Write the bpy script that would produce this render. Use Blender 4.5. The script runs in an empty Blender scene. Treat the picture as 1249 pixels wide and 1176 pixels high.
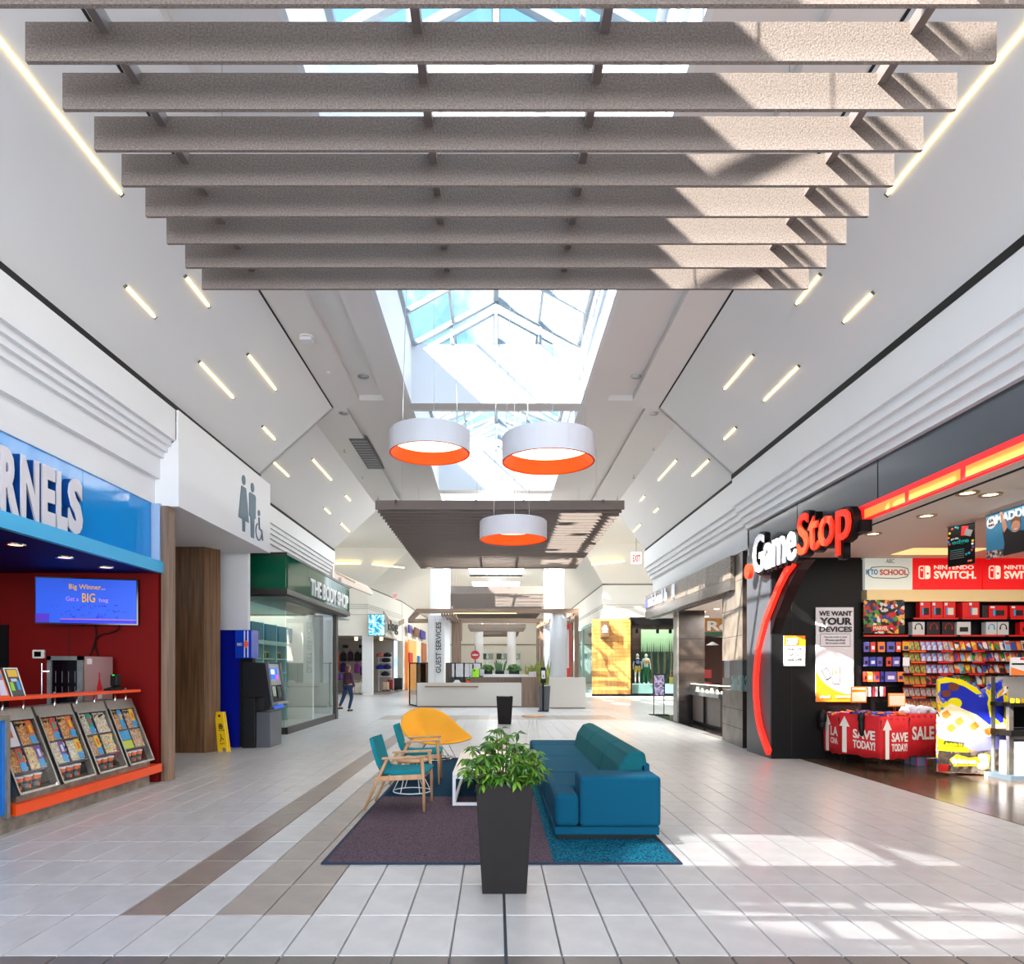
import bpy, bmesh, math, random
from math import sin, cos, pi, radians, sqrt, atan2
from mathutils import Vector, Matrix
random.seed(7)
SC = bpy.context.scene
COL = SC.collection
# ------------------------------------------------------------------ camera
F = 840.0; VX = 605.0; VY = 815.0; CH = 1.56      # focal length and vanishing point in px, eye height in m
cam_d = bpy.data.cameras.new('camera'); cam = bpy.data.objects.new('camera', cam_d); COL.objects.link(cam)
cam.location = (0, 0, CH); cam.rotation_euler = (pi/2, 0, 0)
cam_d.sensor_fit = 'HORIZONTAL'; cam_d.sensor_width = 36; cam_d.lens = F/1249*36
cam_d.shift_x = (624.5-VX)/1249; cam_d.shift_y = (VY-588)/1249
cam_d.clip_start = .05; cam_d.clip_end = 400
SC.camera = cam
# ------------------------------------------------------------------ world
w = bpy.data.worlds.new('sky'); SC.world = w; w.use_nodes = True
nt = w.node_tree; nt.nodes.clear()
out = nt.nodes.new('ShaderNodeOutputWorld'); bg = nt.nodes.new('ShaderNodeBackground')
tc = nt.nodes.new('ShaderNodeTexCoord'); nz = nt.nodes.new('ShaderNodeTexNoise'); cr = nt.nodes.new('ShaderNodeValToRGB')
nz.inputs['Scale'].default_value = 5.0; nz.inputs['Detail'].default_value = 6; nz.inputs['Roughness'].default_value = .6
cr.color_ramp.elements[0].position = .48; cr.color_ramp.elements[0].color = (.24, .50, .84, 1)
cr.color_ramp.elements[1].position = .62; cr.color_ramp.elements[1].color = (1.05, 1.10, 1.14, 1)
nt.links.new(tc.outputs['Generated'], nz.inputs['Vector']); nt.links.new(nz.outputs['Fac'], cr.inputs['Fac'])
nt.links.new(cr.outputs['Color'], bg.inputs['Color']); bg.inputs['Strength'].default_value = 1.5
nt.links.new(bg.outputs[0], out.inputs[0])
# ------------------------------------------------------------------ sun and large lights
def lamp(name, kind, loc, energy, color=(1,1,1), target=None, **kw):
    d = bpy.data.lights.new(name, kind); d.energy = energy; d.color = color
    for k, v in kw.items(): setattr(d, k, v)
    o = bpy.data.objects.new(name, d); COL.objects.link(o); o.location = loc
    if target is not None:
        o.rotation_euler = (Vector(target)-Vector(loc)).to_track_quat('-Z', 'Y').to_euler()
    return o
SUN = Vector((1.08, .62, -1)).normalized()
lamp('sun', 'SUN', (-20, -10, 30), 22.0, (1, .93, .84), target=Vector((-20, -10, 30))+SUN, angle=.010)
# two spots added above the skylights for the floor and pine wall sun patches
B1 = Vector((.36, -.235, -1)); t1 = Vector((2.35, 5.2, 0)); p1 = t1-B1*30
lamp('sun_patch_spot', 'SPOT', p1, 42000, (1, .95, .88), target=t1, spot_size=radians(4.6), spot_blend=.05, shadow_soft_size=.10)
B2 = Vector((.45, .75, -1)); t2 = Vector((6.6, 38.5, 2.2)); p2 = t2-B2*30
lamp('sun_patch_spot', 'SPOT', p2, 150000, (1, .93, .82), target=t2, spot_size=radians(9.5), spot_blend=.05, shadow_soft_size=.12)
def area(name, loc, sx, sy, energy, color=(1,1,1), target=None):
    return lamp(name, 'AREA', loc, energy, color, target=target or (loc[0], loc[1], loc[2]-1), shape='RECTANGLE', size=sx, size_y=sy)
area('entrance_fill', (0, -8.0, 3.0), 8.6, 4.6, 1350, (.93, .96, 1), target=(0, 6, 2.2))  # unseen fill lamp added behind the camera to brighten the hall
area('store_ceiling_light', (8.0, 8.6, 3.40), 4.5, 4.5, 145, (1, .93, .82))
area('snack_bar_light', (-6.6, 7.6, 2.82), 2.0, 2.5, 9, (1, .9, .8))
area('cosmetics_store_light', (-7.0, 19.2, 3.15), 2.6, 4.0, 60, (1, .95, .88))
area('jewellery_store_light', (7.6, 18.0, 3.10), 3.0, 4.5, 700, (1, .94, .85))
area('bag_store_light', (-9.5, 43.5, 3.5), 5.0, 3.0, 480, (1, .95, .9))
area('clothes_window_light', (10.5, 41.0, 4.2), 5.0, 2.0, 200, (1, .97, .9))
area('crossing_fill', (0, 31, 11.5), 12, 12, 2400, (1, .99, .97))  # area lamp added above the crossing skylight to boost its daylight
area('far_hall_fill', (0, 57, 9.6), 6, 24, 3500, (1, .99, .97))  # fill lamp added over the far hall ceiling to brighten it
for y in (-5, 0, 6.7, 12.9):
    for s in (-1, 1): lamp('cove_fill', 'SPOT', (s*2.27, y, 6.50), 28, (1, .95, .88), target=(s*2.6, y, 0), spot_size=radians(150), spot_blend=.8, shadow_soft_size=.06)  # fill spots added in the ceiling troughs to lift the general brightness
for p in ((0, 48, 7.4), (0, 58, 7.4), (0, 69, 7.4), (-9.5, 33, 7.4), (9.5, 31, 7.4), (0, 20.5, 6.2)):
    lamp('hall_fill', 'POINT', p, 260, (1, .97, .92), shadow_soft_size=.08)  # point lamps without fittings, added to brighten far hall and crossing
SC.view_settings.view_transform = 'Standard'; SC.view_settings.look = 'None'
SC.view_settings.exposure = 0.42; SC.view_settings.gamma = 1.0; SC.view_settings.use_curve_mapping = False
SC.render.engine = 'CYCLES'
try:
    SC.cycles.use_denoising = True; SC.cycles.max_bounces = 10; SC.cycles.diffuse_bounces = 5
    SC.cycles.glossy_bounces = 4; SC.cycles.transparent_max_bounces = 16; SC.cycles.sample_clamp_indirect = 6
    SC.cycles.caustics_reflective = False; SC.cycles.caustics_refractive = False
except Exception: pass
# ------------------------------------------------------------------ measuring helpers (photo px -> metres)
def D(y): return F*CH/(y-VY)
def PX(x, d): return (x-VX)*d/F
def PZ(y, d): return CH+(VY-y)*d/F
# ------------------------------------------------------------------ materials
def lin(c):
    return tuple(((v/255)/12.92 if v/255 <= .04045 else ((v/255+.055)/1.055)**2.4) for v in c)+(1,)
MATS = {}
def mat(name, c, rough=.5, metal=0, emit=0, ecol=None, noise=0, nscale=20, c2=None, bump=0, bscale=60, coat=0, spec=.5, stretch=None, vary=0, kind='noise'):
    if name in MATS: return MATS[name]
    m = bpy.data.materials.new(name); m.use_nodes = True; n = m.node_tree; b = n.nodes['Principled BSDF']
    b.inputs['Base Color'].default_value = lin(c); b.inputs['Roughness'].default_value = rough; b.inputs['Metallic'].default_value = metal
    b.inputs['Specular IOR Level'].default_value = spec; b.inputs['Coat Weight'].default_value = coat
    if emit:
        b.inputs['Emission Color'].default_value = lin(ecol or c); b.inputs['Emission Strength'].default_value = emit
    t = n.nodes.new('ShaderNodeTexCoord'); src = t.outputs['Object']
    if stretch:
        mp = n.nodes.new('ShaderNodeMapping'); mp.inputs['Scale'].default_value = stretch; n.links.new(src, mp.inputs['Vector']); src = mp.outputs[0]
    col = None
    if c2 or noise:
        if kind == 'voronoi':
            z = n.nodes.new('ShaderNodeTexVoronoi'); z.inputs['Scale'].default_value = nscale; f = z.outputs['Color']
            sp = n.nodes.new('ShaderNodeSeparateColor'); n.links.new(f, sp.inputs[0]); f = sp.outputs[0]
        else:
            z = n.nodes.new('ShaderNodeTexNoise'); z.inputs['Scale'].default_value = nscale; z.inputs['Detail'].default_value = 5; f = z.outputs['Fac']
        n.links.new(src, z.inputs['Vector'])
        r = n.nodes.new('ShaderNodeValToRGB'); n.links.new(f, r.inputs['Fac'])
        if c2 is None:
            k = 1-noise; c2 = tuple(v*k for v in c)
        lo, hi = (.15, .85) if kind == 'voronoi' else (.35, .65)
        r.color_ramp.elements[0].position = lo; r.color_ramp.elements[0].color = lin(c2)
        r.color_ramp.elements[1].position = hi; r.color_ramp.elements[1].color = lin(c)
        col = r.outputs[0]
    if vary:
        oi = n.nodes.new('ShaderNodeObjectInfo'); ge = n.nodes.new('ShaderNodeNewGeometry')
        ad = n.nodes.new('ShaderNodeMath'); ad.operation = 'ADD'; n.links.new(oi.outputs['Random'], ad.inputs[0]); n.links.new(ge.outputs['Random Per Island'], ad.inputs[1])
        fr = n.nodes.new('ShaderNodeMath'); fr.operation = 'FRACT'; n.links.new(ad.outputs[0], fr.inputs[0])
        mr = n.nodes.new('ShaderNodeMapRange'); mr.inputs['To Min'].default_value = 1-vary; mr.inputs['To Max'].default_value = 1+vary
        n.links.new(fr.outputs[0], mr.inputs['Value'])
        hs = n.nodes.new('ShaderNodeHueSaturation'); n.links.new(mr.outputs[0], hs.inputs['Value'])
        if col: n.links.new(col, hs.inputs['Color'])
        else: hs.inputs['Color'].default_value = lin(c)
        col = hs.outputs[0]
    if col: n.links.new(col, b.inputs['Base Color'])
    if bump:
        z2 = n.nodes.new('ShaderNodeTexNoise'); z2.inputs['Scale'].default_value = bscale; z2.inputs['Detail'].default_value = 4; n.links.new(src, z2.inputs['Vector'])
        bp = n.nodes.new('ShaderNodeBump'); bp.inputs['Strength'].default_value = bump; bp.inputs['Distance'].default_value = .01
        n.links.new(z2.outputs['Fac'], bp.inputs['Height']); n.links.new(bp.outputs[0], b.inputs['Normal'])
    MATS[name] = m; return m
def wood(name, c, c2, axis='z', rough=.45, s=1):
    st = {'z': (14*s, 14*s, .6), 'x': (.6, 14*s, 14*s), 'y': (14*s, .6, 14*s)}[axis]
    return mat(name, c, rough, c2=c2, nscale=1.6, stretch=st)
def glass(name, tint=(235, 245, 245), refl=1.0):
    m = bpy.data.materials.new(name); m.use_nodes = True; n = m.node_tree; n.nodes.clear()
    o = n.nodes.new('ShaderNodeOutputMaterial'); mx = n.nodes.new('ShaderNodeMixShader'); tr = n.nodes.new('ShaderNodeBsdfTransparent')
    gl = n.nodes.new('ShaderNodeBsdfGlossy'); gl.inputs['Roughness'].default_value = .0; tr.inputs['Color'].default_value = lin(tint)
    fr = n.nodes.new('ShaderNodeFresnel'); fr.inputs['IOR'].default_value = 1.5
    mu = n.nodes.new('ShaderNodeMath'); mu.operation = 'MULTIPLY'; mu.inputs[1].default_value = refl; n.links.new(fr.outputs[0], mu.inputs[0])
    ge = n.nodes.new('ShaderNodeNewGeometry'); sb = n.nodes.new('ShaderNodeMath'); sb.operation = 'SUBTRACT'; sb.inputs[0].default_value = 1; n.links.new(ge.outputs['Backfacing'], sb.inputs[1])
    m2 = n.nodes.new('ShaderNodeMath'); m2.operation = 'MULTIPLY'; n.links.new(mu.outputs[0], m2.inputs[0]); n.links.new(sb.outputs[0], m2.inputs[1]); mu = m2
    n.links.new(mu.outputs[0], mx.inputs[0]); n.links.new(tr.outputs[0], mx.inputs[1]); n.links.new(gl.outputs[0], mx.inputs[2]); n.links.new(mx.outputs[0], o.inputs[0])
    MATS[name] = m; return m
def art(name, cols, scale=6, seed=0, rough=.4, soft=False, emit=0, dist=0.0, perobj=False):
    """many-coloured printed picture: patches of flat colour"""
    m = bpy.data.materials.new(name); m.use_nodes = True; n = m.node_tree; b = n.nodes['Principled BSDF']; b.inputs['Roughness'].default_value = rough
    t = n.nodes.new('ShaderNodeTexCoord'); mp = n.nodes.new('ShaderNodeMapping'); mp.inputs['Location'].default_value = (seed*3.1, seed*1.7, seed*.9)
    n.links.new(t.outputs['Object'], mp.inputs['Vector']); v = mp.outputs[0]
    if perobj:
        oi = n.nodes.new('ShaderNodeObjectInfo'); mu = n.nodes.new('ShaderNodeVectorMath'); mu.operation = 'ADD'
        sc = n.nodes.new('ShaderNodeMath'); sc.operation = 'MULTIPLY'; sc.inputs[1].default_value = 60; n.links.new(oi.outputs['Random'], sc.inputs[0])
        n.links.new(v, mu.inputs[0]); n.links.new(sc.outputs[0], mu.inputs[1]); v = mu.outputs[0]
    if soft: z = n.nodes.new('ShaderNodeTexNoise'); z.inputs['Detail'].default_value = 3; z.inputs['Distortion'].default_value = dist; f = z.outputs['Fac']
    else:
        z = n.nodes.new('ShaderNodeTexVoronoi'); sp = n.nodes.new('ShaderNodeSeparateColor'); n.links.new(z.outputs['Color'], sp.inputs[0]); f = sp.outputs[0]
    z.inputs['Scale'].default_value = scale; n.links.new(v, z.inputs['Vector'])
    r = n.nodes.new('ShaderNodeValToRGB'); r.color_ramp.interpolation = 'LINEAR' if soft and not dist else 'CONSTANT'
    els = r.color_ramp.elements; k = len(cols); lo, hi = (.3, .7) if soft else (0, 1)
    for i, c in enumerate(cols):
        p = lo+(hi-lo)*i/k
        e = els[i] if i < 2 else els.new(p)
        e.position = p; e.color = lin(c)
    for i, c in enumerate(cols): els[i].position = lo+(hi-lo)*i/k; els[i].color = lin(c)
    n.links.new(f, r.inputs['Fac']); n.links.new(r.outputs[0], b.inputs['Base Color'])
    if emit: n.links.new(r.outputs[0], b.inputs['Emission Color']); b.inputs['Emission Strength'].default_value = emit
    MATS[name] = m; return m
# ------------------------------------------------------------------ mesh building
W = {}     # world position of every parent made here
class MB:
    def __init__(s): s.v = []; s.f = []; s.m = []; s.k = 0
    def add(s, vs, fs):
        o = len(s.v); s.v += [tuple(p) for p in vs]; s.f += [tuple(i+o for i in f) for f in fs]; s.m += [s.k]*len(fs); return s
    def mi(s, k): s.k = k; return s
    def hexa(s, p): return s.add(p, [(0,3,2,1),(4,5,6,7),(0,1,5,4),(1,2,6,5),(2,3,7,6),(3,0,4,7)])
    def box(s, x0, y0, z0, x1, y1, z1):
        x0, x1 = min(x0,x1), max(x0,x1); y0, y1 = min(y0,y1), max(y0,y1); z0, z1 = min(z0,z1), max(z0,z1)
        return s.hexa([(x0,y0,z0),(x1,y0,z0),(x1,y1,z0),(x0,y1,z0),(x0,y0,z1),(x1,y0,z1),(x1,y1,z1),(x0,y1,z1)])
    def cbox(s, c, d): return s.box(c[0]-d[0]/2, c[1]-d[1]/2, c[2]-d[2]/2, c[0]+d[0]/2, c[1]+d[1]/2, c[2]+d[2]/2)
    def prism(s, pts, a, b, axis='y'):
        fn = {'x': lambda u, w, t: (t, u, w), 'y': lambda u, w, t: (u, t, w), 'z': lambda u, w, t: (u, w, t)}[axis]
        n = len(pts); vs = [fn(u, w, a) for u, w in pts]+[fn(u, w, b) for u, w in pts]
        return s.add(vs, [tuple(range(n)), tuple(range(2*n-1, n-1, -1))]+[(i, n+i, n+(i+1) % n, (i+1) % n) for i in range(n)])
    def bar(s, p, q, wd, ht, up=(0, 0, 1)):
        p = Vector(p); q = Vector(q); d = (q-p).normalized(); u = Vector(up)
        sd = d.cross(u)
        if sd.length < 1e-4: sd = d.cross(Vector((1, 0, 0)))
        sd.normalize(); u = sd.cross(d); a = sd*wd/2; b = u*ht/2
        return s.hexa([p-a-b, p+a-b, q+a-b, q-a-b, p-a+b, p+a+b, q+a+b, q-a+b])
    def tube(s, pts, r, n=8, closed=False, r2=None):
        pts = [Vector(p) for p in pts]; N = len(pts); vs = []; ref = None
        for i, p in enumerate(pts):
            if closed: t = pts[(i+1) % N]-pts[i-1]
            else: t = pts[min(i+1, N-1)]-pts[max(i-1, 0)]
            t.normalize()
            if ref is None: ref = t.orthogonal().normalized()
            ref = (ref-t*ref.dot(t))
            ref = ref.normalized() if ref.length > 1e-5 else t.orthogonal().normalized()
            b = t.cross(ref); rr = r if r2 is None else r+(r2-r)*i/max(N-1, 1)
            vs += [p+(ref*cos(2*pi*k/n)+b*sin(2*pi*k/n))*rr for k in range(n)]
        fs = []
        for i in range(N if closed else N-1):
            j = (i+1) % N
            fs += [(i*n+k, i*n+(k+1) % n, j*n+(k+1) % n, j*n+k) for k in range(n)]
        if not closed: fs += [tuple(range(n-1, -1, -1)), tuple(range((N-1)*n, N*n))]
        return s.add(vs, fs)
    def lathe(s, cx, cy, prof, n=24, cap=True):
        vs = []
        for r, z in prof: vs += [(cx+r*cos(2*pi*k/n), cy+r*sin(2*pi*k/n), z) for k in range(n)]
        fs = []
        for i in range(len(prof)-1): fs += [(i*n+k, i*n+(k+1) % n, (i+1)*n+(k+1) % n, (i+1)*n+k) for k in range(n)]
        if cap: fs += [tuple(range(n-1, -1, -1)), tuple(range((len(prof)-1)*n, len(prof)*n))]
        return s.add(vs, fs)
    def cyl(s, cx, cy, z0, z1, r, n=16, r2=None): return s.lathe(cx, cy, [(r, z0), (r if r2 is None else r2, z1)], n)
    def ball(s, c, r, n=8, m=6):
        if not hasattr(r, '__len__'): r = (r, r, r)
        vs = [(c[0], c[1], c[2]-r[2])]
        for i in range(1, m):
            a = -pi/2+pi*i/m
            vs += [(c[0]+r[0]*cos(a)*cos(2*pi*k/n), c[1]+r[1]*cos(a)*sin(2*pi*k/n), c[2]+r[2]*sin(a)) for k in range(n)]
        vs.append((c[0], c[1], c[2]+r[2])); L = len(vs)-1; fs = [(0, 1+(k+1) % n, 1+k) for k in range(n)]
        for i in range(m-2): fs += [(1+i*n+k, 1+i*n+(k+1) % n, 1+(i+1)*n+(k+1) % n, 1+(i+1)*n+k) for k in range(n)]
        fs += [(L, 1+(m-2)*n+k, 1+(m-2)*n+(k+1) % n) for k in range(n)]
        return s.add(vs, fs)
    def build(s, name, mt, parent=None, smooth=False, bevel=0, seg=2, label=None, cat=None, group=None, kind=None, sub=0):
        me = bpy.data.meshes.new(name); off = W.get(parent.name, Vector((0, 0, 0))) if parent else Vector((0, 0, 0))
        top = parent is None
        if top:      # origin at the middle of its base
            xs = [p[0] for p in s.v]; ys = [p[1] for p in s.v]; zs = [p[2] for p in s.v]
            off = Vector(((min(xs)+max(xs))/2, (min(ys)+max(ys))/2, min(zs)))
        me.from_pydata([tuple(Vector(p)-off) for p in s.v], [], s.f)
        for x in (mt if isinstance(mt, (list, tuple)) else [mt]): me.materials.append(x)
        for i, p in enumerate(me.polygons):
            p.material_index = s.m[i]
            if smooth: p.use_smooth = True
        bm = bmesh.new(); bm.from_mesh(me); bmesh.ops.recalc_face_normals(bm, faces=bm.faces); bm.to_mesh(me); bm.free(); me.update()
        o = bpy.data.objects.new(name, me); COL.objects.link(o)
        if top: o.location = off; W[o.name] = off
        else: o.parent = parent; W[o.name] = W.get(parent.name, Vector((0, 0, 0)))
        if bevel:
            b = o.modifiers.new('bevel', 'BEVEL'); b.width = bevel; b.segments = seg; b.limit_method = 'ANGLE'; b.angle_limit = radians(40)
        if sub: sb = o.modifiers.new('sub', 'SUBSURF'); sb.levels = sub; sb.render_levels = sub
        tag(o, label, cat, group, kind); return o
def tag(o, label=None, cat=None, group=None, kind=None):
    if label: o['label'] = label
    if cat: o['category'] = cat
    if group: o['group'] = group
    if kind: o['kind'] = kind
    return o
def thing(name, label, cat, loc=(0, 0, 0), group=None, kind=None):
    o = bpy.data.objects.new(name, None); COL.objects.link(o); o.location = loc; o.empty_display_size = .1
    W[o.name] = Vector(loc); return tag(o, label, cat, group, kind)
def inst(name, me, loc, parent=None, rot=None, scale=None):
    o = bpy.data.objects.new(name, me); COL.objects.link(o)
    if parent: o.parent = parent; loc = Vector(loc)-W.get(parent.name, Vector((0, 0, 0)))
    o.location = loc
    if rot: o.rotation_euler = rot
    if scale: o.scale = scale
    return o
def copy_tree(o, loc=None, rotz=None, label=None, parent=None):
    c = o.copy(); COL.objects.link(c)
    if parent: c.parent = parent
    if loc is not None: c.location = loc; W[c.name] = Vector(loc)
    if rotz is not None: c.rotation_euler = (0, 0, rotz)
    if label: c['label'] = label
    for ch in [x for x in CH_OF(o)]: copy_tree(ch, parent=c)
    return c
def CH_OF(o): return list(o.children)
def struct(b, name, mt, parent=None, **kw): return b.build(name, mt, parent, kind='structure' if parent is None else None, **kw)
def text(s, mt, parent, org, xd, yd, width=None, height=None, depth=.01, bold=0, name='lettering', align='L', shear=0):
    """lettering standing on a surface; org = lower left corner, xd / yd = reading and up directions"""
    c = bpy.data.curves.new('t', 'FONT'); c.body = s; c.size = 1; c.extrude = .02; c.offset = bold; c.shear = shear; c.resolution_u = 3
    to = bpy.data.objects.new('t', c); me = bpy.data.meshes.new_from_object(to)
    bpy.data.objects.remove(to); bpy.data.curves.remove(c)
    xs = [v.co.x for v in me.vertices]; ys = [v.co.y for v in me.vertices]
    x0, x1, y0, y1 = min(xs), max(xs), min(ys), max(ys)
    if height is None: height = width/(x1-x0)*(y1-y0)
    if width is None: width = height/(y1-y0)*(x1-x0)
    X = Vector(xd).normalized(); Y = Vector(yd).normalized(); N = X.cross(Y); O = Vector(org)
    if align == 'C': O = O-X*width/2
    off = W.get(parent.name, Vector((0, 0, 0))) if parent else Vector((0, 0, 0))
    for v in me.vertices:
        v.co = O+X*((v.co.x-x0)/(x1-x0)*width)+Y*((v.co.y-y0)/(y1-y0)*height)+N*((v.co.z/.02+1)*.5*depth)-off
    me.materials.clear(); me.materials.append(mt); me.name = name
    o = bpy.data.objects.new(name, me); COL.objects.link(o)
    if parent: o.parent = parent; W[o.name] = off
    return o
# ------------------------------------------------------------------ shared materials
WHITE = mat('white_paint', (226, 227, 228), .55, bump=.02, bscale=300)
CEIL = mat('ceiling_paint', (224, 222, 220), .6)
SLOPE = mat('sloped_ceiling_paint', (218, 218, 218), .6)
CREAM = mat('cream_paint', (232, 229, 220), .6)
WELL = mat('skylight_well_paint', (226, 229, 232), .6)
DARKGAP = mat('dark_gap', (16, 16, 17), .8)
BLACK = mat('black_panel', (10, 9, 10), .5, spec=.25)
BLACKG = mat('black_gloss', (12, 12, 13), .12)
CHAR = mat('charcoal_panel', (62, 66, 74), .35)
GREYM = mat('brushed_steel', (170, 168, 162), .32, .85, noise=.15, nscale=8, stretch=(1, 20, 1))
CHROME = mat('chrome', (205, 205, 208), .15, 1)
FELT = mat('felt_baffle', (140, 128, 120), .95, noise=.22, nscale=90, bump=.5, bscale=110, spec=.1)
OAK = wood('light_walnut_z', (142, 116, 96), (112, 88, 70))
OAKX = wood('light_walnut_x', (156, 130, 108), (124, 100, 80), 'x')
DWOOD = wood('dark_walnut_z', (128, 94, 62), (88, 62, 38))
CHAIRW = wood('chair_beech', (196, 156, 118), (172, 130, 92), s=.6)
PLYW = wood('pine_boards', (206, 150, 80), (178, 120, 54), 'z', s=.5)
GLASS = glass('store_glass', (238, 244, 243), 1.2)
CASEG = glass('case_glass', (250, 250, 250), .6)
SKYG = glass('skylight_glass', (250, 253, 255), .5)
RED = mat('red_wall_paint', (112, 3, 2), .6, spec=.2)
ORANGE = mat('orange_laminate', (240, 78, 14), .4)
BLUE = mat('bright_blue_gloss', (0, 146, 226), .06)
LBLUE = mat('light_blue_laminate', (60, 180, 232), .4)
NAVY = mat('navy_paint', (4, 10, 90), .6, spec=.2)
GOFF = mat('off_white_laminate', (214, 210, 202), .45)
TXTK = mat('black_ink', (14, 14, 16), .6); TXTW = mat('white_letter', (240, 240, 240), .4); TXTR = mat('red_ink', (205, 20, 20), .5)
LED = mat('led_strip', (255, 232, 170), .5, emit=3.4, ecol=(255, 226, 150))
WARM = mat('lamp_glow', (255, 240, 214), .5, emit=2.2, ecol=(255, 236, 205))
RAILM = mat('rail_paint', (112, 100, 96), .5)
FRAME = mat('skylight_frame_paint', (150, 160, 168), .4)
DKFR = mat('dark_bronze_frame', (58, 53, 49), .4, .3)
def lit(name, c, s, e=None): return mat(name, c, .5, emit=s, ecol=e or c)

# ------------------------------------------------------------------ floor with single tiles
GROUT = mat('grout', (128, 124, 120), .9)
TW = mat('tile_white', (194, 193, 193), .30, noise=.06, nscale=5, vary=.035)
TB = mat('tile_taupe', (158, 148, 139), .30, noise=.08, nscale=5, vary=.05)
TK = mat('tile_brown', (140, 126, 116), .30, noise=.08, nscale=5, vary=.05)
TD = mat('tile_dark', (112, 106, 102), .30, noise=.08, nscale=5, vary=.05)
fl = struct(MB().box(-14, -9, -.12, 14, 92, -.012), 'floor', GROUT)
Y0, SY, X0, SX = 3.735, .613, .054, .304
def tile_kind(k, j):
    if j == -1: return 3
    y = Y0+SY*j
    if 20.6 < y < 22.4 and -12 <= k <= 11: return 1
    if 1 <= j and y < 21: return {-8: 2, -6: 1, -5: 1}.get(k, 0)
    return 0
tme = []
for m in (TW, TB, TK, TD):
    b = MB(); g = .003; e = .004
    b.hexa([(g,g,-.014),(SX-g,g,-.014),(SX-g,SY-g,-.014),(g,SY-g,-.014),(g+e,g+e,0),(SX-g-e,g+e,0),(SX-g-e,SY-g-e,0),(g+e,SY-g-e,0)])
    me = bpy.data.meshes.new('tile'); me.from_pydata(b.v, [], b.f); me.materials.append(m); tme.append(me)
def tile_ok(x, y):
    if y < 5.6: return -4.9 < x < 5.0
    if y < 9.4: return -5.0 < x < 5.0
    if y < 12.0: return -7.4 < x < 5.0
    if y < 16.2: return -6.6 < x < 4.9
    if y < 22.4: return -5.2 < x < 5.15
    if y < 40: return -9.4 < x < 9.4
    return -6.6 < x < 6.2
cands = []; rest = MB()
for j in range(-10, 135):
    y = Y0+SY*j
    for k in range(-32, 32):
        x = X0+SX*k
        if not tile_ok(x, y): continue
        vis = j >= -1 and (x+SX)*F/(y+SY)+VX > -5 and x*F/(y+SY)+VX < 1254
        if vis and len(cands) < 298: cands.append((k, j))
        else:
            if y > 70: continue
            rest.mi(tile_kind(k, j)); g = .003
            rest.add([(x+g,y+g,0),(x+SX-g,y+g,0),(x+SX-g,y+SY-g,0),(x+g,y+SY-g,0),(x,y,-.013),(x+SX,y,-.013),(x+SX,y+SY,-.013),(x,y+SY,-.013)], [(0,1,2,3),(0,4,5,1),(1,5,6,2),(2,6,7,3),(3,7,4,0)])
for k, j in cands: inst('tile', tme[tile_kind(k, j)], (X0+SX*k, Y0+SY*j, 0), fl)
rest.build('tile_field', [TW, TB, TK, TD], fl, kind='stuff')
MB().box(X0-.009, 2.5, -.01, X0+.009, 5.4, .0015).build('expansion_joint', mat('joint_metal', (84, 92, 104), .4, .6), fl)
# store floors: planks
PLK = wood('floor_plank', (112, 92, 76), (84, 66, 52), 'y', .2); PLK2 = mat('dark_stone_floor', (58, 48, 42), .12, noise=.2, nscale=6)
b = MB()
for i in range(40):
    for q in range(3):
        b.box(5.23+.19*i, 5.0+2.35*q+(i % 2)*.6, -.02, 5.23+.19*i+.186, 5.0+2.35*q+2.344+(i % 2)*.6, 0)
b.build('floor_planks', PLK, fl, kind='stuff')
MB().box(5.16, 15.0, -.02, 12, 23.0, 0).build('shop_floor', PLK2, fl)
MB().box(5.8, 16.2, 0, 12, 22.0, .006).build('carpet', mat('mauve_carpet', (150, 134, 136), .95), fl)
MB().box(-12, 16.3, -.02, -5.10, 22.6, 0).build('shop_floor', mat('pale_shop_floor', (190, 186, 178), .3), fl)

# ------------------------------------------------------------------ roof and ceilings
ZC = 6.45; XS = 1.56; ZE = 7.53; ZR = 8.36
ROOF = mat('roof_membrane', (150, 150, 150), .9)
r = MB()
for s in (-1, 1): r.box(s*(XS+.06), -9, 7.33, s*14, 21.1, 7.45)
for y0, y1 in ((.25, .55), (6.5, 6.9), (12.7, 13.1), (18.9, 19.3)): r.box(-XS-.06, y0+.06, 7.33, XS+.06, y1-.06, 7.45)
r.box(-14, -9, 7.33, 14, -5.9, 7.45)
r.box(-14, -9.1, -.1, -13.9, 92, 9.6).box(13.9, -9.1, -.1, 14, 92, 9.6)
struct(r, 'roof', ROOF)
WELLS = [(-5.9, .25), (.55, 6.5), (6.9, 12.7), (13.1, 18.9), (19.3, 21.1)]
c = MB()       # flat ceiling strips on both sides of the skylight wells with a recessed trough
for s in (-1, 1):
    c.box(s*(XS+.03), -9, ZC, s*2.04, 12.98, ZC+.17).box(s*2.50, -9, ZC, s*3.06, 12.98, ZC+.17).box(s*2.04, -9, ZC+.10, s*2.50, 12.58, ZC+.16).box(s*2.04, 12.58, ZC, s*2.50, 12.98, ZC+.17)
    c.box(s*(XS+.03), 12.98, ZC, s*2.7, 21.1, ZC+.17).box(s*2.7, 12.98, ZC+.07, s*2.82, 21.1, ZC+.16).box(s*2.82, 12.98, ZC, s*3.62, 21.1, ZC+.17)
ys = [-9]+[v for wv in WELLS for v in wv]
for y0, y1 in zip(ys[0::2], ys[1::2]):
    c.box(-XS-.03, y0+(.03 if y0 > -8 else 0), ZC, XS+.03, y1-.03, ZC+.05)
ceil = struct(c, 'ceiling', CEIL)
sl = MB()
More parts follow.
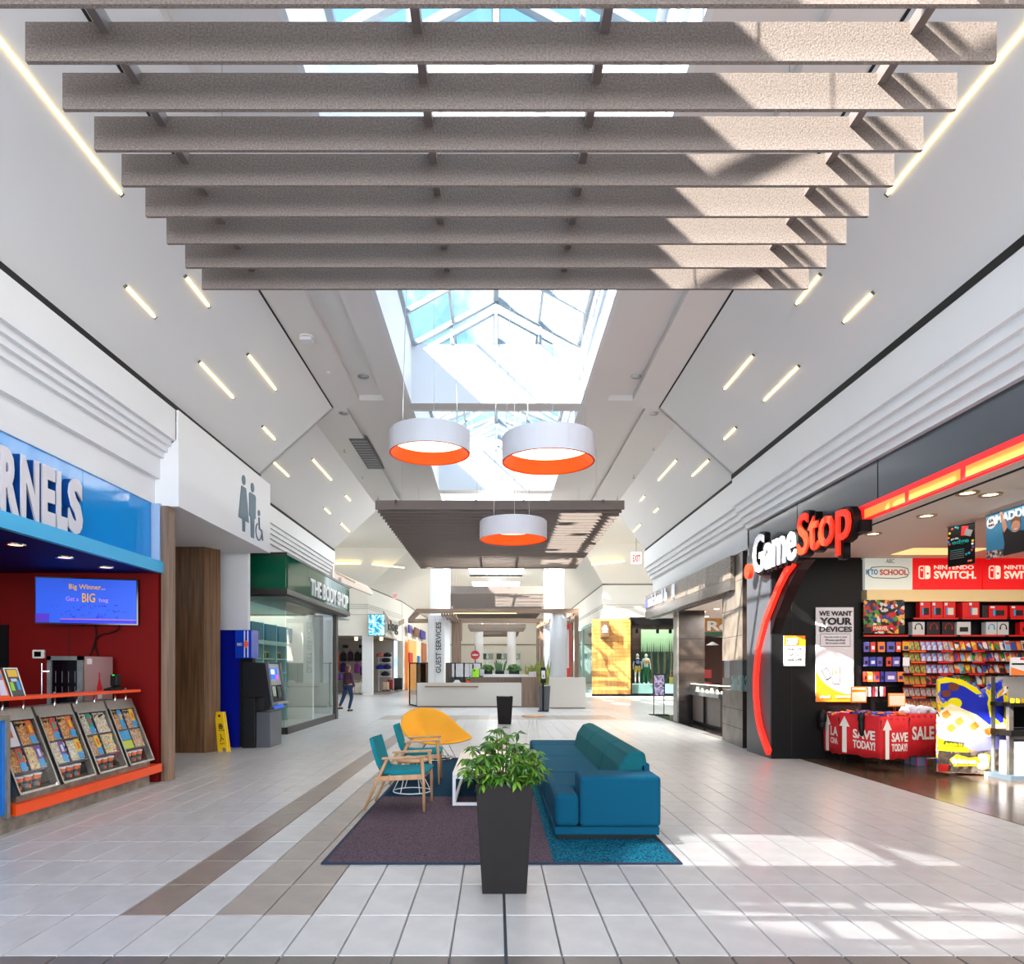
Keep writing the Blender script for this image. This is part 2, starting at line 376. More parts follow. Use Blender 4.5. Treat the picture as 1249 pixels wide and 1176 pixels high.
for s in (-1, 1):
    sl.prism([(s*4.45, 5.20), (s*3.06, ZC), (s*3.06, ZC+.06), (s*4.55, 5.26)], -9, 12.98)
    wx = 4.97 if s < 0 else 4.56
    sl.prism([(s*wx, 5.20), (s*3.60, ZC), (s*3.60, ZC+.06), (s*(wx+.1), 5.26)], 13.0, 21.1)
    sl.prism([(s*4.45, 5.20), (s*3.06, ZC), (s*3.60, ZC+.04), (s*4.9, 5.3)], 12.9, 12.985)
sl.build('sloped_ceiling', SLOPE, ceil)
g = MB()
for s in (-1, 1):
    g.box(s*3.05, -9, ZC-.012, s*3.075, 12.9, ZC+.02)
    g.box(s*4.44, -9, 5.12, s*4.62, 13.0, 5.21)
g.box(-4.95, 13.0, 5.12, -5.1, 21.1, 5.2).box(4.56, 13.0, 5.12, 4.7, 21.1, 5.2)
g.build('shadow_gap', DARKGAP, ceil)
# skylights: each well with walls, frame and panes
def skylight(y0, y1, n, xs=XS, zc=ZC, ze=ZE, zr=ZR, th=1.0, bay=1.18):
    wl = MB()
    for s in (-1, 1): wl.box(s*xs, y0, zc-.006, s*(xs+.06), y1, ze)
    wl.box(-xs-.06, y0-.06, zc-.006, xs+.06, y0, ze).box(-xs-.06, y1, zc-.006, xs+.06, y1+.06, ze)
    o = wl.build('window_%d' % n, WELL, None, kind='structure')
    xe = xs-.04
    MB().bar((0, y0, zr), (0, y1, zr), .09, .11).build('ridge_beam', FRAME, o)
    for s in (-1, 1): MB().bar((s*xe, y0, ze+.02), (s*xe, y1, ze+.02), .07, .07).build('eaves_beam', FRAME, o)
    m = max(2, round((y1-y0)/bay)); st = (y1-y0)/m
    for i in range(m+1):
        y = y0+st*i
        for s in (-1, 1): MB().bar((s*xe, y, ze), (0, y, zr), .055*th if 0 < i < m else .09*th, .09).build('rafter', FRAME, o)
    for s in (-1, 1):
        MB().bar((s*xe*.52, y0, ze+(zr-ze)*.48), (s*xe*.52, y1, ze+(zr-ze)*.48), .045*th, .05).build('purlin', FRAME, o)
        for i in range(m):
            a, b2 = y0+st*i+.03, y0+st*(i+1)-.03
            MB().hexa([(s*xe,a,ze+.02),(0,a,zr),(0,b2,zr),(s*xe,b2,ze+.02),(s*xe,a,ze+.035),(0,a,zr+.015),(0,b2,zr+.015),(s*xe,b2,ze+.035)]).build('pane', SKYG, o)
    for y in (y0, y1):
        MB().bar((0, y, ze), (0, y, zr), .06, .06, up=(0, 1, 0)).build('gable_post', FRAME, o)
        for s in (-1, 1): MB().bar((s*.82, y, ze), (s*.82, y, ze+(zr-ze)*(1-.82/xe)), .045, .05, up=(0, 1, 0)).build('gable_post', FRAME, o)
        MB().add([(-xe, y+.01, ze), (xe, y+.01, ze), (0, y+.01, zr), (-xe, y+.02, ze), (xe, y+.02, ze), (0, y+.02, zr)], [(0,1,2),(3,5,4),(0,3,4,1),(1,4,5,2),(2,5,3,0)]).build('pane', SKYG, o)
for i, (a, b2) in enumerate(WELLS): skylight(a, b2, i+1)

# ------------------------------------------------------------------ corridor walls
def prof(s, steps, back):       # steps: [(|X|, z_low)] from the top down
    p = [(s*back, 5.12)]; z = 5.12
    for x, zl in steps: p += [(s*x, z), (s*x, zl)]; z = zl
    p.append((s*back, z)); return p
LP = [(4.42, 4.69), (4.475, 4.61), (4.525, 4.53), (4.576, 4.45), (4.63, 4.165), (4.70, 3.82)]
RP = [(4.45, 4.60), (4.51, 4.48), (4.57, 4.37), (4.63, 4.26), (4.70, 4.17)]
b = MB().prism(prof(-1, LP, 5.2), -9, 9.5)
b.box(-6.0, 13.82, 0, -4.98, 13.95, 3.9)                         # white wall behind the cash machine
LP2 = [(4.93, 4.75), (4.975, 4.66), (5.02, 4.57), (5.065, 4.48), (5.11, 4.39), (5.16, 4.15)]
b.prism(prof(-1, LP2, 5.6), 13.37, 21.1)
b.box(-5.3, -9, 0, -5.2, 3.9, 3.82).box(-12.1, 9.62, 3.8, -4.8, 9.7, 5.2)
wl = struct(b, 'wall_left', WHITE)
b = MB().prism(prof(1, RP, 5.3), -9, 12.98)
RP2 = [(4.54, 4.62), (4.60, 4.50), (4.66, 4.39), (4.72, 4.28), (4.80, 3.84)]
b.prism(prof(1, RP2, 5.3), 12.98, 21.1)
b.box(5.2, -9, 0, 5.3, 2.5, 4.2).box(4.80, 12.98, 0, 4.86, 13.14, 4.2)
wr = struct(b, 'wall_right', WHITE)
# unseen end of the hall: glazed entrance added to bring in fill light
b = MB().box(-5.3, -9.1, 4.6, 5.3, -9, 7.4)
for x in (-5.2, -4.2, -2.1, 0, 2.1, 4.2, 5.2): b.box(x-.06, -9.1, 0, x+.06, -9, 4.6)
wb = struct(b, 'window_20', WHITE)
MB().box(-5.2, -9.06, 0, 5.2, -9.05, 4.6).build('pane', SKYG, wb)
# restroom box sign and soffit
rb = struct(MB().prism([(-4.38, 3.79), (-4.38, 5.12), (-4.41, 5.12), (-4.41, 4.72), (-4.72, 4.4), (-7.2, 4.4), (-7.2, 3.79)], 9.5, 13.36), 'wall_restroom', WHITE)
pict = mat('pictogram_grey', (84, 108, 124), .6); PF = -4.378
def P2(x, y, X=PF): d = F*abs(X)/abs(x-VX); return (d, PZ(y, d))
def picto(polys, name):
    b = MB()
    for pts in polys: b.prism(pts, PF-.012, PF+.012, 'x')
    return b.build(name, pict, rb)
def disc(cx, cz, r, rz=None, n=14): rz = rz or r; return [(cx+r*cos(2*pi*k/n), cz+rz*sin(2*pi*k/n)) for k in range(n)]
yw, yz = P2(297, 604)
picto([disc(yw, 4.80+.02, .075, .085), [(yw-.10, 4.70), (yw+.10, 4.70), (yw+.24, 4.13), (yw-.24, 4.13)], [(yw-.06, 4.13), (yw+.06, 4.13), (yw+.05, 3.93), (yw-.05, 3.93)]], 'woman_pictogram')
ym, _ = P2(307.6, 604)
picto([disc(ym, 4.80, .075, .085), [(ym-.16, 4.66), (ym-.12, 4.69), (ym+.12, 4.69), (ym+.16, 4.66), (ym+.15, 4.27), (ym+.09, 4.25), (ym+.07, 3.90), (ym-.07, 3.90), (ym-.09, 4.25), (ym-.15, 4.27)]], 'man_pictogram')
yh, _ = P2(316, 640)
b = MB(); b.prism(disc(yh-.02, 4.42, .05, .055), PF-.012, PF+.012, 'x')
b.tube([(PF, yh-.02, 4.34), (PF, yh, 4.14), (PF, yh+.12, 4.12), (PF, yh+.18, 3.95)], .022, 6)
b.tube([(PF, yh-.03+.15*cos(a), 4.07+.15*sin(a)) for a in [radians(110+t*22) for t in range(12)]], .014, 6)
b.build('wheelchair_pictogram', pict, rb)
# restroom passage: walnut panels
b = MB()
wa = struct(MB().box(-7.4, 12.66, 0, -5.36, 12.72, 3.8).prism([(-5.36, 12.66), (-5.20, 12.99), (-5.26, 13.02), (-5.42, 12.72)], 0, 3.8, 'z'), 'wall_walnut', DWOOD)
MB().box(-6.06, 12.60, 1.93, -6.0, 12.66, 2.01).build('door_closer_plate', CHROME, wa)
struct(MB().box(-9.2, 9.7, 0, -9.1, 13.0, 3.9), 'wall_passage', CREAM)
# wood end post of the snack bar
pp = struct(MB().box(-4.60, 9.46, 0, -4.50, 9.66, 3.79), 'trim_1', OAK)
struct(MB().box(-4.74, 9.44, 2.9, -4.61, 9.5, 3.82), 'trim_2', mat('pale_blue_trim', (160, 184, 212), .4))

# ------------------------------------------------------------------ crossing and far hall
b = MB()
# left shop block: frontal face, slanted corner, then receding wall
ZT = 6.2; ZB = 3.45
def lowhigh(b, pts, z0, z1, th=.25, sgn=1):
    for (xa, ya), (xb, yb) in zip(pts, pts[1:]):
        d = Vector((xb-xa, yb-ya, 0)).normalized(); n = Vector((-d.y, d.x, 0))*th*sgn
        b.hexa([(xa,ya,z0),(xb,yb,z0),(xb+n.x,yb+n.y,z0),(xa+n.x,ya+n.y,z0),(xa,ya,z1),(xb,yb,z1),(xb+n.x,yb+n.y,z1),(xa+n.x,ya+n.y,z1)])
LPTS = [(-13.8, 40), (-7.43, 40), (-6.62, 48.5)]; RPTS = [(13.8, 38.5), (5.97, 38.5), (5.97, 52)]
lowhigh(b, LPTS, ZB, ZT)
lowhigh(b, [(-6.62, 48.75), (-6.4, 75)], 0, ZT)
b.box(-7.75, 40.0, 0, -7.2, 40.5, ZB).box(-6.9, 48.2, 0, -6.5, 48.9, ZB)
b.box(-14, 21.0, 0, -5.6, 21.2, 8.3)
b.box(-5.6, 21.1, 3.9, -5.0, 21.3, 7.3)
struct(b, 'wall_far_left', CREAM)
b = MB()
lowhigh(b, RPTS[:2], 4.32, ZT, .25, -1); lowhigh(b, [(5.97, 38.76), (5.97, 52)], 4.32, ZT, .25, -1); lowhigh(b, [(5.97, 52), (6.1, 75)], 0, ZT, .25, -1)
b.box(4.9, 21.0, 4.0, 14, 21.2, 8.3)
struct(b, 'wall_far_right', CREAM)
g = MB(); lowhigh(g, LPTS+[(-6.4, 75)], ZT, ZT+.09, .2); lowhigh(g, RPTS+[(6.1, 75)], ZT, ZT+.09, .2, -1)
g.build('shadow_gap', mat('grey_gap', (120, 116, 110), .8), fl)
g = MB()
for z in (4.66, 5.0, 5.12, 5.24): lowhigh(g, [(x+.02, y-.03) for x, y in LPTS], z, z+.03, .1)
for z in (4.95, 5.08): lowhigh(g, [(x-.03, y-.03) for x, y in RPTS], z, z+.03, .1, -1)
g.build('cornice_line', mat('light_grey_line', (188, 186, 180), .7), fl)
# slanted ceilings of the crossing and far hall
c = MB()
c.hexa([(-14, 40.0, 6.28), (-7.43, 40.0, 6.28), (-7.43, 40.3, 6.3), (-14, 40.3, 6.3), (-14, 38.0, 8.2), (-4.6, 38.0, 8.2), (-4.6, 38.3, 8.3), (-14, 38.3, 8.3)])
c.hexa([(14, 38.5, 6.28), (5.97, 38.5, 6.28), (5.97, 38.8, 6.3), (14, 38.8, 6.3), (14, 36.8, 8.2), (4.5, 36.8, 8.2), (4.5, 37.1, 8.3), (14, 37.1, 8.3)])
c.hexa([(-7.43, 40.0, 6.28), (-6.62, 48.5, 6.28), (-6.9, 48.5, 6.3), (-7.7, 40.3, 6.3), (-4.6, 38.0, 8.2), (-4.5, 48.5, 8.2), (-4.8, 48.5, 8.3), (-5.0, 38.3, 8.3)])
c.hexa([(-6.62, 48.5, 6.28), (-6.4, 75, 6.28), (-6.6, 75, 6.3), (-6.9, 48.5, 6.3), (-4.5, 48.5, 8.2), (-4.3, 75, 8.2), (-4.4, 75, 8.3), (-4.8, 48.5, 8.3)])
c.hexa([(5.97, 38.5, 6.28), (6.1, 75, 6.28), (6.3, 75, 6.3), (6.2, 38.8, 6.3), (4.5, 36.8, 8.2), (4.3, 75, 8.2), (4.4, 75, 8.3), (4.7, 37, 8.3)])
for s in (-1, 1):
    c.box(s*5.0, 21.1, 8.2, s*14, 38.2, 8.35)
    c.box(s*1.9, 38.0, 8.2, s*4.7, 75, 8.35)
c.box(-5.0, 21.1, 8.2, 5.0, 23.2, 8.35).box(-5.0, 36.5, 8.2, 5.0, 44, 8.35).box(-1.9, 50, 8.2, 1.9, 53, 8.35).box(-1.9, 60, 8.2, 1.9, 75, 8.35)
c.box(-14, 38.2, 8.25, -4.6, 75, 8.4).box(4.6, 38.2, 8.25, 14, 75, 8.4)
c.box(-5.2, 21.0, 6.45, 5.2, 21.12, 8.3)
struct(c, 'ceiling', CREAM)
skylight(23.2, 36.5, 6, 5.0, 8.2, 9.3, 11.2, 4.5, 1.65)
skylight(44, 50, 7, 1.9, 8.2, 9.3, 10.2); skylight(53, 60, 8, 1.9, 8.2, 9.3, 10.2)
b = MB().box(-7, 75, 0, 7, 75.2, 8.4)
bw = struct(b, 'wall_back', CREAM)
for i, (x0, x1) in enumerate(((587, 602), (605, 621), (626, 635))):
    X0d, X1d = PX(x0, 74.9), PX(x1, 74.9)
    dr = MB().box(X0d, 74.86, 1.75, X1d, 75, 3.3).build('door_%d' % (i+1), mat('door_white', (225, 226, 226), .5), None, kind='structure')
    n = 2
    for q in range(n):
        a = X0d+(X1d-X0d)*q/n+.08; z = X0d+(X1d-X0d)*(q+1)/n-.08
        MB().box(a, 74.82, .1, z, 74.86, 2.3).build('pane', lit('daylit_pane', (150, 160, 150), .5, (160, 175, 160)), dr)
    MB().box(X0d+.05, 74.82, 2.5, X1d-.05, 74.86, 3.15).build('pane', art('transom_view', [(60, 80, 60), (150, 170, 160), (120, 110, 90), (210, 220, 225)], 1.5, 3), dr)
MB().box(-7, 74.9, 4.05, 7, 75, 4.15).build('cornice_line', mat('grey_gap', (120, 116, 110)), bw)
# mall columns
COLM = mat('column_white', (226, 229, 233), .35)
for x, y, rr, lab in ((PX(537, 30), 30.0, .44, 0), (PX(675.8, 30), 30.0, .45, 0), (PX(584, 66), 66, .42, 0), (PX(624, 66), 66, .42, 0)):
    struct(MB().lathe(x, y, [(rr*1.12, 0), (rr*1.12, .15), (rr, .18), (rr, 8.2)], 28), 'pillar', COLM, smooth=True)

# ------------------------------------------------------------------ sloping-ceiling light strips
def on_slope(x, y, seg):
    a = (VY-y)/abs(x-VX)
    k = {1: (4.45, (ZC-5.2)/(4.45-3.06)), 2: (4.97 if x < VX else 4.56, (ZC-5.2)/((4.97 if x < VX else 4.56)-3.6))}[seg]
    X = (5.2+k[0]*k[1]-CH)/(a+k[1]); return Vector((X*(1 if x > VX else -1), F*X/abs(x-VX), CH+a*X))
STR = [((153,349),(188,386),1,'upper one of the outer pair beside the slat canopy'), ((226,337),(254,373),1,'short one just outside the slat canopy corner'), ((243,441),(284,485),1,'long one of the middle pair, nearer the wall'),
 ((302,432),(336,475),1,'long one of the middle pair, nearer the skylight'), ((320,520),(335,536),1,'short single one near the end of the slope'),
 ((331,561),(352,581),2,'lower one beyond the step'), ((380.6,559.7),(404,585.5),2,'upper one beyond the step'), ((420.6,603.8),(427,610.7),2,'tiny one nearest the skylight'),
 ((395,619.5),(402.7,626.4),2,'tiny one in the middle'), ((415,638),(426,648.4),2,'last one before the crossing'),
 ((1000.5,334.7),(972,370),1,'short one just outside the slat canopy corner'), ((1064.7,357),(1030,392),1,'outer one of the pair beside the slat canopy'), ((919,433),(884,474.4),1,'long one of the middle pair, nearer the skylight'),
 ((974.4,446.4),(932.3,488.3),1,'long one of the middle pair, nearer the wall'), ((898,521.3),(883.5,535.8),1,'short single one near the end of the slope'),
 ((825.6,560.6),(803,585.8),2,'upper one beyond the step'), ((865,560.6),(844.5,580.5),2,'lower one beyond the step'), ((786.6,604.7),(781,611),2,'tiny one nearest the skylight'),
 ((804,619),(797.6,625),2,'tiny one in the middle'), ((782,639),(773,648.4),2,'last one before the crossing')]
CAPM = mat('strip_end_cap', (90, 90, 92), .5)
def strip(p, q, label):
    nrm = Vector((-.67 if p.x > 0 else .67, 0, -.74))
    p = p+nrm*.008; q = q+nrm*.008
    t = thing('strip_light', label, 'light', tuple((p+q)/2), 'warm light strips set in the sloping ceilings')
    MB().bar(p, q, .027, .02, up=nrm).build('diffuser', LED, t)
    dv = (q-p).normalized()
    for e, s in ((p, -1), (q, 1)): MB().bar(e, e+dv*s*.02, .045, .026, up=nrm).build('end_cap', CAPM, t)
for a, c2, sg, lab in STR:
    strip(on_slope(*a, sg), on_slope(*c2, sg), '%s strip light, %s' % ('toilet-sign side' if a[0] < VX else 'game-shop side', lab))
for s, far, sd in ((-1, (147, 235.7), 'toilet-sign'), (1, (1083.4, 235.7), 'game-shop')):
    q = on_slope(*far, 1); p = Vector((q.x, .2, q.z))
    strip(p, q, 'very long warm light strip on the %s side beside the slat canopy' % sd)
# strips in the crossing
for (x0, y0), (x1, y1), lab in (((408, 688.5), (441, 688.5), 'level light strip over the luggage shop, first from the cosmetics shop'), ((455, 689.5), (494, 693.5), 'light strip over the luggage shop, next to the second canopy'), ((717, 694), (755, 690), 'light strip on the crossing ceiling above the pine wall')):
    def pt(x, y): z = 7.3; return Vector((PX(x, 38.9), 38.9 if x < 600 else 37.6, PZ(y, 38.9)))
    t = thing('strip_light', lab, 'light', tuple(pt(x0, y0)), 'light strips of the crossing'); MB().bar(pt(x0, y0)+Vector((0,-.3,0)), pt(x1, y1)+Vector((0,-.3,0)), .06, .06).build('diffuser', LED, t)
# downlights, detector, sprinklers, vent
def down(x, y, z, n, r=.085):
    d = F*(z-CH)/(VY-y); X = PX(x, d)
    t = thing('downlight', n, 'light', (X, d, z)); 
    rg = MB().lathe(X, d, [(r, z-.012), (r*1.15, z-.01), (r*1.15, z)], 20, cap=False).build('trim_ring', CHROME, t)
    MB().lathe(X, d, [(r*.95, z-.004), (r*.55, z-.006)], 16).build('reflector', mat('downlight_reflector', (150, 150, 150), .2, .8), rg)
down(443, 459, ZC+.10, 'round recessed downlight in the ceiling trough, toilet-sign side'); down(776, 459, ZC+.10, 'round recessed downlight in the ceiling trough, game-shop side')
down(419, 504, ZC, 'round downlight just beyond the trough end, toilet-sign side'); down(798, 504, ZC, 'round downlight just beyond the trough end, game-shop side')
def ceil_pt(x, y, z=ZC): d = F*(z-CH)/(VY-y); return PX(x, d), d
X, d = ceil_pt(374, 411)
t = thing('smoke_detector', 'white smoke detector on the ceiling beside the black shadow gap', 'detector', (X, d, ZC))
MB().cyl(X, d, ZC-.02, ZC, .11, 16).build('base', WHITE, t); MB().box(X-.09, d-.07, ZC-.07, X+.09, d+.07, ZC-.02).build('head', WHITE, t, bevel=.01)
for x, y, lab in ((400, 454, 'small ceiling sprinkler beside the trough, toilet-sign side'), (821, 454, 'small ceiling sprinkler beside the trough, game-shop side')):
    X, d = ceil_pt(x, y); MB().cyl(X, d, ZC-.012, ZC, .04, 12).cyl(X, d, ZC-.03, ZC-.012, .015, 8).build('sprinkler', WHITE, None, label=lab, cat='sprinkler')
for i, (x, y) in enumerate(((420, 548), (442, 581), (461, 606), (797, 546), (773, 579), (753, 606))):
    X, d = ceil_pt(x, y)
    t = thing('sprinkler', 'small pendent sprinkler, number %s along the ceiling on the %s side' % (['one', 'two', 'three'][i % 3], 'toilet-sign' if i < 3 else 'game-shop'), 'sprinkler', (X, d, ZC), 'pendent sprinklers')
    MB().cyl(X, d, ZC-.07, ZC, .012, 8).build('pipe', CHROME, t); MB().cyl(X, d, ZC-.085, ZC-.07, .035, 10).build('deflector', CHROME, t)
X1, d1 = ceil_pt(436, 535); X2, d2 = ceil_pt(461, 571)
t = thing('ceiling_vent', 'dark slotted air vent in the ceiling left of the round pendants', 'vent', ((X1+X2)/2, (d1+d2)/2, ZC))
MB().box(X1-.18, d1, ZC-.02, X1+.22, d2, ZC).build('frame', CAPM, t)
for i in range(12): y = d1+.08+(d2-d1-.16)*i/11; MB().box(X1-.15, y, ZC-.035, X1+.19, y+.05, ZC-.02).build('slat', mat('vent_slat', (150, 150, 148), .5), t)
def exit_sign(x, y, d, lab, k=1.0):
    X = PX(x, d); Z = PZ(y, d); t = thing('exit_sign', lab, 'sign', (X, d, Z-.15))
    w2 = 6*d/F*k; d0 = d; d = d*k
    hb = MB().box(X-w2, d0-.04, Z-.26*d/30, X+w2, d0+.04, Z+.26*d/30).build('housing', lit('exit_face', (214, 208, 204), .2), t, bevel=.01)
    text('EXIT', lit('exit_red', (205, 20, 24), .4), hb, (X-w2*.8, d0-.045, Z-.16*d/30), (1,0,0), (0,0,1), w2*1.6, .30*d/30, .01, .02)
exit_sign(776, 681, 30, 'white and red exit sign hanging before the crossing, game-shop side')
exit_sign(482, 727, 39.5, 'small exit sign on the wall above the luggage shop', .5)
MB().bar((PX(776, 30), 30, 6.5), (PX(776, 30), 30, 8.2), .03, .03).build('sign_rod', CHROME, None, label='thin rod holding up the hanging exit sign', cat='rod')
# ------------------------------------------------------------------ slat canopies of felt baffles
CXC = .08
def canopy(label, y0, n, W5, z0, z1, pitch, start=0, cx=CXC, rails=(-2.17, -.5, .5, 2.16)):
    t = thing('slat_canopy', label, 'canopy', (cx, y0, z0))
    me = None
    for i in range(start, n):
        y = y0+pitch*i
        if me is None:
            b = MB().box(-W5/2, 0, z0, W5/2, .024, z1); me = bpy.data.meshes.new('slat'); me.from_pydata([(p[0], p[1], p[2]) for p in b.v], [], b.f); me.materials.append(FELT)
        inst('slat', me, (cx, y, 0), t)
    for rx in rails:
        MB().box(cx+rx-.024, y0+pitch*start, z1-.065, cx+rx+.024, y0+pitch*(n-1)+.012, z1+.015).build('rail', RAILM, t)
        for k in (0.12, .5, .88):
            yy = y0+pitch*(start+(n-1-start)*k); MB().bar((cx+rx, yy, z1), (cx+rx, yy, 6.45), .006, .006).build('hanger_wire', CHROME, t)
    return t
canopy('nearest slat canopy of grey-brown felt slats hung above the seating area', 3.686, 8, 5.2, 4.81, 5.02, .316, start=-10)
canopy('second slat canopy of close felt slats hung behind the round pendants', 14.37, 28, 5.2, 4.87, 5.06, .316)
canopy('third slat canopy, the first one beyond the white columns', 30.6, 20, 5.2, 4.87, 5.2, .33)
canopy('fourth slat canopy, partly behind the wooden pergola', 40.5, 18, 5.2, 4.87, 5.2, .33)
canopy('fifth slat canopy, nearer of the two small far ones', 57, 18, 4.8, 4.87, 5.2, .33)
canopy('sixth slat canopy, farthest in the hall', 67, 14, 4.2, 4.8, 5.1, .33)

# ------------------------------------------------------------------ round pendants
PW = mat('pendant_white', (204, 206, 212), .5); PO = mat('pendant_orange', (244, 76, 4), .5, spec=.2)
def pendant(x, y, D1, label, wires):
    d = F*1.2/D1; X = PX(x, d); Z = PZ(y, d); r = .6
    t = thing('pendant_lamp', label, 'lamp', (X, d, Z), 'round orange-lined pendants')
    MB().lathe(X, d, [(r, Z), (r, Z+.31), (r-.02, Z+.33), (0.01, Z+.33)], 56, cap=False).build('shade', PW, t, smooth=False)
    MB().lathe(X, d, [(r, Z), (r-.025, Z-.003), (r-.02, Z+.02), (r-.03, Z+.20)], 56, cap=False).build('inner_band', PO, t, smooth=True)
    MB().lathe(X, d, [(r-.03, Z+.20), (.01, Z+.205)], 56, cap=False).build('diffuser', WARM, t)
    for a in wires: MB().bar((X+a[0], d+a[1], Z+.33), (X+a[0]*.8, d+a[1]*.8, 7.9), .008, .008).build('suspension_wire', CHROME, t)
    lamp('pendant_light', 'SPOT', (X, d, Z+.15), 150, (1, .86, .66), target=(X, d, 0), spot_size=radians(130), spot_blend=.6, shadow_soft_size=.45)
pendant(524.2, 553.6, 98, 'round white pendant with orange lining, left one of the upper pair', [(.07, 0), (-.45, .25), (.4, .3)])
pendant(668.8, 564, 113, 'largest round white pendant with orange lining, right one of the upper pair', [(-.55, .1), (.45, -.2), (.1, .5)])
pendant(626, 658.5, 82, 'lowest round pendant with orange lining, in front of the second canopy', [(0.02, -.1), (-.35, .2), (.3, .2)])

# ------------------------------------------------------------------ rug
rug = thing('area_rug', 'large rug of purple-grey, navy and teal panels under the seating', 'rug', (.05, 8.4, 0))
RG1 = mat('purple_grey_weave', (104, 88, 96), .95, kind='voronoi', c2=(60, 52, 66), nscale=120, bump=.3, bscale=200, spec=.1)
RG2 = mat('navy_weave', (16, 62, 88), .95, kind='voronoi', c2=(8, 40, 62), nscale=110, bump=.3, bscale=200, spec=.1)
RG3 = mat('teal_weave', (16, 112, 138), .95, kind='voronoi', c2=(12, 48, 70), nscale=110, stretch=(1, .5, 1), bump=.3, bscale=150, spec=.1)
RGE = mat('rug_binding', (28, 42, 66), .9)
def rugp(pts, m, n): MB().prism(pts, .001, .012, 'z').build(n, m, rug)
rugp([(-1.36, 5.49), (.46, 5.49), (.46, 8.3), (-1.36, 8.3)], RG1, 'purple_panel')
rugp([(-1.36, 8.3), (.46, 8.3), (.46, 11.85), (-1.36, 11.85)], RG2, 'navy_panel')
rugp([(.46, 5.49), (1.45, 5.49), (1.45, 11.85), (.46, 11.85)], RG3, 'teal_panel')
b = MB()
for a in ((-1.39, 5.46, 1.48, 5.49), (-1.39, 11.85, 1.48, 11.88), (-1.39, 5.49, -1.36, 11.85), (1.45, 5.49, 1.48, 11.85)): b.box(a[0], a[1], .001, a[2], a[3], .014)
b.build('binding', RGE, rug)

# ------------------------------------------------------------------ sofa
SB = mat('sofa_blue_fabric', (0, 82, 112), .9, noise=.18, nscale=160, bump=.25, bscale=220, spec=.2)
ST = mat('sofa_teal_fabric', (16, 98, 108), .9, noise=.18, nscale=160, bump=.25, bscale=220, spec=.2)
sf = thing('sofa', 'long blue fabric sofa with three teal back cushions on the rug', 'sofa', (1.0, 8.5, .012))
MB().box(.56, 6.26, .012, 1.42, 10.8, .05).build('plinth', BLACK, sf)
MB().box(.53, 6.22, .05, 1.48, 10.86, .125).build('base_rail', SB, sf, bevel=.012)
MB().box(.755, 6.2, .125, 1.49, 6.62, .585).build('armrest', SB, sf, bevel=.04, seg=4)
def cushion(name, x0, x1, y0, y1, z0, z1, m, r=.05): return MB().box(x0, y0, z0, x1, y1, z1).build(name, m, sf, bevel=r, seg=4)
cushion('seat_cushion', .53, .752, 6.2, 6.72, .127, .425, SB); cushion('seat_cushion', .53, 1.2, 6.625, 7.5, .127, .43, SB)
for a, c2 in ((7.51, 8.88), (8.89, 10.18), (10.19, 10.86)): cushion('seat_cushion', .53, 1.25 if a < 10 else 1.48, a, c2, .127, .43, SB, .04)
for a, c2 in ((6.64, 7.62), (7.63, 8.86), (8.87, 10.1)):
    MB().prism([(1.13, .40), (1.19, .62), (1.27, .735), (1.36, .76), (1.44, .745), (1.455, .66), (1.455, .40)], a, c2).build('back_cushion', ST, sf, bevel=.03, seg=3)
MB().box(1.39, 6.64, .125, 1.485, 10.1, .64).build('back_frame', SB, sf, bevel=.02)

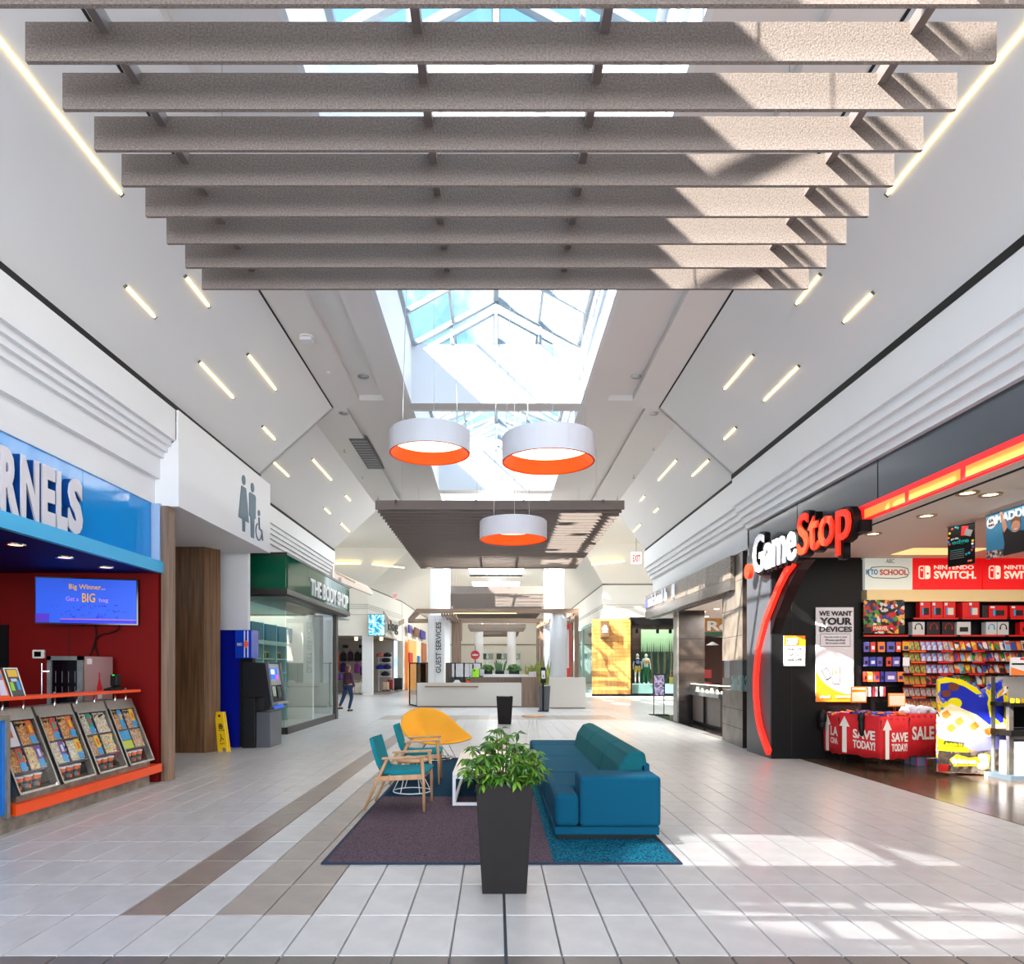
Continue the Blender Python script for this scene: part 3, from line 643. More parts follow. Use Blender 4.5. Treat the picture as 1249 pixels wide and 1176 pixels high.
# ------------------------------------------------------------------ armchairs (built facing +X)
CT = mat('chair_teal_fabric', (18, 128, 142), .9, noise=.15, nscale=150, bump=.2, bscale=200, spec=.2)
def armchair(label):
    t = thing('armchair', label, 'chair', (0, 0, 0), 'teal armchairs')
    for s in (-1, 1):
        MB().tube([(.30, s*.285, 0), (.295, s*.285, .3), (.27, s*.28, .585)], .015, 8, r2=.021).build('leg', CHAIRW, t, smooth=True)
        MB().tube([(-.36, s*.265, 0), (-.2, s*.275, .36), (-.10, s*.28, .575)], .015, 8, r2=.02).build('leg', CHAIRW, t, smooth=True)
        MB().hexa([(-.16, s*.28-.022, .555), (.30, s*.28-.022, .575), (.30, s*.28+.022, .575), (-.16, s*.28+.022, .555), (-.16, s*.28-.026, .58), (.30, s*.28-.026, .602), (.30, s*.28+.026, .602), (-.16, s*.28+.026, .58)]).build('armrest', CHAIRW, t, bevel=.008)
        MB().bar((-.24, s*.27, .345), (.29, s*.28, .375), .03, .055).build('side_rail', CHAIRW, t, bevel=.006)
    MB().bar((.27, -.27, .37), (.27, .27, .37), .03, .05).bar((-.2, -.27, .345), (-.2, .27, .345), .03, .05).build('cross_rail', CHAIRW, t)
    # seat and back shells, gently curved
    def shell(name, rows, th):
        b = MB(); n = 8; vs = []
        for (x, z, hw, nx, nz) in rows:
            for k in range(n+1):
                u = -1+2*k/n; cv = .02*(1-u*u); vs.append((x-nx*cv, u*hw, z-nz*cv))
        top = len(vs); vs += [(v[0]-rows[i//(n+1)][3]*th, v[1], v[2]-rows[i//(n+1)][4]*th) for i, v in enumerate(vs)]
        R = len(rows); fs = []
        for i in range(R-1):
            for k in range(n):
                a = i*(n+1)+k; fs += [(a, a+1, a+n+2, a+n+1), (top+a, top+a+n+1, top+a+n+2, top+a+1)]
            a = i*(n+1); fs += [(a, a+n+1, top+a+n+1, top+a), (a+n, top+a+n, top+a+2*n+1, a+2*n+1)]
        for i in (0, R-1):
            for k in range(n): a = i*(n+1)+k; fs.append((a, top+a, top+a+1, a+1))
        bm = bmesh.new(); 
        b.add(vs, fs); o = b.build(name, CT, t, smooth=True, bevel=.012, seg=3); bm.free()
        md = o.data; bm = bmesh.new(); bm.from_mesh(md); bmesh.ops.recalc_face_normals(bm, faces=bm.faces); bm.to_mesh(md); bm.free(); return o
    shell('seat', [(-.17, .445, .22, 0, 1), (-.05, .43, .25, 0, 1), (.15, .435, .26, 0, 1), (.28, .45, .255, .1, 1), (.34, .43, .24, .6, .8)], .05)
    shell('backrest', [(-.15, .42, .20, 1, .3), (-.19, .5, .225, 1, .12), (-.235, .65, .235, 1, .05), (-.27, .775, .225, 1, .02), (-.275, .79, .2, .9, .5)], .045)
    return t
ch = armchair('nearest teal armchair with beech arms, on the purple part of the rug')
c2 = copy_tree(ch, (-1.065, 9.42, .012), radians(2), 'teal armchair with beech arms behind the first, by the yellow shell chair')
ch.location = (-1.06, 7.73, .012); ch.rotation_euler = (0, 0, radians(-3))

# ------------------------------------------------------------------ round wooden side table with wire base
def wire_table(cx, cy, r, zt, ring, label, topm=CHAIRW):
    t = thing('side_table', label, 'table', (cx, cy, .012))
    MB().lathe(cx, cy, [(r-.01, zt-.028), (r, zt-.02), (r, zt-.006), (r-.01, zt)], 36).build('tabletop', topm, t)
    WM = mat('white_wire', (214, 216, 220), .4)
    MB().tube([(cx+ring*cos(2*pi*k/28), cy+ring*sin(2*pi*k/28), .025) for k in range(28)], .008, 6, closed=True).build('base_ring', WM, t, smooth=True)
    MB().tube([(cx+.07*cos(2*pi*k/16), cy+.07*sin(2*pi*k/16), zt-.035) for k in range(16)], .007, 6, closed=True).build('top_ring', WM, t, smooth=True)
    for k in range(6):
        a = 2*pi*k/6; e = a+(pi/6 if k % 2 else -pi/6)
        MB().tube([(cx+ring*cos(a), cy+ring*sin(a), .025), (cx+.07*cos(e), cy+.07*sin(e), zt-.035)], .006, 6).build('leg', WM, t)
wire_table(-1.05, 8.62, .20, .42, .235, 'round wooden side table on a white wire base between the teal armchairs')
wire_table(PX(650, 13.4), 13.4, .22, PZ(872.5, 13.4), .15, 'small round side table standing beyond the sofa end')

# ------------------------------------------------------------------ coffee table
t = thing('coffee_table', 'low white coffee table with a box frame behind the tall planter', 'table', (-.1, 8.8, .012))
WF = mat('white_steel', (212, 214, 222), .35)
MB().box(-.49, 7.75, .35, .32, 8.82, .385).build('top_slab', mat('white_stone_top', (226, 218, 208), .35), t, bevel=.004)
MB().box(-.49, 8.825, .35, .32, 9.9, .385).build('top_slab', mat('white_stone_top', (226, 218, 208), .35), t, bevel=.004)
for x in (-.49, .285):
    for y in (7.75, 9.865): MB().box(x, y, .012, x+.035, y+.035, .35).build('leg', WF, t)
    MB().box(x, 7.785, .012, x+.035, 9.865, .045).build('floor_rail', WF, t); MB().box(x, 7.785, .315, x+.035, 9.865, .35).build('top_rail', WF, t)
for y in (7.75, 9.865): MB().box(-.455, y, .012, .285, y+.035, .045).build('floor_rail', WF, t); MB().box(-.455, y, .315, .285, y+.035, .35).build('top_rail', WF, t)

# ------------------------------------------------------------------ yellow shell chair
YF = mat('mustard_fabric', (224, 162, 50), .85, noise=.08, nscale=120, bump=.15, bscale=180, spec=.2)
ol = [(540,87),(470,92),(400,115),(352,160),(332,225),(345,280),(380,330),(430,368),(520,392),(620,403),(720,402),(820,388),(900,370),(955,348),(930,322),(850,262),(780,190),(720,140),(660,107),(600,91)]
dep = [12.15,12.2,12.15,12.0,11.85,11.72,11.6,11.52,11.45,11.42,11.42,11.45,11.5,11.56,11.66,11.85,12.0,12.08,12.12,12.14]
rim = []
for (u, v), d in zip(ol, dep):
    x = 440+u/6.94; y = 850+v/6.94; rim.append(Vector((PX(x, d), d, PZ(y, d))))
cen = sum(rim, Vector())/len(rim)
yc = thing('shell_chair', 'mustard yellow shell lounge chair with a tip-shaped seat on a wire base', 'chair', (cen.x, cen.y, 0))
bot = Vector((cen.x-.02, cen.y+.08, cen.z-.26))
b = MB(); N = len(rim); rings = 7; vs = []
for i in range(rings):
    f = i/rings; g2 = 1-(1-f)**2
    for p in rim:
        q = p.lerp(Vector((bot.x, bot.y, p.z)), f); q.z = p.z+(bot.z-p.z)*g2*1.0; vs.append(q)
vs.append(bot); fs = []
for i in range(rings-1):
    for k in range(N): fs.append((i*N+k, i*N+(k+1) % N, (i+1)*N+(k+1) % N, (i+1)*N+k))
for k in range(N): fs.append(((rings-1)*N+k, (rings-1)*N+(k+1) % N, len(vs)-1))
b.add(vs, fs); o = b.build('shell', YF, yc, smooth=True)
s = o.modifiers.new('solid', 'SOLIDIFY'); s.thickness = .035; s.offset = 0
s = o.modifiers.new('sub', 'SUBSURF'); s.levels = 1; s.render_levels = 2
bx, by = bot.x, bot.y-.02
for sx, sy in ((-1, -1), (1, -1), (1, 1), (-1, 1)):
    MB().tube([(bx+sx*.10, by+sy*.1, bot.z-.02), (bx+sx*.26, by+sy*.26, .02)], .008, 8).build('leg', CHROME, yc, smooth=True)
MB().tube([(bx+.27*cos(2*pi*k/32)*1.33, by+.27*sin(2*pi*k/32)*1.33, .02) for k in range(32)], .008, 6, closed=True).build('base_ring', CHROME, yc, smooth=True)
MB().tube([(bx+.3, by-.25, .26), (bx+.42, by-.3, .05)], .007, 6).build('front_stay', CHROME, yc)

# ------------------------------------------------------------------ planters
PLM = mat('planter_dark', (28, 25, 25), .6, noise=.1, nscale=12, bump=.05, bscale=200, spec=.2); SOIL = mat('soil', (40, 28, 20), .95, noise=.4, nscale=30, bump=.5)
def planter(cx, cy, wb2, wt2, h, label, name='planter', pm=None):
    t = thing(name, label, 'planter', (cx, cy, 0)); a = wb2/2; c = wt2/2; pm = pm or PLM
    ti = c-.018; z2 = h-.05
    b = MB(); b.add([(cx-a,cy-a,0),(cx+a,cy-a,0),(cx+a,cy+a,0),(cx-a,cy+a,0),(cx-c,cy-c,h),(cx+c,cy-c,h),(cx+c,cy+c,h),(cx-c,cy+c,h),(cx-ti,cy-ti,h),(cx+ti,cy-ti,h),(cx+ti,cy+ti,h),(cx-ti,cy+ti,h),(cx-ti,cy-ti,z2),(cx+ti,cy-ti,z2),(cx+ti,cy+ti,z2),(cx-ti,cy+ti,z2)],
      [(0,3,2,1),(0,1,5,4),(1,2,6,5),(2,3,7,6),(3,0,4,7),(4,5,9,8),(5,6,10,9),(6,7,11,10),(7,4,8,11),(8,9,13,12),(9,10,14,13),(10,11,15,14),(11,8,12,15)])
    pot = b.build('pot', pm, t, bevel=.004)
    MB().box(cx-ti, cy-ti, z2-.02, cx+ti, cy+ti, z2-.005).build('soil', SOIL, pot); return t
pt0 = planter(.058, 4.905, .305, .395, .765, 'tall tapering dark planter with a bushy green plant, in front of the seating')
pl = thing('umbrella_plant', 'bushy glossy green umbrella plant growing in the nearest tall planter', 'plant', (.058, 4.905, .715))
LG = [mat('leaf_green_a', (70, 120, 28), .35, noise=.25, nscale=20), mat('leaf_green_b', (40, 86, 20), .35, noise=.25, nscale=20), mat('leaf_green_c', (104, 150, 38), .38, noise=.2, nscale=20)]
lm = []
for m in LG:
    for L, Wd in ((.082, .026), (.066, .021)):
        v = [(0,0,0),(L*.3,-Wd*.42,-.003),(L*.3,Wd*.42,-.003),(L*.3,0,.006),(L*.62,-Wd*.5,-.012),(L*.62,Wd*.5,-.012),(L*.62,0,-.002),(L,0,-.03)]
        me = bpy.data.meshes.new('leaf'); me.from_pydata(v, [], [(0,1,3),(0,3,2),(1,4,6,3),(3,6,5,2),(4,7,6),(6,7,5)]); me.materials.append(m)
        for p in me.polygons: p.use_smooth = True
        lm.append(me)
st = MB(); base = Vector((.058, 4.905, .715)); rnd = random.Random(5); cnt = 0
for i in range(43):
    a = rnd.uniform(0, 2*pi); rr = sqrt(rnd.uniform(.0, 1)); el = (1-rr**2*.9)
    tip = base+Vector((rr*.32*cos(a), rr*.27*sin(a)-.02, .10+.36*el*rnd.uniform(.55, 1.0)))
    if i < 7: tip = base+Vector((-.22+.075*i, -.20, .05+rnd.uniform(0, .06)))
    root = base+Vector((rr*.06*cos(a), rr*.06*sin(a), -.02)); mid = (root+tip)/2+Vector((rr*.05*cos(a), rr*.05*sin(a), .05))
    st.tube([root, mid, tip], .005, 5, r2=.003)
    n = 7
    for k in range(n):
        if cnt >= 298: break
        ang = a+2*pi*k/n+rnd.uniform(-.2, .2); tilt = rnd.uniform(-.5, .5)+(.2 if rr > .8 else 0)
        inst('leaf', lm[rnd.choice([0, 1, 2, 3, 0, 1, 4, 5])], tip, pl, rot=(rnd.uniform(-.3, .3), tilt, ang), scale=(rnd.uniform(.85, 1.15),)*3); cnt += 1
mass = MB(); mids = list(range(6))
for i in range(75):
    a = rnd.uniform(0, 2*pi); rr = sqrt(rnd.uniform(0, .85)); tip = base+Vector((rr*.29*cos(a), rr*.25*sin(a), .03+.35*(1-rr**2*.8)*rnd.uniform(.2, .95)))
    for k in range(7):
        me = lm[rnd.choice([0, 1, 2, 3])]; M = Matrix.Translation(tip) @ Matrix.Rotation(a+2*pi*k/7+rnd.uniform(-.2, .2), 4, 'Z') @ Matrix.Rotation(rnd.uniform(-.5, .7), 4, 'Y')
        mass.mi(rnd.choice([0, 0, 1, 1, 2])); mass.add([M @ v.co for v in me.vertices], [tuple(p.vertices) for p in me.polygons])
mass.build('foliage', LG, pl, kind='stuff')
st.build('stems', mat('stem_brown', (92, 84, 42), .6), pl)
planter(.24, 19.3, .36, .46, .77, 'second tall dark planter standing between the seating and the guest desk')
b = MB(); rnd = random.Random(9)
for i in range(70):
    x = .24+rnd.uniform(-.2, .2); y = 19.3+rnd.uniform(-.2, .2); a = rnd.uniform(0, 6.28)
    b.add([(x, y, .715), (x+.012, y, .715), (x+.03*cos(a), y+.03*sin(a), .80)], [(0, 1, 2)])
b.build('moss_cover', mat('pale_green_moss', (190, 210, 160), .8), None, label='low pale green growth inside the second dark planter', cat='plant', kind='stuff')
# ------------------------------------------------------------------ snack bar on the left
XL = -4.72; EX = (0, 1, 0); EZ = (0, 0, 1)
sg = thing('snack_bar_sign', 'glossy bright blue sign band with white raised popcorn-shop lettering', 'sign', (XL, 5.0, 3.02))
for a, c2 in ((-1, 2.95), (2.96, 5.4), (5.41, 7.86), (7.87, 9.42)): MB().box(XL-.12, a, 3.0, XL, c2, 3.82).build('panel', BLUE, sg)
MB().box(-4.80, -1, 2.862, -4.57, 9.46, 3.02).build('lower_lip', LBLUE, sg)
LW = mat('sign_letter_white', (216, 214, 220), .35); LS = mat('sign_letter_side', (10, 74, 150), .4)
for chx, y0, wd in (('K', 5.91, .24), ('E', 6.19, .2), ('R', 6.42, .25), ('N', 6.705, .26), ('E', 7.015, .205), ('L', 7.25, .175), ('S', 7.45, .25)):
    text(chx, LS, sg, (XL+.0, y0, 3.035), EX, EZ, wd, .61, .085, .045, name='letter_side')
    text(chx, LW, sg, (XL+.085, y0, 3.035), EX, EZ, wd, .61, .018, .045, name='letter')
# shell of the bar
b = MB().box(-8.5, 9.42, 0, -4.62, 9.6, 2.86).box(-8.6, 3.5, 0, -8.5, 9.6, 2.9)
kw = struct(b, 'wall_snack_bar', RED)
MB().box(PX(84, 9.42)-.004, 9.412, 0, PX(84, 9.42)+.004, 9.42, 2.87).build('panel_joint', mat('dark_red_joint', (60, 4, 4), .6), kw)
MB().box(-8.5, 9.40, 0, PX(9.5, 9.4), 9.42, 2.15).build('dark_door', BLACK, kw)
MB().box(-6.86, 9.38, 1.62, -6.83, 9.40, 1.75).build('door_handle', CHROME, kw)
struct(MB().box(-8.5, -1, 2.86, -4.64, 9.42, 2.9), 'ceiling_snack_bar', NAVY)
for x, y, nn in ((19, 664, 'nearest'), (79, 679.5, 'middle'), (129, 691.5, 'farthest')):
    d = F*(2.86-CH)/(VY-y); X = PX(x, d)
    t = thing('downlight', '%s small downlight under the blue snack bar sign' % nn, 'light', (X, d, 2.86))
    MB().lathe(X, d, [(.07, 2.85), (.095, 2.845), (.10, 2.86)], 18, cap=False).build('trim_ring', CHROME, t)
    MB().lathe(X, d, [(.07, 2.852), (.01, 2.853)], 16, cap=False).build('bulb', lit('snack_bulb', (255, 214, 170), 1.6), t)
# television
d = 9.3; tv = thing('wall_television', 'flat television showing a blue advert on the red wall', 'television', (PX(108, d), d, PZ(752, d)))
def tvq(u0, v0, u1, v1, off, m, n):       # u,v 0..1 on the screen; left edge nearer than right
    def p(u, v, o): dd = 9.02+.33*u-o; return Vector((-6.02+1.14*u, dd, 2.16+(.0-.0*u)+.585*v))
    a, b2, c2, e = p(u0, v0, off), p(u1, v0, off), p(u1, v1, off), p(u0, v1, off); bk = Vector((0, .012 if off > .001 else .04, 0))
    MB().hexa([a, b2, b2+bk, a+bk, e, c2, c2+bk, e+bk]).build(n, m, tv)
tvq(-.015, -.03, 1.015, 1.03, 0, BLACKG, 'bezel')
tvq(0, 0, 1, 1, .014, lit('tv_blue', (6, 80, 220), .3), 'screen')
tvq(.24, .075, 1, .09, .018, lit('tv_orange', (200, 90, 60), .5), 'screen_line'); tvq(.24, .0, 1, .065, .018, lit('tv_deep_blue', (10, 30, 220), .6), 'screen_band'); tvq(0, 0, .13, .2, .018, lit('tv_purple', (60, 20, 170), .5), 'screen_badge')
def tvt(s, u, v, wd, ht, m): text(s, m, tv, (-6.02+1.14*u, 9.02+.33*u-.028, 2.16+.585*v), (1.14, .33, 0), EZ, wd, ht, .004, .01)
tvt('Big Winner...', .33, .73, .43, .085, lit('tv_yellow', (200, 150, 20), .5)); tvt('BIG', .46, .47, .155, .12, lit('tv_yellow', (200, 150, 20), .5))
tvt('Get a', .30, .49, .15, .06, lit('tv_lilac', (150, 120, 230), .5)); tvt('bag', .63, .46, .11, .065, lit('tv_lilac', (150, 120, 230), .5))
b = MB(); rnd = random.Random(3)
for i in range(46):
    u = rnd.uniform(.15, .9); v = rnd.uniform(.12, .42); X, Y, Z = -6.02+1.14*u, 9.02+.33*u-.022, 2.16+.585*v; b.cbox((X, Y, Z), (.012, .004, .012))
b.build('confetti', lit('tv_confetti', (40, 30, 190), .4), tv, kind='stuff')
b = MB(); 
def wp(x, y): return (PX(x, 9.38), 9.385, PZ(y, 9.38))
for pts in ([(148, 760), (143, 769), (135, 772), (123, 774), (117, 780), (116, 790), (119, 800)], [(115, 757), (117, 768), (117, 778), (113, 792), (109, 800)], [(96, 756), (97, 761), (101, 763), (106, 760), (108, 756)]):
    b.tube([wp(*q) for q in pts], .009, 6)
b.build('hanging_cable', BLACK, None, label='black cables hanging down the red wall below the television', cat='cable')
X, Y, Z = wp(46.5, 798); t = thing('thermostat', 'small cream wall thermostat with dark display on the red wall', 'thermostat', (X, 9.4, Z-.08))
MB().box(X-.08, 9.37, Z-.06, X+.08, 9.42, Z+.06).build('case', CREAM, t, bevel=.015); MB().box(X-.045, 9.365, Z-.035, X+.045, 9.371, Z+.035).build('display', BLACKG, t)
# counter carcass and orange bar
ct = thing('snack_counter', 'concrete-look snack bar counter with orange bar and orange shelf', 'counter', (-4.9, 7.5, 0))
CONC = mat('grey_laminate', (150, 142, 130), .6, noise=.25, nscale=9)
MB().box(-5.35, 3.0, 0, -4.62, 9.18, .17).build('plinth', CONC, ct)
MB().box(-5.4, 3.0, .17, -4.80, 9.16, 1.0).build('carcass', BLACK, ct)
MB().box(-4.66, 6.48, .165, -4.51, 9.3, .27).box(-4.66, 6.48, .165, -5.0, 6.62, .27).build('orange_bar', ORANGE, ct)
MB().box(-4.80, 6.6, .27, -4.60, 9.15, .34).build('grey_rail', CONC, ct)
MB().box(-4.98, 3.2, 1.245, -4.72, 9.15, 1.278).build('orange_shelf', ORANGE, ct)
for y in (6.75, 7.05, 7.55, 7.95, 8.3, 8.75, 9.0): MB().cyl(-4.84, y, 1.0, 1.30, .011, 10).build('shelf_post', CHROME, ct, smooth=True)
MB().box(-6.4, 3.0, .9, -5.45, 9.4, .95).box(-6.4, 3.0, 0, -5.45, 9.4, .9).build('rear_worktop', GREYM, ct)
bp = thing('blue_counter_panel', 'ribbed bright blue counter front with steel cap, nearest the camera', 'counter', (-4.6, 4.8, .17))
MB().box(-4.9, 3.0, .2, -4.535, 6.36, 1.08).build('body', mat('panel_blue', (10, 116, 206), .4), bp)
for i in range(24): MB().box(-4.535, 4.0+.1*i, .22, -4.522, 4.0+.1*i+.085, 1.08).build('slat', mat('panel_blue', (10, 116, 206), .4), bp)
MB().box(-4.95, 3.0, 1.08, -4.50, 6.38, 1.13).box(-4.54, 6.34, .17, -4.50, 6.38, 1.08).build('steel_cap', GREYM, bp)
# four slanted popcorn display cases
POPS = [art('popcorn_%d' % i, cs, 60, i) for i, cs in enumerate([[(206,150,92),(228,178,120),(188,128,70)], [(222,196,150),(236,214,172),(204,170,118)], [(214,204,180),(232,224,204),(196,180,150)], [(232,120,120),(120,200,160),(240,220,120),(226,206,190)], [(196,160,120),(212,180,150),(170,130,96)]])]
CARD = [mat('card_'+n, c, .5) for n, c in (('orange', (226, 110, 46)), ('teal', (20, 150, 130)), ('purple', (110, 84, 176)), ('yellow', (240, 196, 30)), ('red', (196, 70, 60)), ('white', (226, 226, 232)), ('blue', (40, 160, 224)))]
NVB = mat('navy_bar', (30, 36, 66), .4)
A0 = Vector((-4.53, 0, .345)); A1 = Vector((-4.80, 0, 1.06)); UP = (A1-A0); UL = UP.length; UPn = UP.normalized(); NRM = Vector((UPn.z, 0, -UPn.x))
def cp(y, v, o=0): p = A0+UP*v+NRM*o; return Vector((p.x, y, p.z))
def slab(y0, y1, v0, v1, o0, o1): return MB().hexa([cp(y0,v0,o0), cp(y1,v0,o0), cp(y1,v0,o1), cp(y0,v0,o1), cp(y0,v1,o0), cp(y1,v1,o0), cp(y1,v1,o1), cp(y0,v1,o1)])
layout = [[(5, 0, None), (0, 0, None), (0, 4, None), (1, 2, None)], [(0, 4, None), (0, 0, None), (2, 2, None), (2, 3, None)], [(2, 1, None), (2, None, None), (4, 3, None), (3, None, None)], [(0, 6, None), (4, 3, None), (2, 6, 1), (4, None, None)]]
desc = ['slanted glass popcorn case nearest the blue counter panel', 'slanted glass popcorn case, second from the blue counter panel', 'slanted glass popcorn case with rainbow popcorn', 'slanted glass popcorn case at the far end by the wood post']
TUBA = art('tub_print', [(226, 84, 30), (240, 110, 40), (40, 44, 50), (90, 120, 130)], 26, 4); LID = mat('tub_lid', (226, 224, 226), .4)
tubn = 0
for i in range(4):
    y0 = 6.55+.66*i; y1 = y0+.60
    t = thing('popcorn_case', desc[i], 'display case', (-4.7, (y0+y1)/2, .34), 'slanted popcorn cases on the counter')
    slab(y0+.01, y1-.01, .27, 1, -.075, -.065).build('back_board', mat('case_inside', (60, 58, 62), .5), t)
    for a, c2 in ((y0, y0+.012), (y1-.012, y1)): slab(a, c2, 0, 1, -.075, 0).build('side_panel', GREYM, t)
    for a in ((y0, y0+.02, 0, 1), (y1-.02, y1, 0, 1), (y0, y1, 0, .03), (y0, y1, .97, 1)): slab(*a, -.012, .008).build('frame', GREYM, t)
    slab(y0+.02, y1-.02, .03, .97, -.004, 0).build('glass_pane', CASEG, t)
    MB().hexa([(-4.80, y0-.01, 1.06), (-4.80, y1+.01, 1.06), (-5.0, y1+.01, 1.06), (-5.0, y0-.01, 1.06), (-4.84, y0-.01, 1.16), (-4.84, y1+.01, 1.16), (-5.0, y1+.01, 1.16), (-5.0, y0-.01, 1.16)]).build('steel_top', GREYM, t)
    ym = (y0+y1)/2
    for a in ((y0+.02, y1-.02, .60, .625), (y0+.02, y1-.02, .26, .285), (ym-.008, ym+.008, .285, .97)): slab(*a, -.065, -.015).build('divider', NVB, t)
    for q, (pm, cm, ex) in enumerate(layout[i]):
        ya = y0+.03 if q % 2 == 0 else ym+.012; yb = ya+.255; va, vb = ((.63, .96) if q < 2 else (.29, .6))
        if pm == 5: slab(ya, yb, va, vb, -.03, -.02).build('price_card', CARD[5], t); slab(ya+.05, yb-.06, va+.12, vb-.1, -.02, -.015).build('card_picture', CARD[0], t); continue
        if ex: slab(ya, yb, .44, vb, -.03, -.02).build('price_card', CARD[6], t); slab(ya, yb, va, .43, -.03, -.02).build('price_card', mat('card_lime', (190, 210, 60), .5), t); continue
        b = MB(); rnd = random.Random(i*10+q); nu, nv = 16, 14; vs = []
        for a in range(nu+1):
            for c2 in range(nv+1): vs.append(cp(ya+(yb-ya)*a/nu, va+(vb-va)*c2/nv, -.028+rnd.uniform(-.012, .012)))
        b.add(vs, [(a*(nv+1)+c2, (a+1)*(nv+1)+c2, (a+1)*(nv+1)+c2+1, a*(nv+1)+c2+1) for a in range(nu) for c2 in range(nv)])
        b.build('popcorn', POPS[pm], t, kind='stuff')
        if cm is not None:
            yc0 = ya+.15
            fc = slab(yc0, yc0+.085, va+.12, vb, -.022, -.018).build('flavour_card', CARD[cm], t); slab(yc0, yc0+.085, va+.01, va+.12, -.022, -.018).build('price_tag', CARD[6], t)
            slab(yc0+.025, yc0+.06, va+.16, va+.26, -.018, -.015).build('card_picture', CARD[(cm+3) % 6], fc)
    for q in range(3):
        y = y0+.13+.135*q; X = -4.645+0.0; z = .375
        k = thing('popcorn_tub', 'orange and black popcorn tub, %s in the %s' % (('left one' , 'middle one', 'right one')[q], ['nearest', 'second', 'third', 'farthest'][i]+' slanted case'), 'tub', (X, y, z), 'popcorn tubs in the cases')
        MB().lathe(X, y, [(.038, z), (.05, z+.115)], 16).build('cup', TUBA, k); MB().cyl(X, y, z+.115, z+.132, .053, 16).build('lid', LID, k)
# drinks fridge
fr = thing('drinks_fridge', 'small silver drinks fridge with dark glass door on the back counter', 'fridge', (-5.4, 8.9, .95))
fx0, fx1 = PX(59, 8.6), PX(102.5, 8.6); zt = PZ(800.5, 8.6)
MB().box(fx0, 8.62, .95, fx1, 9.25, zt).build('body', mat('fridge_silver', (178, 150, 150), .4, .3), fr, bevel=.01)
fdr = MB().box(fx0, 8.57, .97, fx0+.05, 8.615, zt).box(fx1-.07, 8.57, .97, fx1, 8.615, zt).box(fx0, 8.57, zt-.05, fx1, 8.615, zt).build('door_frame', GREYM, fr)
MB().box(fx0+.05, 8.585, .97, fx1-.07, 8.60, zt-.05).build('door_glass', mat('dark_door_glass', (10, 6, 10), .08), fdr)
MB().box(fx1-.03, 8.575, 1.0, fx1-.015, 8.60, zt-.06).build('red_edge', mat('red_strip', (180, 40, 30), .5), fr)
MB().cyl(fx0-.03, 8.52, 1.18, 1.62, .012, 10).bar((fx0-.03, 8.52, 1.52), (fx0+.03, 8.57, 1.52), .015, .015).build('door_handle', CHROME, fdr)
bt = mat('bottle_red', (190, 20, 34), .4)
sx = fx1+.002
b = MB().prism([(8.88, 1.08), (8.98, 1.08), (8.985, 1.3), (8.94, 1.42), (8.94, 1.5), (8.92, 1.5), (8.92, 1.42), (8.875, 1.3)], sx, sx+.004, 'x'); b.build('bottle_picture', bt, fr)
MB().prism([(8.88, 1.16), (8.98, 1.16), (8.98, 1.24), (8.88, 1.24)], sx+.004, sx+.006, 'x').build('bottle_label', LID, fr)
MB().box(sx, 8.66, zt-.1, sx+.004, 8.76, zt-.03).build('sticker', LID, fr)
for i in range(3):
    for q in range(4): MB().cyl(fx0+.1+.08*q, 8.605, 1.0+.19*i, 1.14+.19*i, .022, 8).build('bottle_behind_glass', mat('dim_bottle', (50, 16, 60), .4), fr)
# card terminal, leaflets, jar
X, Y = PX(124, 8.75), 8.75; t = thing('card_terminal', 'small black card terminal with a green light on the snack counter', 'terminal', (-4.85, 8.75, 1.278))
MB().hexa([(-4.90, 8.6, 1.278), (-4.80, 8.6, 1.278), (-4.80, 8.82, 1.278), (-4.90, 8.82, 1.278), (-4.90, 8.6, 1.30), (-4.80, 8.6, 1.30), (-4.80, 8.82, 1.33), (-4.90, 8.82, 1.33)]).build('base', BLACK, t)
MB().box(-4.89, 8.72, 1.33, -4.80, 8.82, 1.48).build('reader', BLACK, t, bevel=.012); MB().box(-4.86, 8.715, 1.465, -4.83, 8.722, 1.475).build('indicator', lit('green_led', (30, 220, 60), 1), t)
def leaflet(y0, wd, h, m, lab, lines):
    t = thing('menu_stand', lab, 'sign', (-4.84, y0+wd/2, 1.278))
    y1 = y0+wd
    def lp(u, v, o=0): return Vector((-4.78-.0*u-.06*v+o, y0+wd*u-.045*v, 1.278+h*v))
    MB().hexa([lp(0,0,-.02), lp(1,0,-.02), lp(1,0), lp(0,0), lp(0,1,-.02), lp(1,1,-.02), lp(1,1), lp(0,1)]).build('panel', m, t)
    for (u0, v0, u1, v1, mm) in lines:
        MB().hexa([lp(u0,v0,0), lp(u1,v0,0), lp(u1,v0,.004), lp(u0,v0,.004), lp(u0,v1,0), lp(u1,v1,0), lp(u1,v1,.004), lp(u0,v1,.004)]).build('print', mm, t)
YB = mat('print_yellow', (226, 186, 60), .5); LB = mat('print_lilac', (206, 206, 232), .5); LM = mat('print_lime', (150, 214, 60), .5)
leaflet(6.63, .145, .265, CARD[0], 'orange leaflet stand with a white price slip on the orange shelf', [(.18, .06, .82, .62, LB), (.12, .7, .3, .92, YB), (.4, .74, .56, .92, CARD[6]), (.66, .68, .84, .88, CARD[6])])
leaflet(6.80, .20, .285, mat('card_charcoal', (70, 74, 78), .5), 'grey leaflet stand with a yellow heading on the orange shelf', [(.2, .68, .85, .93, YB), (.15, .2, .38, .5, LM), (.62, .22, .8, .55, CARD[6]), (.3, .52, .7, .62, LB), (0, 0, .06, 1, LID), (.94, 0, 1, 1, LID), (0, .96, 1, 1, LID)])
t = thing('snack_jar', 'small orange jar with a blue band at the end of the orange shelf', 'jar', (-4.83, 6.53, 1.278))
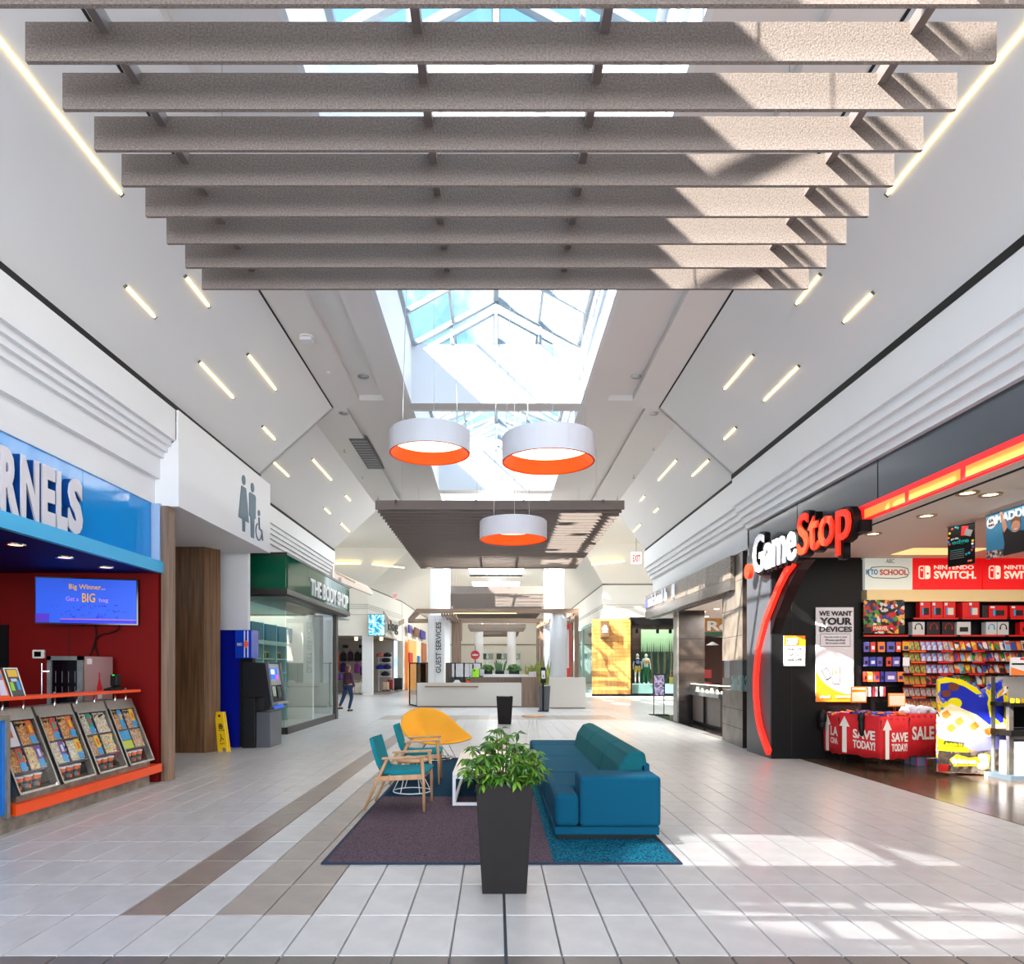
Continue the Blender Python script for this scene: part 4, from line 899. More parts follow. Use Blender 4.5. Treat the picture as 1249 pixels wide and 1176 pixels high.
MB().cyl(-4.83, 6.50, 1.278, 1.46, .055, 18).build('jar_body', CARD[0], t, smooth=False); MB().cyl(-4.83, 6.50, 1.43, 1.465, .058, 18).build('lid', CARD[6], t); MB().cyl(-4.83, 6.50, 1.278, 1.33, .057, 18).build('label_band', LID, t)

# ------------------------------------------------------------------ wet floor sign and cash machine
YEL = mat('safety_yellow', (238, 196, 6), .4)
t = thing('wet_floor_sign', 'yellow folded wet floor sign leaning by the walnut panels', 'sign', (-5.1, 12.75, 0))
bx0, bx1 = PX(267, 12.85), PX(279.5, 12.85)
def wf(u, v, o): return Vector((bx0+(bx1-bx0)*u*(1-.22*v)-.10*v+o*.4, 12.80+.10*v+o, .74*v))
for o, nm in ((0, 'front_leaf'), (.05, 'rear_leaf')):
    b = MB()
    for (u0, v0, u1, v1) in ((0, .1, 1, 1), (0, 0, .2, .1), (.8, 0, 1, .1)):
        b.hexa([wf(u0,v0,o), wf(u1,v0,o), wf(u1,v0,o+.018), wf(u0,v0,o+.018), wf(u0,v1,o), wf(u1,v1,o), wf(u1,v1,o+.018), wf(u0,v1,o+.018)])
    b.build(nm, YEL, t)
def wfp(u0, v0, u1, v1, n): MB().hexa([wf(u0,v0,-.003), wf(u1,v0,-.003), wf(u1,v0,0), wf(u0,v0,0), wf(u0,v1,-.003), wf(u1,v1,-.003), wf(u1,v1,0), wf(u0,v1,0)]).build(n, TXTK, t)
wfp(.4, .87, .65, .93, 'hand_hole'); wfp(.35, .67, .75, .70, 'print'); wfp(.32, .62, .8, .66, 'print'); wfp(.32, .58, .78, .61, 'print')
text('WET FLOOR', TXTK, t, wf(.3, .52, -.002), (1, 0, 0), (-.13, .1, .74), .11, .035, .002, .02)
MB().tube([wf(.45, .45, -.004), wf(.5, .36, -.004), wf(.75, .3, -.004)], .007, 6).tube([wf(.5, .36, -.004), wf(.35, .25, -.004)], .007, 6).tube([wf(.3, .2, -.004), wf(.8, .22, -.004)], .006, 6).build('slipping_figure_pictogram', TXTK, t)
bs = thing('bank_backdrop', 'tall deep blue bank surround behind the cash machine', 'panel', (-5.2, 13.9, 0))
DB = mat('bank_blue', (6, 22, 142), .25); DB2 = mat('bank_blue_bright', (10, 60, 190), .25)
hx0, hx1, hx2 = PX(265.5, 13.55), PX(287, 13.4), PX(306.5, 13.4)
MB().box(hx0, 13.55, 0, hx1+.02, 13.8, PZ(768, 13.4)).build('side_column', DB, bs); MB().box(hx1, 13.4, PZ(803, 13.4), hx2, 13.8, PZ(768.5, 13.4)).build('header', DB2, bs); MB().box(hx1, 13.6, 0, hx2-.05, 13.8, PZ(803, 13.4)).build('rear_panel', BLACK, bs)
text('BMO', LID, bs, (PX(289, 13.39), 13.397, PZ(788, 13.4)), (1,0,0), EZ, .10, .06, .003, .01)
b = MB()
for x in (297.5, 301.5): b.box(PX(x, 13.39), 13.39, PZ(802, 13.4), PX(x+1.3, 13.39), 13.4, PZ(769.5, 13.4))
b.build('white_stripe', LID, bs); MB().prism(disc(PX(300, 13.38), PZ(786, 13.4), .04, .075), 13.38, 13.39, 'y').build('orange_badge', mat('badge_orange', (240, 90, 50), .5), bs)
at = thing('cash_machine', 'charcoal cash machine with a lit screen facing the walkway', 'cash machine', (-4.8, 13.7, 0))
AK = mat('atm_charcoal', (20, 21, 26), .5, spec=.25); AG = mat('atm_grey', (92, 96, 104), .35, .3)
ax0, ax1 = PX(285, 13.0), -4.40
MB().box(ax0, 13.42, 0, -4.70, 14.25, .98).build('lower_cabinet', AK, at, bevel=.01)
MB().box(-4.70, 13.5, 0, -4.42, 14.2, .70).build('lower_front', AG, at, bevel=.01)
MB().prism([(ax0, .985), (-4.52, .985), (-4.52, .74), (-4.42, .74), (-4.38, .86), (-4.50, 1.66), (ax0, 1.68)], 13.42, 14.25, 'y').build('upper_cabinet', AK, at, bevel=.01)
MB().hexa([(-4.37, 13.42, .80), (-4.35, 13.42, .80), (-4.35, 13.48, .80), (-4.37, 13.48, .80), (-4.5, 13.42, 1.68), (-4.45, 13.42, 1.68), (-4.45, 13.48, 1.68), (-4.5, 13.48, 1.68)]).build('side_cheek', AG, at); MB().hexa([(-4.37, 14.19, .80), (-4.32, 14.19, .80), (-4.32, 14.25, .80), (-4.37, 14.25, .80), (-4.5, 14.19, 1.68), (-4.45, 14.19, 1.68), (-4.45, 14.25, 1.68), (-4.5, 14.25, 1.68)]).build('side_cheek', AG, at)
def af(z): return -4.375-.125*(z-.86)/.8
def aq(y0, y1, z0, z1, o, m, n): MB().hexa([(af(z0), y0, z0), (af(z0)+o, y0, z0), (af(z0)+o, y1, z0), (af(z0), y1, z0), (af(z1), y0, z1), (af(z1)+o, y0, z1), (af(z1)+o, y1, z1), (af(z1), y1, z1)]).build(n, m, at)
aq(13.5, 14.17, 1.22, 1.64, .02, mat('atm_silver', (150, 152, 156), .3, .5), 'fascia'); aq(13.57, 14.0, 1.34, 1.56, .028, lit('atm_screen', (30, 90, 230), 1.0), 'screen'); aq(13.6, 13.8, 1.44, 1.53, .031, lit('atm_white', (220, 230, 250), 1.0), 'screen_logo'); aq(13.85, 13.97, 1.35, 1.42, .031, lit('atm_pink', (240, 40, 190), 1.0), 'screen_button')
aq(13.55, 13.75, 1.0, 1.2, .02, CHROME, 'card_slot'); aq(13.85, 14.1, .95, 1.18, .02, BLACKG, 'note_slot'); aq(13.5, 14.17, .84, .89, .10, mat('atm_silver', (150, 152, 156), .3, .5), 'keyboard_shelf'); aq(13.52, 14.1, .76, .82, .02, lit('atm_blue_strip', (20, 90, 220), .5), 'blue_strip')

# ------------------------------------------------------------------ cosmetics store (green sign)
GRN = mat('sign_green', (8, 88, 62), .06); 
cs = thing('green_shop_sign', 'projecting dark green sign box with white lettering over the cosmetics shop', 'sign', (-4.9, 18.6, 3.2))
MB().box(-5.75, 15.45, 3.34, -4.72, 15.55, 4.10).build('end_panel', GRN, cs)
for i in range(4): a = 15.56+1.63*i; MB().box(-4.76, a, 3.34, -4.70, a+1.615, 4.10).build('front_panel', GRN, cs)
MB().box(-5.78, 15.43, 4.10, -4.68, 22.1, 4.16).box(-5.78, 15.43, 3.22, -4.68, 22.1, 3.34).build('frame', DKFR, cs)
ty = 17.45; text('THE BODY SHOP', TXTW, cs, (-4.70, 17.42, 3.41), EX, EZ, 4.35, .43, .03, .02)
st2 = struct(MB().box(-4.97, 21.0, 0, -4.87, 21.25, 3.3).box(-4.98, 16.2, 0, -4.90, 21.0, .16).box(-5.95, 16.17, 0, -4.98, 16.25, .16).box(-5.97, 16.15, 0, -5.85, 16.3, 3.3).box(-5.95, 15.55, 3.18, -4.75, 22.0, 3.26), 'window_9', DKFR)
MB().box(-5.85, 16.2, .16, -4.965, 16.212, 3.22).build('pane', GLASS, st2)
for i in range(2): a = 16.22+2.4*i; MB().box(-4.945, a, .16, -4.933, a+2.38, 3.22).build('pane', GLASS, st2)
struct(MB().box(-12, 15.6, 0, -5.9, 15.7, 3.3).box(-12, 23.5, 0, -5.6, 23.6, 3.3).box(-12, 15.6, 3.2, -5.0, 23.6, 3.26), 'wall_cosmetics', mat('pale_sage', (196, 202, 196), .6))
ss = thing('cosmetics_shelving', 'pale teal wall shelving with dark teal doors inside the cosmetics shop', 'shelving', (-6.6, 20.2, 0))
TL = mat('teal_door', (10, 112, 140), .4); PT = mat('pale_teal', (170, 206, 204), .5)
MB().box(-6.9, 17.4, 0, -6.85, 23.0, 2.85).build('back_panel', PT, ss)
for i in range(6): y = 17.4+1.1*i; MB().box(-6.85, y, 0, -6.25, y+.06, 2.8).build('upright', PT, ss)
for i in range(5):
    y = 17.46+1.1*i; MB().box(-6.3, y+.08, 2.32, -6.22, y+.96, 2.76).build('teal_door', TL, ss); MB().box(-6.85, y, 2.2, -6.22, y+1.04, 2.3).build('shelf', PT, ss)
    for z in (.5, .95, 1.4, 1.8): MB().box(-6.85, y, z, -6.3, y+1.04, z+.03).build('shelf', PT, ss)
bm_ = [mat('bottle_%d' % i, c, .3) for i, c in enumerate([(230,226,210), (206,170,90), (120,150,110), (196,90,90)])]
for i in range(5):
    for zi, z in enumerate((.98, 1.43, 1.83)):
        for q in range(4):
            y = 17.6+1.1*i+.22*q; t = thing('cosmetic_bottle', '%s cosmetics bottle, %s shelf of the %s teal bay' % (['cream', 'gold', 'green', 'red'][(i+q+zi) % 4], ['lower', 'middle', 'upper'][zi], ['first', 'second', 'third', 'fourth', 'fifth'][i]), 'bottle', (-6.42, y, z), 'cosmetics bottles')
            MB().cyl(-6.42, y, z, z+.16, .035, 10, .03).build('bottle_body', bm_[(i+q+zi) % 4], t); MB().cyl(-6.42, y, z+.16, z+.2, .015, 8).build('cap', TXTW, t)
MB().box(-6.3, 17.5, 0, -5.7, 17.52, .02)
# trellis-like louvre projecting beyond the sign
lv = thing('louvre_canopy', 'beige projecting louvre beams beyond the green shop sign', 'canopy', (-5.3, 22.5, 4.3))
BG = mat('beige_beam', (214, 196, 180), .5)
for q in range(4): MB().bar((-5.4+.28*q-.25, 21.2, 4.75-.16*q), (-5.15+.22*q, 27.5-.9*q, 4.75-.16*q), .10, .16).build('beam', BG, lv)
for yy in (22.5, 24, 25.5): MB().bar((-5.7, yy, 4.9), (-4.6, yy, 4.35), .06, .06).build('cross_beam', BG, lv)

# ------------------------------------------------------------------ luggage shop
struct(MB().box(-13.5, 46.5, 0, -6.9, 46.6, ZB).box(-13.5, 40.2, ZB, -6.7, 46.6, ZB+.1), 'wall_luggage_shop', mat('slat_wall', (186, 176, 166), .6))
b = MB()
for i in range(26): b.box(-7.78, 39.97, .2+.125*i, -7.18, 40.0, .2+.125*i+.1)
b.build('slatwall_column_face', mat('slatwall_white', (232, 233, 236), .5), None, kind='structure')
t = thing('beach_poster', 'square lit poster of turquoise waves on the luggage shop corner', 'poster', (-7.3, 39.8, 3.5)); xa, xb = PX(449, 39.6), PX(470, 39.6)
MB().box(xa, 39.55, PZ(776, 39.6), xb, 39.75, PZ(749, 39.6)).build('frame', GREYM, t)
MB().box(xa+.04, 39.53, PZ(775.5, 39.6)+.02, xb-.04, 39.56, PZ(749.5, 39.6)-.02).build('picture', art('waves', [(20,120,170), (90,190,220), (200,236,244), (40,160,200), (240,250,252)], 1.6, 2, soft=True, dist=1.5, emit=.5), t)
t = thing('luggage_shop_logo', 'black and tan wing-shaped lettering on the luggage shop wall', 'sign', (-7.1, 43, 3.9))
dd = Vector((.81, 8.5, 0)).normalized(); o0 = Vector((-7.43, 40, 0))+dd*2.6+Vector((.36, 0, 0))
text('Bag', TXTK, t, (o0.x, o0.y+.9, 3.75), dd, EZ, 2.6, .9, .04, .03)
for s, (u0, u1) in ((0, (-.6, .9)), (1, (3.4, 4.9))):
    p, q = o0+dd*u0, o0+dd*u1; z = 4.45
    MB().hexa([(p.x,p.y,z+(.25 if not s else -.1)), (q.x,q.y,z-(.2 if not s else -.2)), (q.x+.03,q.y,z-(.2 if not s else -.2)), (p.x+.03,p.y,z+(.25 if not s else -.1)), (p.x,p.y,z+(.6 if not s else .25)), (q.x,q.y,z+(.15 if not s else .5)), (q.x+.03,q.y,z+(.15 if not s else .5)), (p.x+.03,p.y,z+(.6 if not s else .25))]).build('wing', mat('tan_wing', (150, 128, 104), .5), t)
def backpack(x, y, d, h, c, lab, g='hanging backpacks'):
    X = PX(x, d); Z = PZ(y, d); m = mat('bag_%d_%d_%d' % c, c, .7)
    t = thing('backpack', lab, 'bag', (X, d, Z-h/2), g); wd = h*.62
    MB().prism([(X-wd/2, Z-h/2), (X+wd/2, Z-h/2), (X+wd*.48, Z+h*.25), (X+wd*.25, Z+h/2), (X-wd*.25, Z+h/2), (X-wd*.48, Z+h*.25)], d-.14, d+.14, 'y').build('body', m, t, bevel=.05)
    MB().box(X-wd*.33, d-.2, Z-h*.42, X+wd*.33, d-.13, Z-h*.02).build('pocket', m, t, bevel=.04)
    MB().tube([(X-.08, d-.05, Z+h/2-.03), (X, d-.05, Z+h/2+.12), (X+.08, d-.05, Z+h/2-.03)], .02, 6).build('handle', m, t)
bps = [(411, 800, (226, 120, 50), 'orange'), (419, 801, (20, 22, 34), 'black'), (427.5, 800.5, (58, 22, 52), 'plum'), (436, 801, (14, 14, 16), 'jet black'), (443.5, 800, (24, 28, 30), 'dark grey')]
for x, y, c, n in bps: backpack(x, y, 44.5, .62, c, '%s backpack in the upper hanging row of the luggage shop' % n)
for x, y, c, n in [(411, 812, (216, 104, 50), 'orange'), (419, 814, (60, 30, 110), 'violet'), (436, 815, (150, 60, 150), 'magenta'), (443.5, 818, (30, 60, 120), 'blue')]: backpack(x, y, 44.2, .62, c, '%s backpack in the lower hanging row of the luggage shop' % n)
def suitcase(x, y0, y1, wd, d, c, lab):
    X = PX(x, d); z0 = max(0, PZ(y1, d)); z1 = PZ(y0, d); m = mat('case_%d_%d_%d' % c, c, .45); t = thing('suitcase', lab, 'suitcase', (X, d, z0), 'suitcases')
    MB().box(X-wd/2, d-.16, z0+.06, X+wd/2, d+.16, z1).build('shell', m, t, bevel=.06); MB().box(X-wd*.35, d-.19, z0+.2, X+wd*.35, d-.15, z1-.15).build('front_panel', m, t, bevel=.03)
    MB().tube([(X-.1, d, z1-.02), (X-.1, d, z1+.12), (X+.1, d, z1+.12), (X+.1, d, z1-.02)], .015, 6).build('handle', m, t)
    for s in (-1, 1): MB().cyl(X+s*wd*.38, d, z0, z0+.07, .035, 8).build('wheel', BLACK, t)
suitcase(485.5, 827, 842, .62, 47.2, (36, 36, 40), 'large black suitcase standing at the luggage shop edge')
suitcase(435, 833, 849.5, .62, 40.9, (220, 218, 212), 'white suitcase standing behind the walking woman')
suitcase(441.5, 832, 849, .3, 41.2, (226, 226, 224), 'narrow white suitcase beside the slatted white column')
suitcase(475.5, 829, 842, .42, 45.5, (150, 20, 40), 'dark red suitcase beside the large black one'); suitcase(470.5, 832, 843, .40, 45.0, (200, 176, 150), 'beige suitcase beside the dark red one')
t = thing('luggage_shelf', 'tall white shelf of duffel bags in the luggage shop', 'shelving', (PX(470, 46), 46, 0))
x0, x1 = PX(461.5, 46), PX(477, 46)
for y in (802, 808.5, 817, 825): MB().box(x0, 45.6, PZ(y, 46)-.03, x1, 46.2, PZ(y, 46)+.02).build('shelf', WHITE, t)
for x in (x0, x1): MB().box(x-.03, 46.1, 0, x+.03, 46.2, 2.6).build('upright', WHITE, t)
for x, y, c, n in ((464, 799, (200, 120, 110), 'pink duffel bag'), (472.5, 799, (34, 34, 40), 'dark grey duffel bag'), (471, 805, (22, 26, 40), 'navy wash bag'), (463.5, 814, (20, 50, 160), 'royal blue pouch'), (472, 813.5, (16, 30, 100), 'dark blue duffel bag'), (470, 822, (18, 20, 30), 'black duffel bag')):
    X = PX(x, 45.9); Z = PZ(y+3.2, 45.9); m = mat('bag_%d_%d_%d' % c, c, .7); q = thing('duffel_bag', '%s on the white luggage shelf' % n, 'bag', (X, 45.9, Z))
    MB().ball((X, 45.9, Z+.16), (.30, .2, .17), 12, 8).build('body', m, q, smooth=True); MB().tube([(X-.12, 45.75, Z+.25), (X, 45.75, Z+.38), (X+.12, 45.75, Z+.25)], .015, 6).build('handle', m, q)
t = thing('price_board', 'upright orange board with a white square in the luggage shop', 'sign', (PX(443.5, 41), 41, .8)); MB().box(PX(442, 41), 40.95, PZ(834, 41), PX(445, 41), 41.05, PZ(804, 41)).build('board', mat('board_orange', (240, 80, 30), .5, emit=.25), t); MB().box(PX(442, 41), 40.93, PZ(822.5, 41), PX(445, 41), 40.95, PZ(816, 41)).build('white_square', LID, t)
for x in (PX(420, 46), PX(440, 46)): MB().box(x-.18, 46.3, PZ(790.5, 46), x+.18, 46.4, PZ(786.5, 46)).build('shop_monitor', BLACKG, None, label='small black screen high on the luggage shop wall, %s one' % ('first' if x < PX(430, 46) else 'second'), cat='screen')
t = thing('round_display_table', 'grey display table with colourful pouches in the luggage shop', 'table', (PX(414, 42), 42, 0)); X = PX(413, 42); MB().cyl(X, 42, PZ(830.5, 42)-.04, PZ(830.5, 42), .62, 20).build('tabletop', GREYM, t)
for s in (-.4, .4): MB().bar((X+s, 42, 0), (X+s*.4, 42, .78), .05, .05).build('leg', GREYM, t)
for i, (x, c) in enumerate(((409.5, (110, 40, 160)), (412.5, (220, 40, 50)), (415.5, (60, 60, 180)))): X = PX(x, 42); MB().ball((X, 41.9, PZ(826, 42)), (.12, .1, .22), 10, 7).build('pouch', mat('pouch_%d' % i, c, .6), None, smooth=True, label='%s pouch on the grey display table' % ('purple', 'red', 'blue')[i], cat='pouch')
for x, nn in ((434.5, 'nearest the green sign'), (465, 'nearest the guest desk')): X = PX(x, 42); MB().cyl(X, 42, ZB-.2, ZB, .1, 10).build('spot_lamp', lit('spot_glow', (255, 226, 170), 3), None, label='round ceiling spot inside the luggage shop, ' + nn, cat='light')
# shops beyond on the left
t = thing('toy_shop_front', 'distant shop front with orange window and purple banner behind the guest desk', 'shop front', (-6.3, 56, 0))
wx = -6.38
def far_panel(x0, x1, y0, y1, m, n, X=wx):
    d0, d1 = F*abs(X)/abs(x0-VX), F*abs(X)/abs(x1-VX); z0, z1 = PZ(y1, d0), PZ(y0, d0); s = 1 if X < 0 else -1
    MB().box(X, d0, z0, X+s*.1, d1, z1).build(n, m, t)
far_panel(497.5, 506, 780, 846, lit('orange_window', (222, 150, 80), .5), 'lit_window'); far_panel(506.5, 512, 782, 842, lit('beige_window', (214, 196, 166), .4), 'lit_window'); far_panel(514, 519, 784, 838, lit('brown_window', (150, 90, 60), .3), 'lit_window')
far_panel(497.5, 501, 762, 772, mat('banner_purple', (60, 50, 150), .5), 'banner'); far_panel(505, 510, 765, 776, mat('banner_brown', (120, 80, 60), .5), 'banner'); far_panel(512, 518, 768, 778, mat('banner_purple', (60, 50, 150), .5), 'banner')
far_panel(498, 502, 796, 808, mat('red_clothes', (200, 30, 30), .6), 'red_display', wx+.15); far_panel(509, 511, 800, 810, mat('blue_clothes', (40, 130, 200), .6), 'blue_display', wx+.15)
# ------------------------------------------------------------------ guest desk
gd = thing('guest_desk', 'long off-white guest services desk with a walnut ledge and rear counter', 'desk', (-1, 28, 0))
dY = 27.4
MB().box(PX(508.6, dY), dY, .05, PX(636, dY), dY+.12, .975).build('front_panel', GOFF, gd)
MB().box(PX(508.6, dY)+.02, dY+.02, 0, PX(636, dY), dY+.1, .05).build('plinth', OAK, gd)
MB().box(PX(519, dY), dY-.22, .80, PX(583.5, dY), dY, .85).build('ledge', OAKX, gd)
MB().box(PX(508.6, dY), dY+.12, .90, PX(573, dY), dY+.9, .96).build('worktop', GOFF, gd)
MB().box(PX(573.5, dY+.6), dY+.6, 0, PX(657, dY+.6), dY+.75, PZ(826, dY+.6)).build('walnut_counter', OAK, gd)
MB().box(PX(590, dY+.7), dY+.5, PZ(826, dY+.6), PX(645, dY+.7), dY+1.3, PZ(822.8, dY+.6)).build('counter_top', WHITE, gd)
MB().box(PX(636, dY), dY+.02, 0, PX(657.5, dY), dY+.6, PZ(826, dY)).build('walnut_end', OAK, gd)
MB().box(PX(513, 31), 31, 0, PX(553, 31), 31.1, PZ(808, 31)).build('walnut_screen', OAK, gd)
t = thing('white_block_counter', 'plain off-white block counter under the round column beside the guest desk', 'counter', (2.8, 26.7, 0))
MB().box(PX(670.5, 26.5), 26.5, .04, PX(714.5, 26.5), 27.6, PZ(826.5, 26.5)).build('body', GOFF, t); MB().box(PX(670.5, 26.5)+.02, 26.52, 0, PX(714.5, 26.5)-.02, 27.5, .04).build('plinth', OAK, t)
cb = thing('guest_sign_column', 'white boxed column with vertical guest services lettering on the desk', 'sign', (PX(532, 27.9), 27.9, .96))
MB().box(PX(522, 27.8), 27.8, .96, PX(542.3, 27.8), 28.4, 3.72).build('column_box', WHITE, cb, bevel=.03)
MB().box(PX(530.5, 27.79), 27.79, .97, PX(531, 27.79), 27.8, 3.7).build('joint', mat('joint_grey', (190, 192, 196)), cb)
text('GUEST SERVICES', mat('letter_grey', (60, 62, 66), .5), cb, (PX(538, 27.78), 27.795, PZ(821, 27.78)), EZ, (-1, 0, 0), 62*27.78/F, 6.4*27.78/F, .02, .015)
cc = struct(MB().lathe(PX(681, 27.1), 27.1, [(.34, PZ(826, 27)), (.34, 3.8)], 26), 'pillar', COLM, smooth=True)
# glass screens
gs = thing('glass_screen', 'black-framed glass screen standing at the end of the guest desk', 'screen', (PX(503, 28), 28, 0))
a, c2 = PX(497, 28.5), PX(508, 27.5)
MB().bar((a, 29.2, .03), (c2, 27.7, .03), .05, .05).bar((a, 29.2, PZ(809, 28.2)), (c2, 27.7, PZ(809, 28.2)), .05, .05).bar((a, 29.2, 0), (a, 29.2, 1.8), .05, .05).bar((c2, 27.7, 0), (c2, 27.7, 1.78), .05, .05).build('frame', BLACK, gs)
MB().hexa([(a, 29.2, .05), (c2, 27.7, .05), (c2+.01, 27.7, .05), (a+.01, 29.2, .05), (a, 29.2, 1.75), (c2, 27.7, 1.75), (c2+.01, 27.7, 1.75), (a+.01, 29.2, 1.75)]).build('pane', GLASS, gs)
g2 = thing('desk_glass_guard', 'low tinted glass guard with a black top rail behind the guest desk', 'screen', (PX(540, 30), 30, 0))
TGL = glass('tinted_glass', (150, 140, 130), 1.0)
for x0, x1 in ((508.5, 520), (543, 555), (555.5, 566), (566.5, 587)):
    MB().box(PX(x0, 29.5), 29.5, 0, PX(x1, 29.5)-.02, 29.52, PZ(809.5, 29.5)).build('pane', TGL, g2)
MB().box(PX(508.5, 29.5), 29.48, PZ(809.5, 29.5), PX(587, 29.5), 29.54, PZ(808.6, 29.5)).build('top_rail', BLACK, g2)
for x in (555, 566, 587): MB().box(PX(x, 29.5)-.03, 29.48, 0, PX(x, 29.5)+.03, 29.54, PZ(808.6, 29.5)).build('post', BLACK, g2)
# pergola
pg = thing('wooden_pergola', 'walnut pergola frame over the guest desk', 'pergola', (0, 29, 0))
def beam(p, q, a, c, n='beam', m=OAKX): MB().bar(p, q, a, c).build(n, m, pg)
pz = PZ(745.5, 26.8)
beam((PX(508, 26.8), 26.8, pz), (PX(705.5, 26.8), 26.8, pz), .16, .17); beam((PX(498, 31.8), 31.8, PZ(757.5, 31.8)), (PX(684, 31.8), 31.8, PZ(757.5, 31.8)), .16, .19)
beam((PX(508, 26.8)+.08, 26.8, pz), (PX(498, 31.8)+.08, 31.8, pz), .16, .17); beam((PX(703, 26.8), 26.8, pz), (PX(686, 31.8), 31.8, pz), .16, .17)
beam((PX(703, 26.8), 26.8, PZ(826.5, 26.5)), (PX(703, 26.8), 26.8, pz), .15, .16, 'post', OAK); beam((PX(698, 27.5), 27.5, PZ(826.5, 26.5)), (PX(698, 27.5), 27.5, pz), .05, .1, 'post', OAK)
beam((PX(656, 31.8), 31.8, 0), (PX(656, 31.8), 31.8, pz), .12, .14, 'post', OAK); beam((PX(660.5, 31.4), 31.4, 0), (PX(660.5, 31.4), 31.4, pz), .12, .14, 'post', OAK)
for i in range(4): x = PX(552.5+3.2*i, 31.6); beam((x, 31.6, PZ(782, 31.6)), (x, 31.6, pz), .05, .12, 'slat', OAK)
MB().box(PX(551, 31.6), 31.55, 0, PX(562.5, 31.6), 31.7, PZ(782, 31.6)).build('lower_panel', OAK, pg)
for i in range(7): x = PX(671+4.6*i, 27.3); beam((x, 27.0, PZ(757, 27.2)), (x-.25, 31.6, PZ(757, 27.2)), .07, .12, 'slat')
for i in range(6): x = PX(543+3.0*i, 29); beam((x, 27.2, pz-.1), (x-.1, 31.7, pz-.1), .06, .1, 'slat')
t = thing('panel_light', 'warm light line under the pergola front beam', 'light', (-.8, 26.7, pz)); MB().box(PX(553, 26.7), 26.72, pz-.10, PX(630, 26.7), 26.76, pz-.085).build('diffuser', LED, t)
# desk objects
t = thing('lime_box', 'lime green box sign standing on the guest desk', 'box', (PX(580.5, 28), 28, PZ(825, 28))); MB().box(PX(576.5, 28), 27.95, PZ(826, 28), PX(584.2, 28), 28.1, PZ(816, 28)).build('face', mat('lime', (150, 220, 10), .5, emit=.15), t, bevel=.01); MB().prism(disc(PX(578.5, 27.94), PZ(818, 28), .035), 27.93, 27.95, 'y').build('dark_dot', TXTK, t)
t = thing('computer_monitor', 'black monitor behind the lime box on the guest desk', 'monitor', (PX(589, 28.6), 28.6, .96)); MB().box(PX(572, 28.6), 28.6, PZ(826, 28.6), PX(576.3, 28.6), 28.66, PZ(810, 28.6)).build('side_screen', BLACKG, t, bevel=.01); MB().box(PX(584.5, 28.6), 28.6, PZ(825, 28.6), PX(591, 28.6), 28.66, PZ(816, 28.6)).build('screen', BLACKG, t, bevel=.01); MB().cyl(PX(588, 28.6), 28.65, .96, 1.3, .04, 10).build('stand', BLACK, t)
t = thing('flower_pot', 'small orange flower pot on the guest desk', 'pot', (PX(571, 27.9), 27.9, .96)); MB().cyl(PX(571, 27.9), 27.9, .96, 1.06, .07, 12, .09).build('pot', ORANGE, t); MB().ball((PX(571, 27.9), 27.9, 1.11), (.1, .08, .06), 8, 6).build('foliage', LG[0], t)
t = thing('paper_stack', 'low stack of white papers on the guest desk', 'paper', (PX(558, 27.9), 27.9, .96)); 
for i in range(3): MB().box(PX(553+i, 27.9), 27.8, .96+.04*i, PX(562-i, 27.9), 28.0, .955+.04*(i+1)).build('sheet_block', LID, t)
rdm = random.Random(11)
def bush(x, y, d, r, label, leafy=True):
    X = PX(x, d); Z = PZ(y, d); t = thing('desk_planter', label.replace('bush', 'box planter').replace('growing', 'standing'), 'planter', (X, d, Z))
    MB().box(X-r*.75, d-.12, Z, X+r*.75, d+.12, Z+.16).build('box', BLACK, t)
    q = thing('potted_bush', label, 'plant', (X, d, Z+.16)); b = MB()
    for i in range(170):
        a = rdm.uniform(0, 6.28); e = rdm.uniform(0, 1.4); p = Vector((X+r*cos(a)*cos(e), d+r*.6*sin(a)*cos(e), Z+.16+r*.75*sin(e)))
        u = Vector((rdm.uniform(-1, 1), rdm.uniform(-1, 1), rdm.uniform(-.4, 1))).normalized()*.09; v = u.orthogonal().normalized()*.035
        b.add([p-u*.4, p+v, p+u, p-v], [(0, 1, 2, 3)])
    b.build('foliage', LG[0], q, kind='stuff'); MB().ball((X, d, Z+.2), (r*.8, r*.5, r*.65), 12, 8).build('crown_core', LG[1], q)
def grassy(x, y, d, hgt, wd, n, c, label, lean=.15):
    X = PX(x, d); Z = PZ(y, d); q = thing('snake_plant', label, 'plant', (X, d, Z)); m = mat('blade_%d_%d_%d' % c, c, .45, noise=.3, nscale=12)
    for i in range(n):
        bx2 = X+rdm.uniform(-wd, wd); by2 = d+rdm.uniform(-.1, .1); h2 = hgt*rdm.uniform(.6, 1); lx = (bx2-X)*lean*6+rdm.uniform(-.05, .05)
        b = MB(); w2 = .035
        b.add([(bx2-w2, by2, Z), (bx2+w2, by2, Z), (bx2+lx*.4+w2*1.1, by2-.01, Z+h2*.55), (bx2+lx*.4-w2*1.1, by2-.01, Z+h2*.55), (bx2+lx, by2, Z+h2), (bx2, by2+.02, Z), (bx2+lx*.4, by2+.015, Z+h2*.55)], [(0,1,2,3),(3,2,4),(1,5,6,2),(5,0,3,6),(2,6,4),(6,3,4)])
        b.build('blade', m, q)
bush(594.5, 822.5, 28.8, .27, 'round green bush growing nearest the lime box on the desk'); bush(627, 822.5, 28.8, .29, 'round green bush growing farther from the lime box on the desk')
t = thing('planter_box', 'black trough holding tall grass between the two bushes', 'planter', (PX(609.5, 29), 29, PZ(822.5, 29))); MB().box(PX(604, 29), 28.9, PZ(822.5, 29), PX(615, 29), 29.1, PZ(818.5, 29)).build('trough', BLACK, t)
grassy(609.5, 818.5, 29, .55, .18, 16, (60, 110, 50), 'tall dark green grassy plant between the two desk bushes')
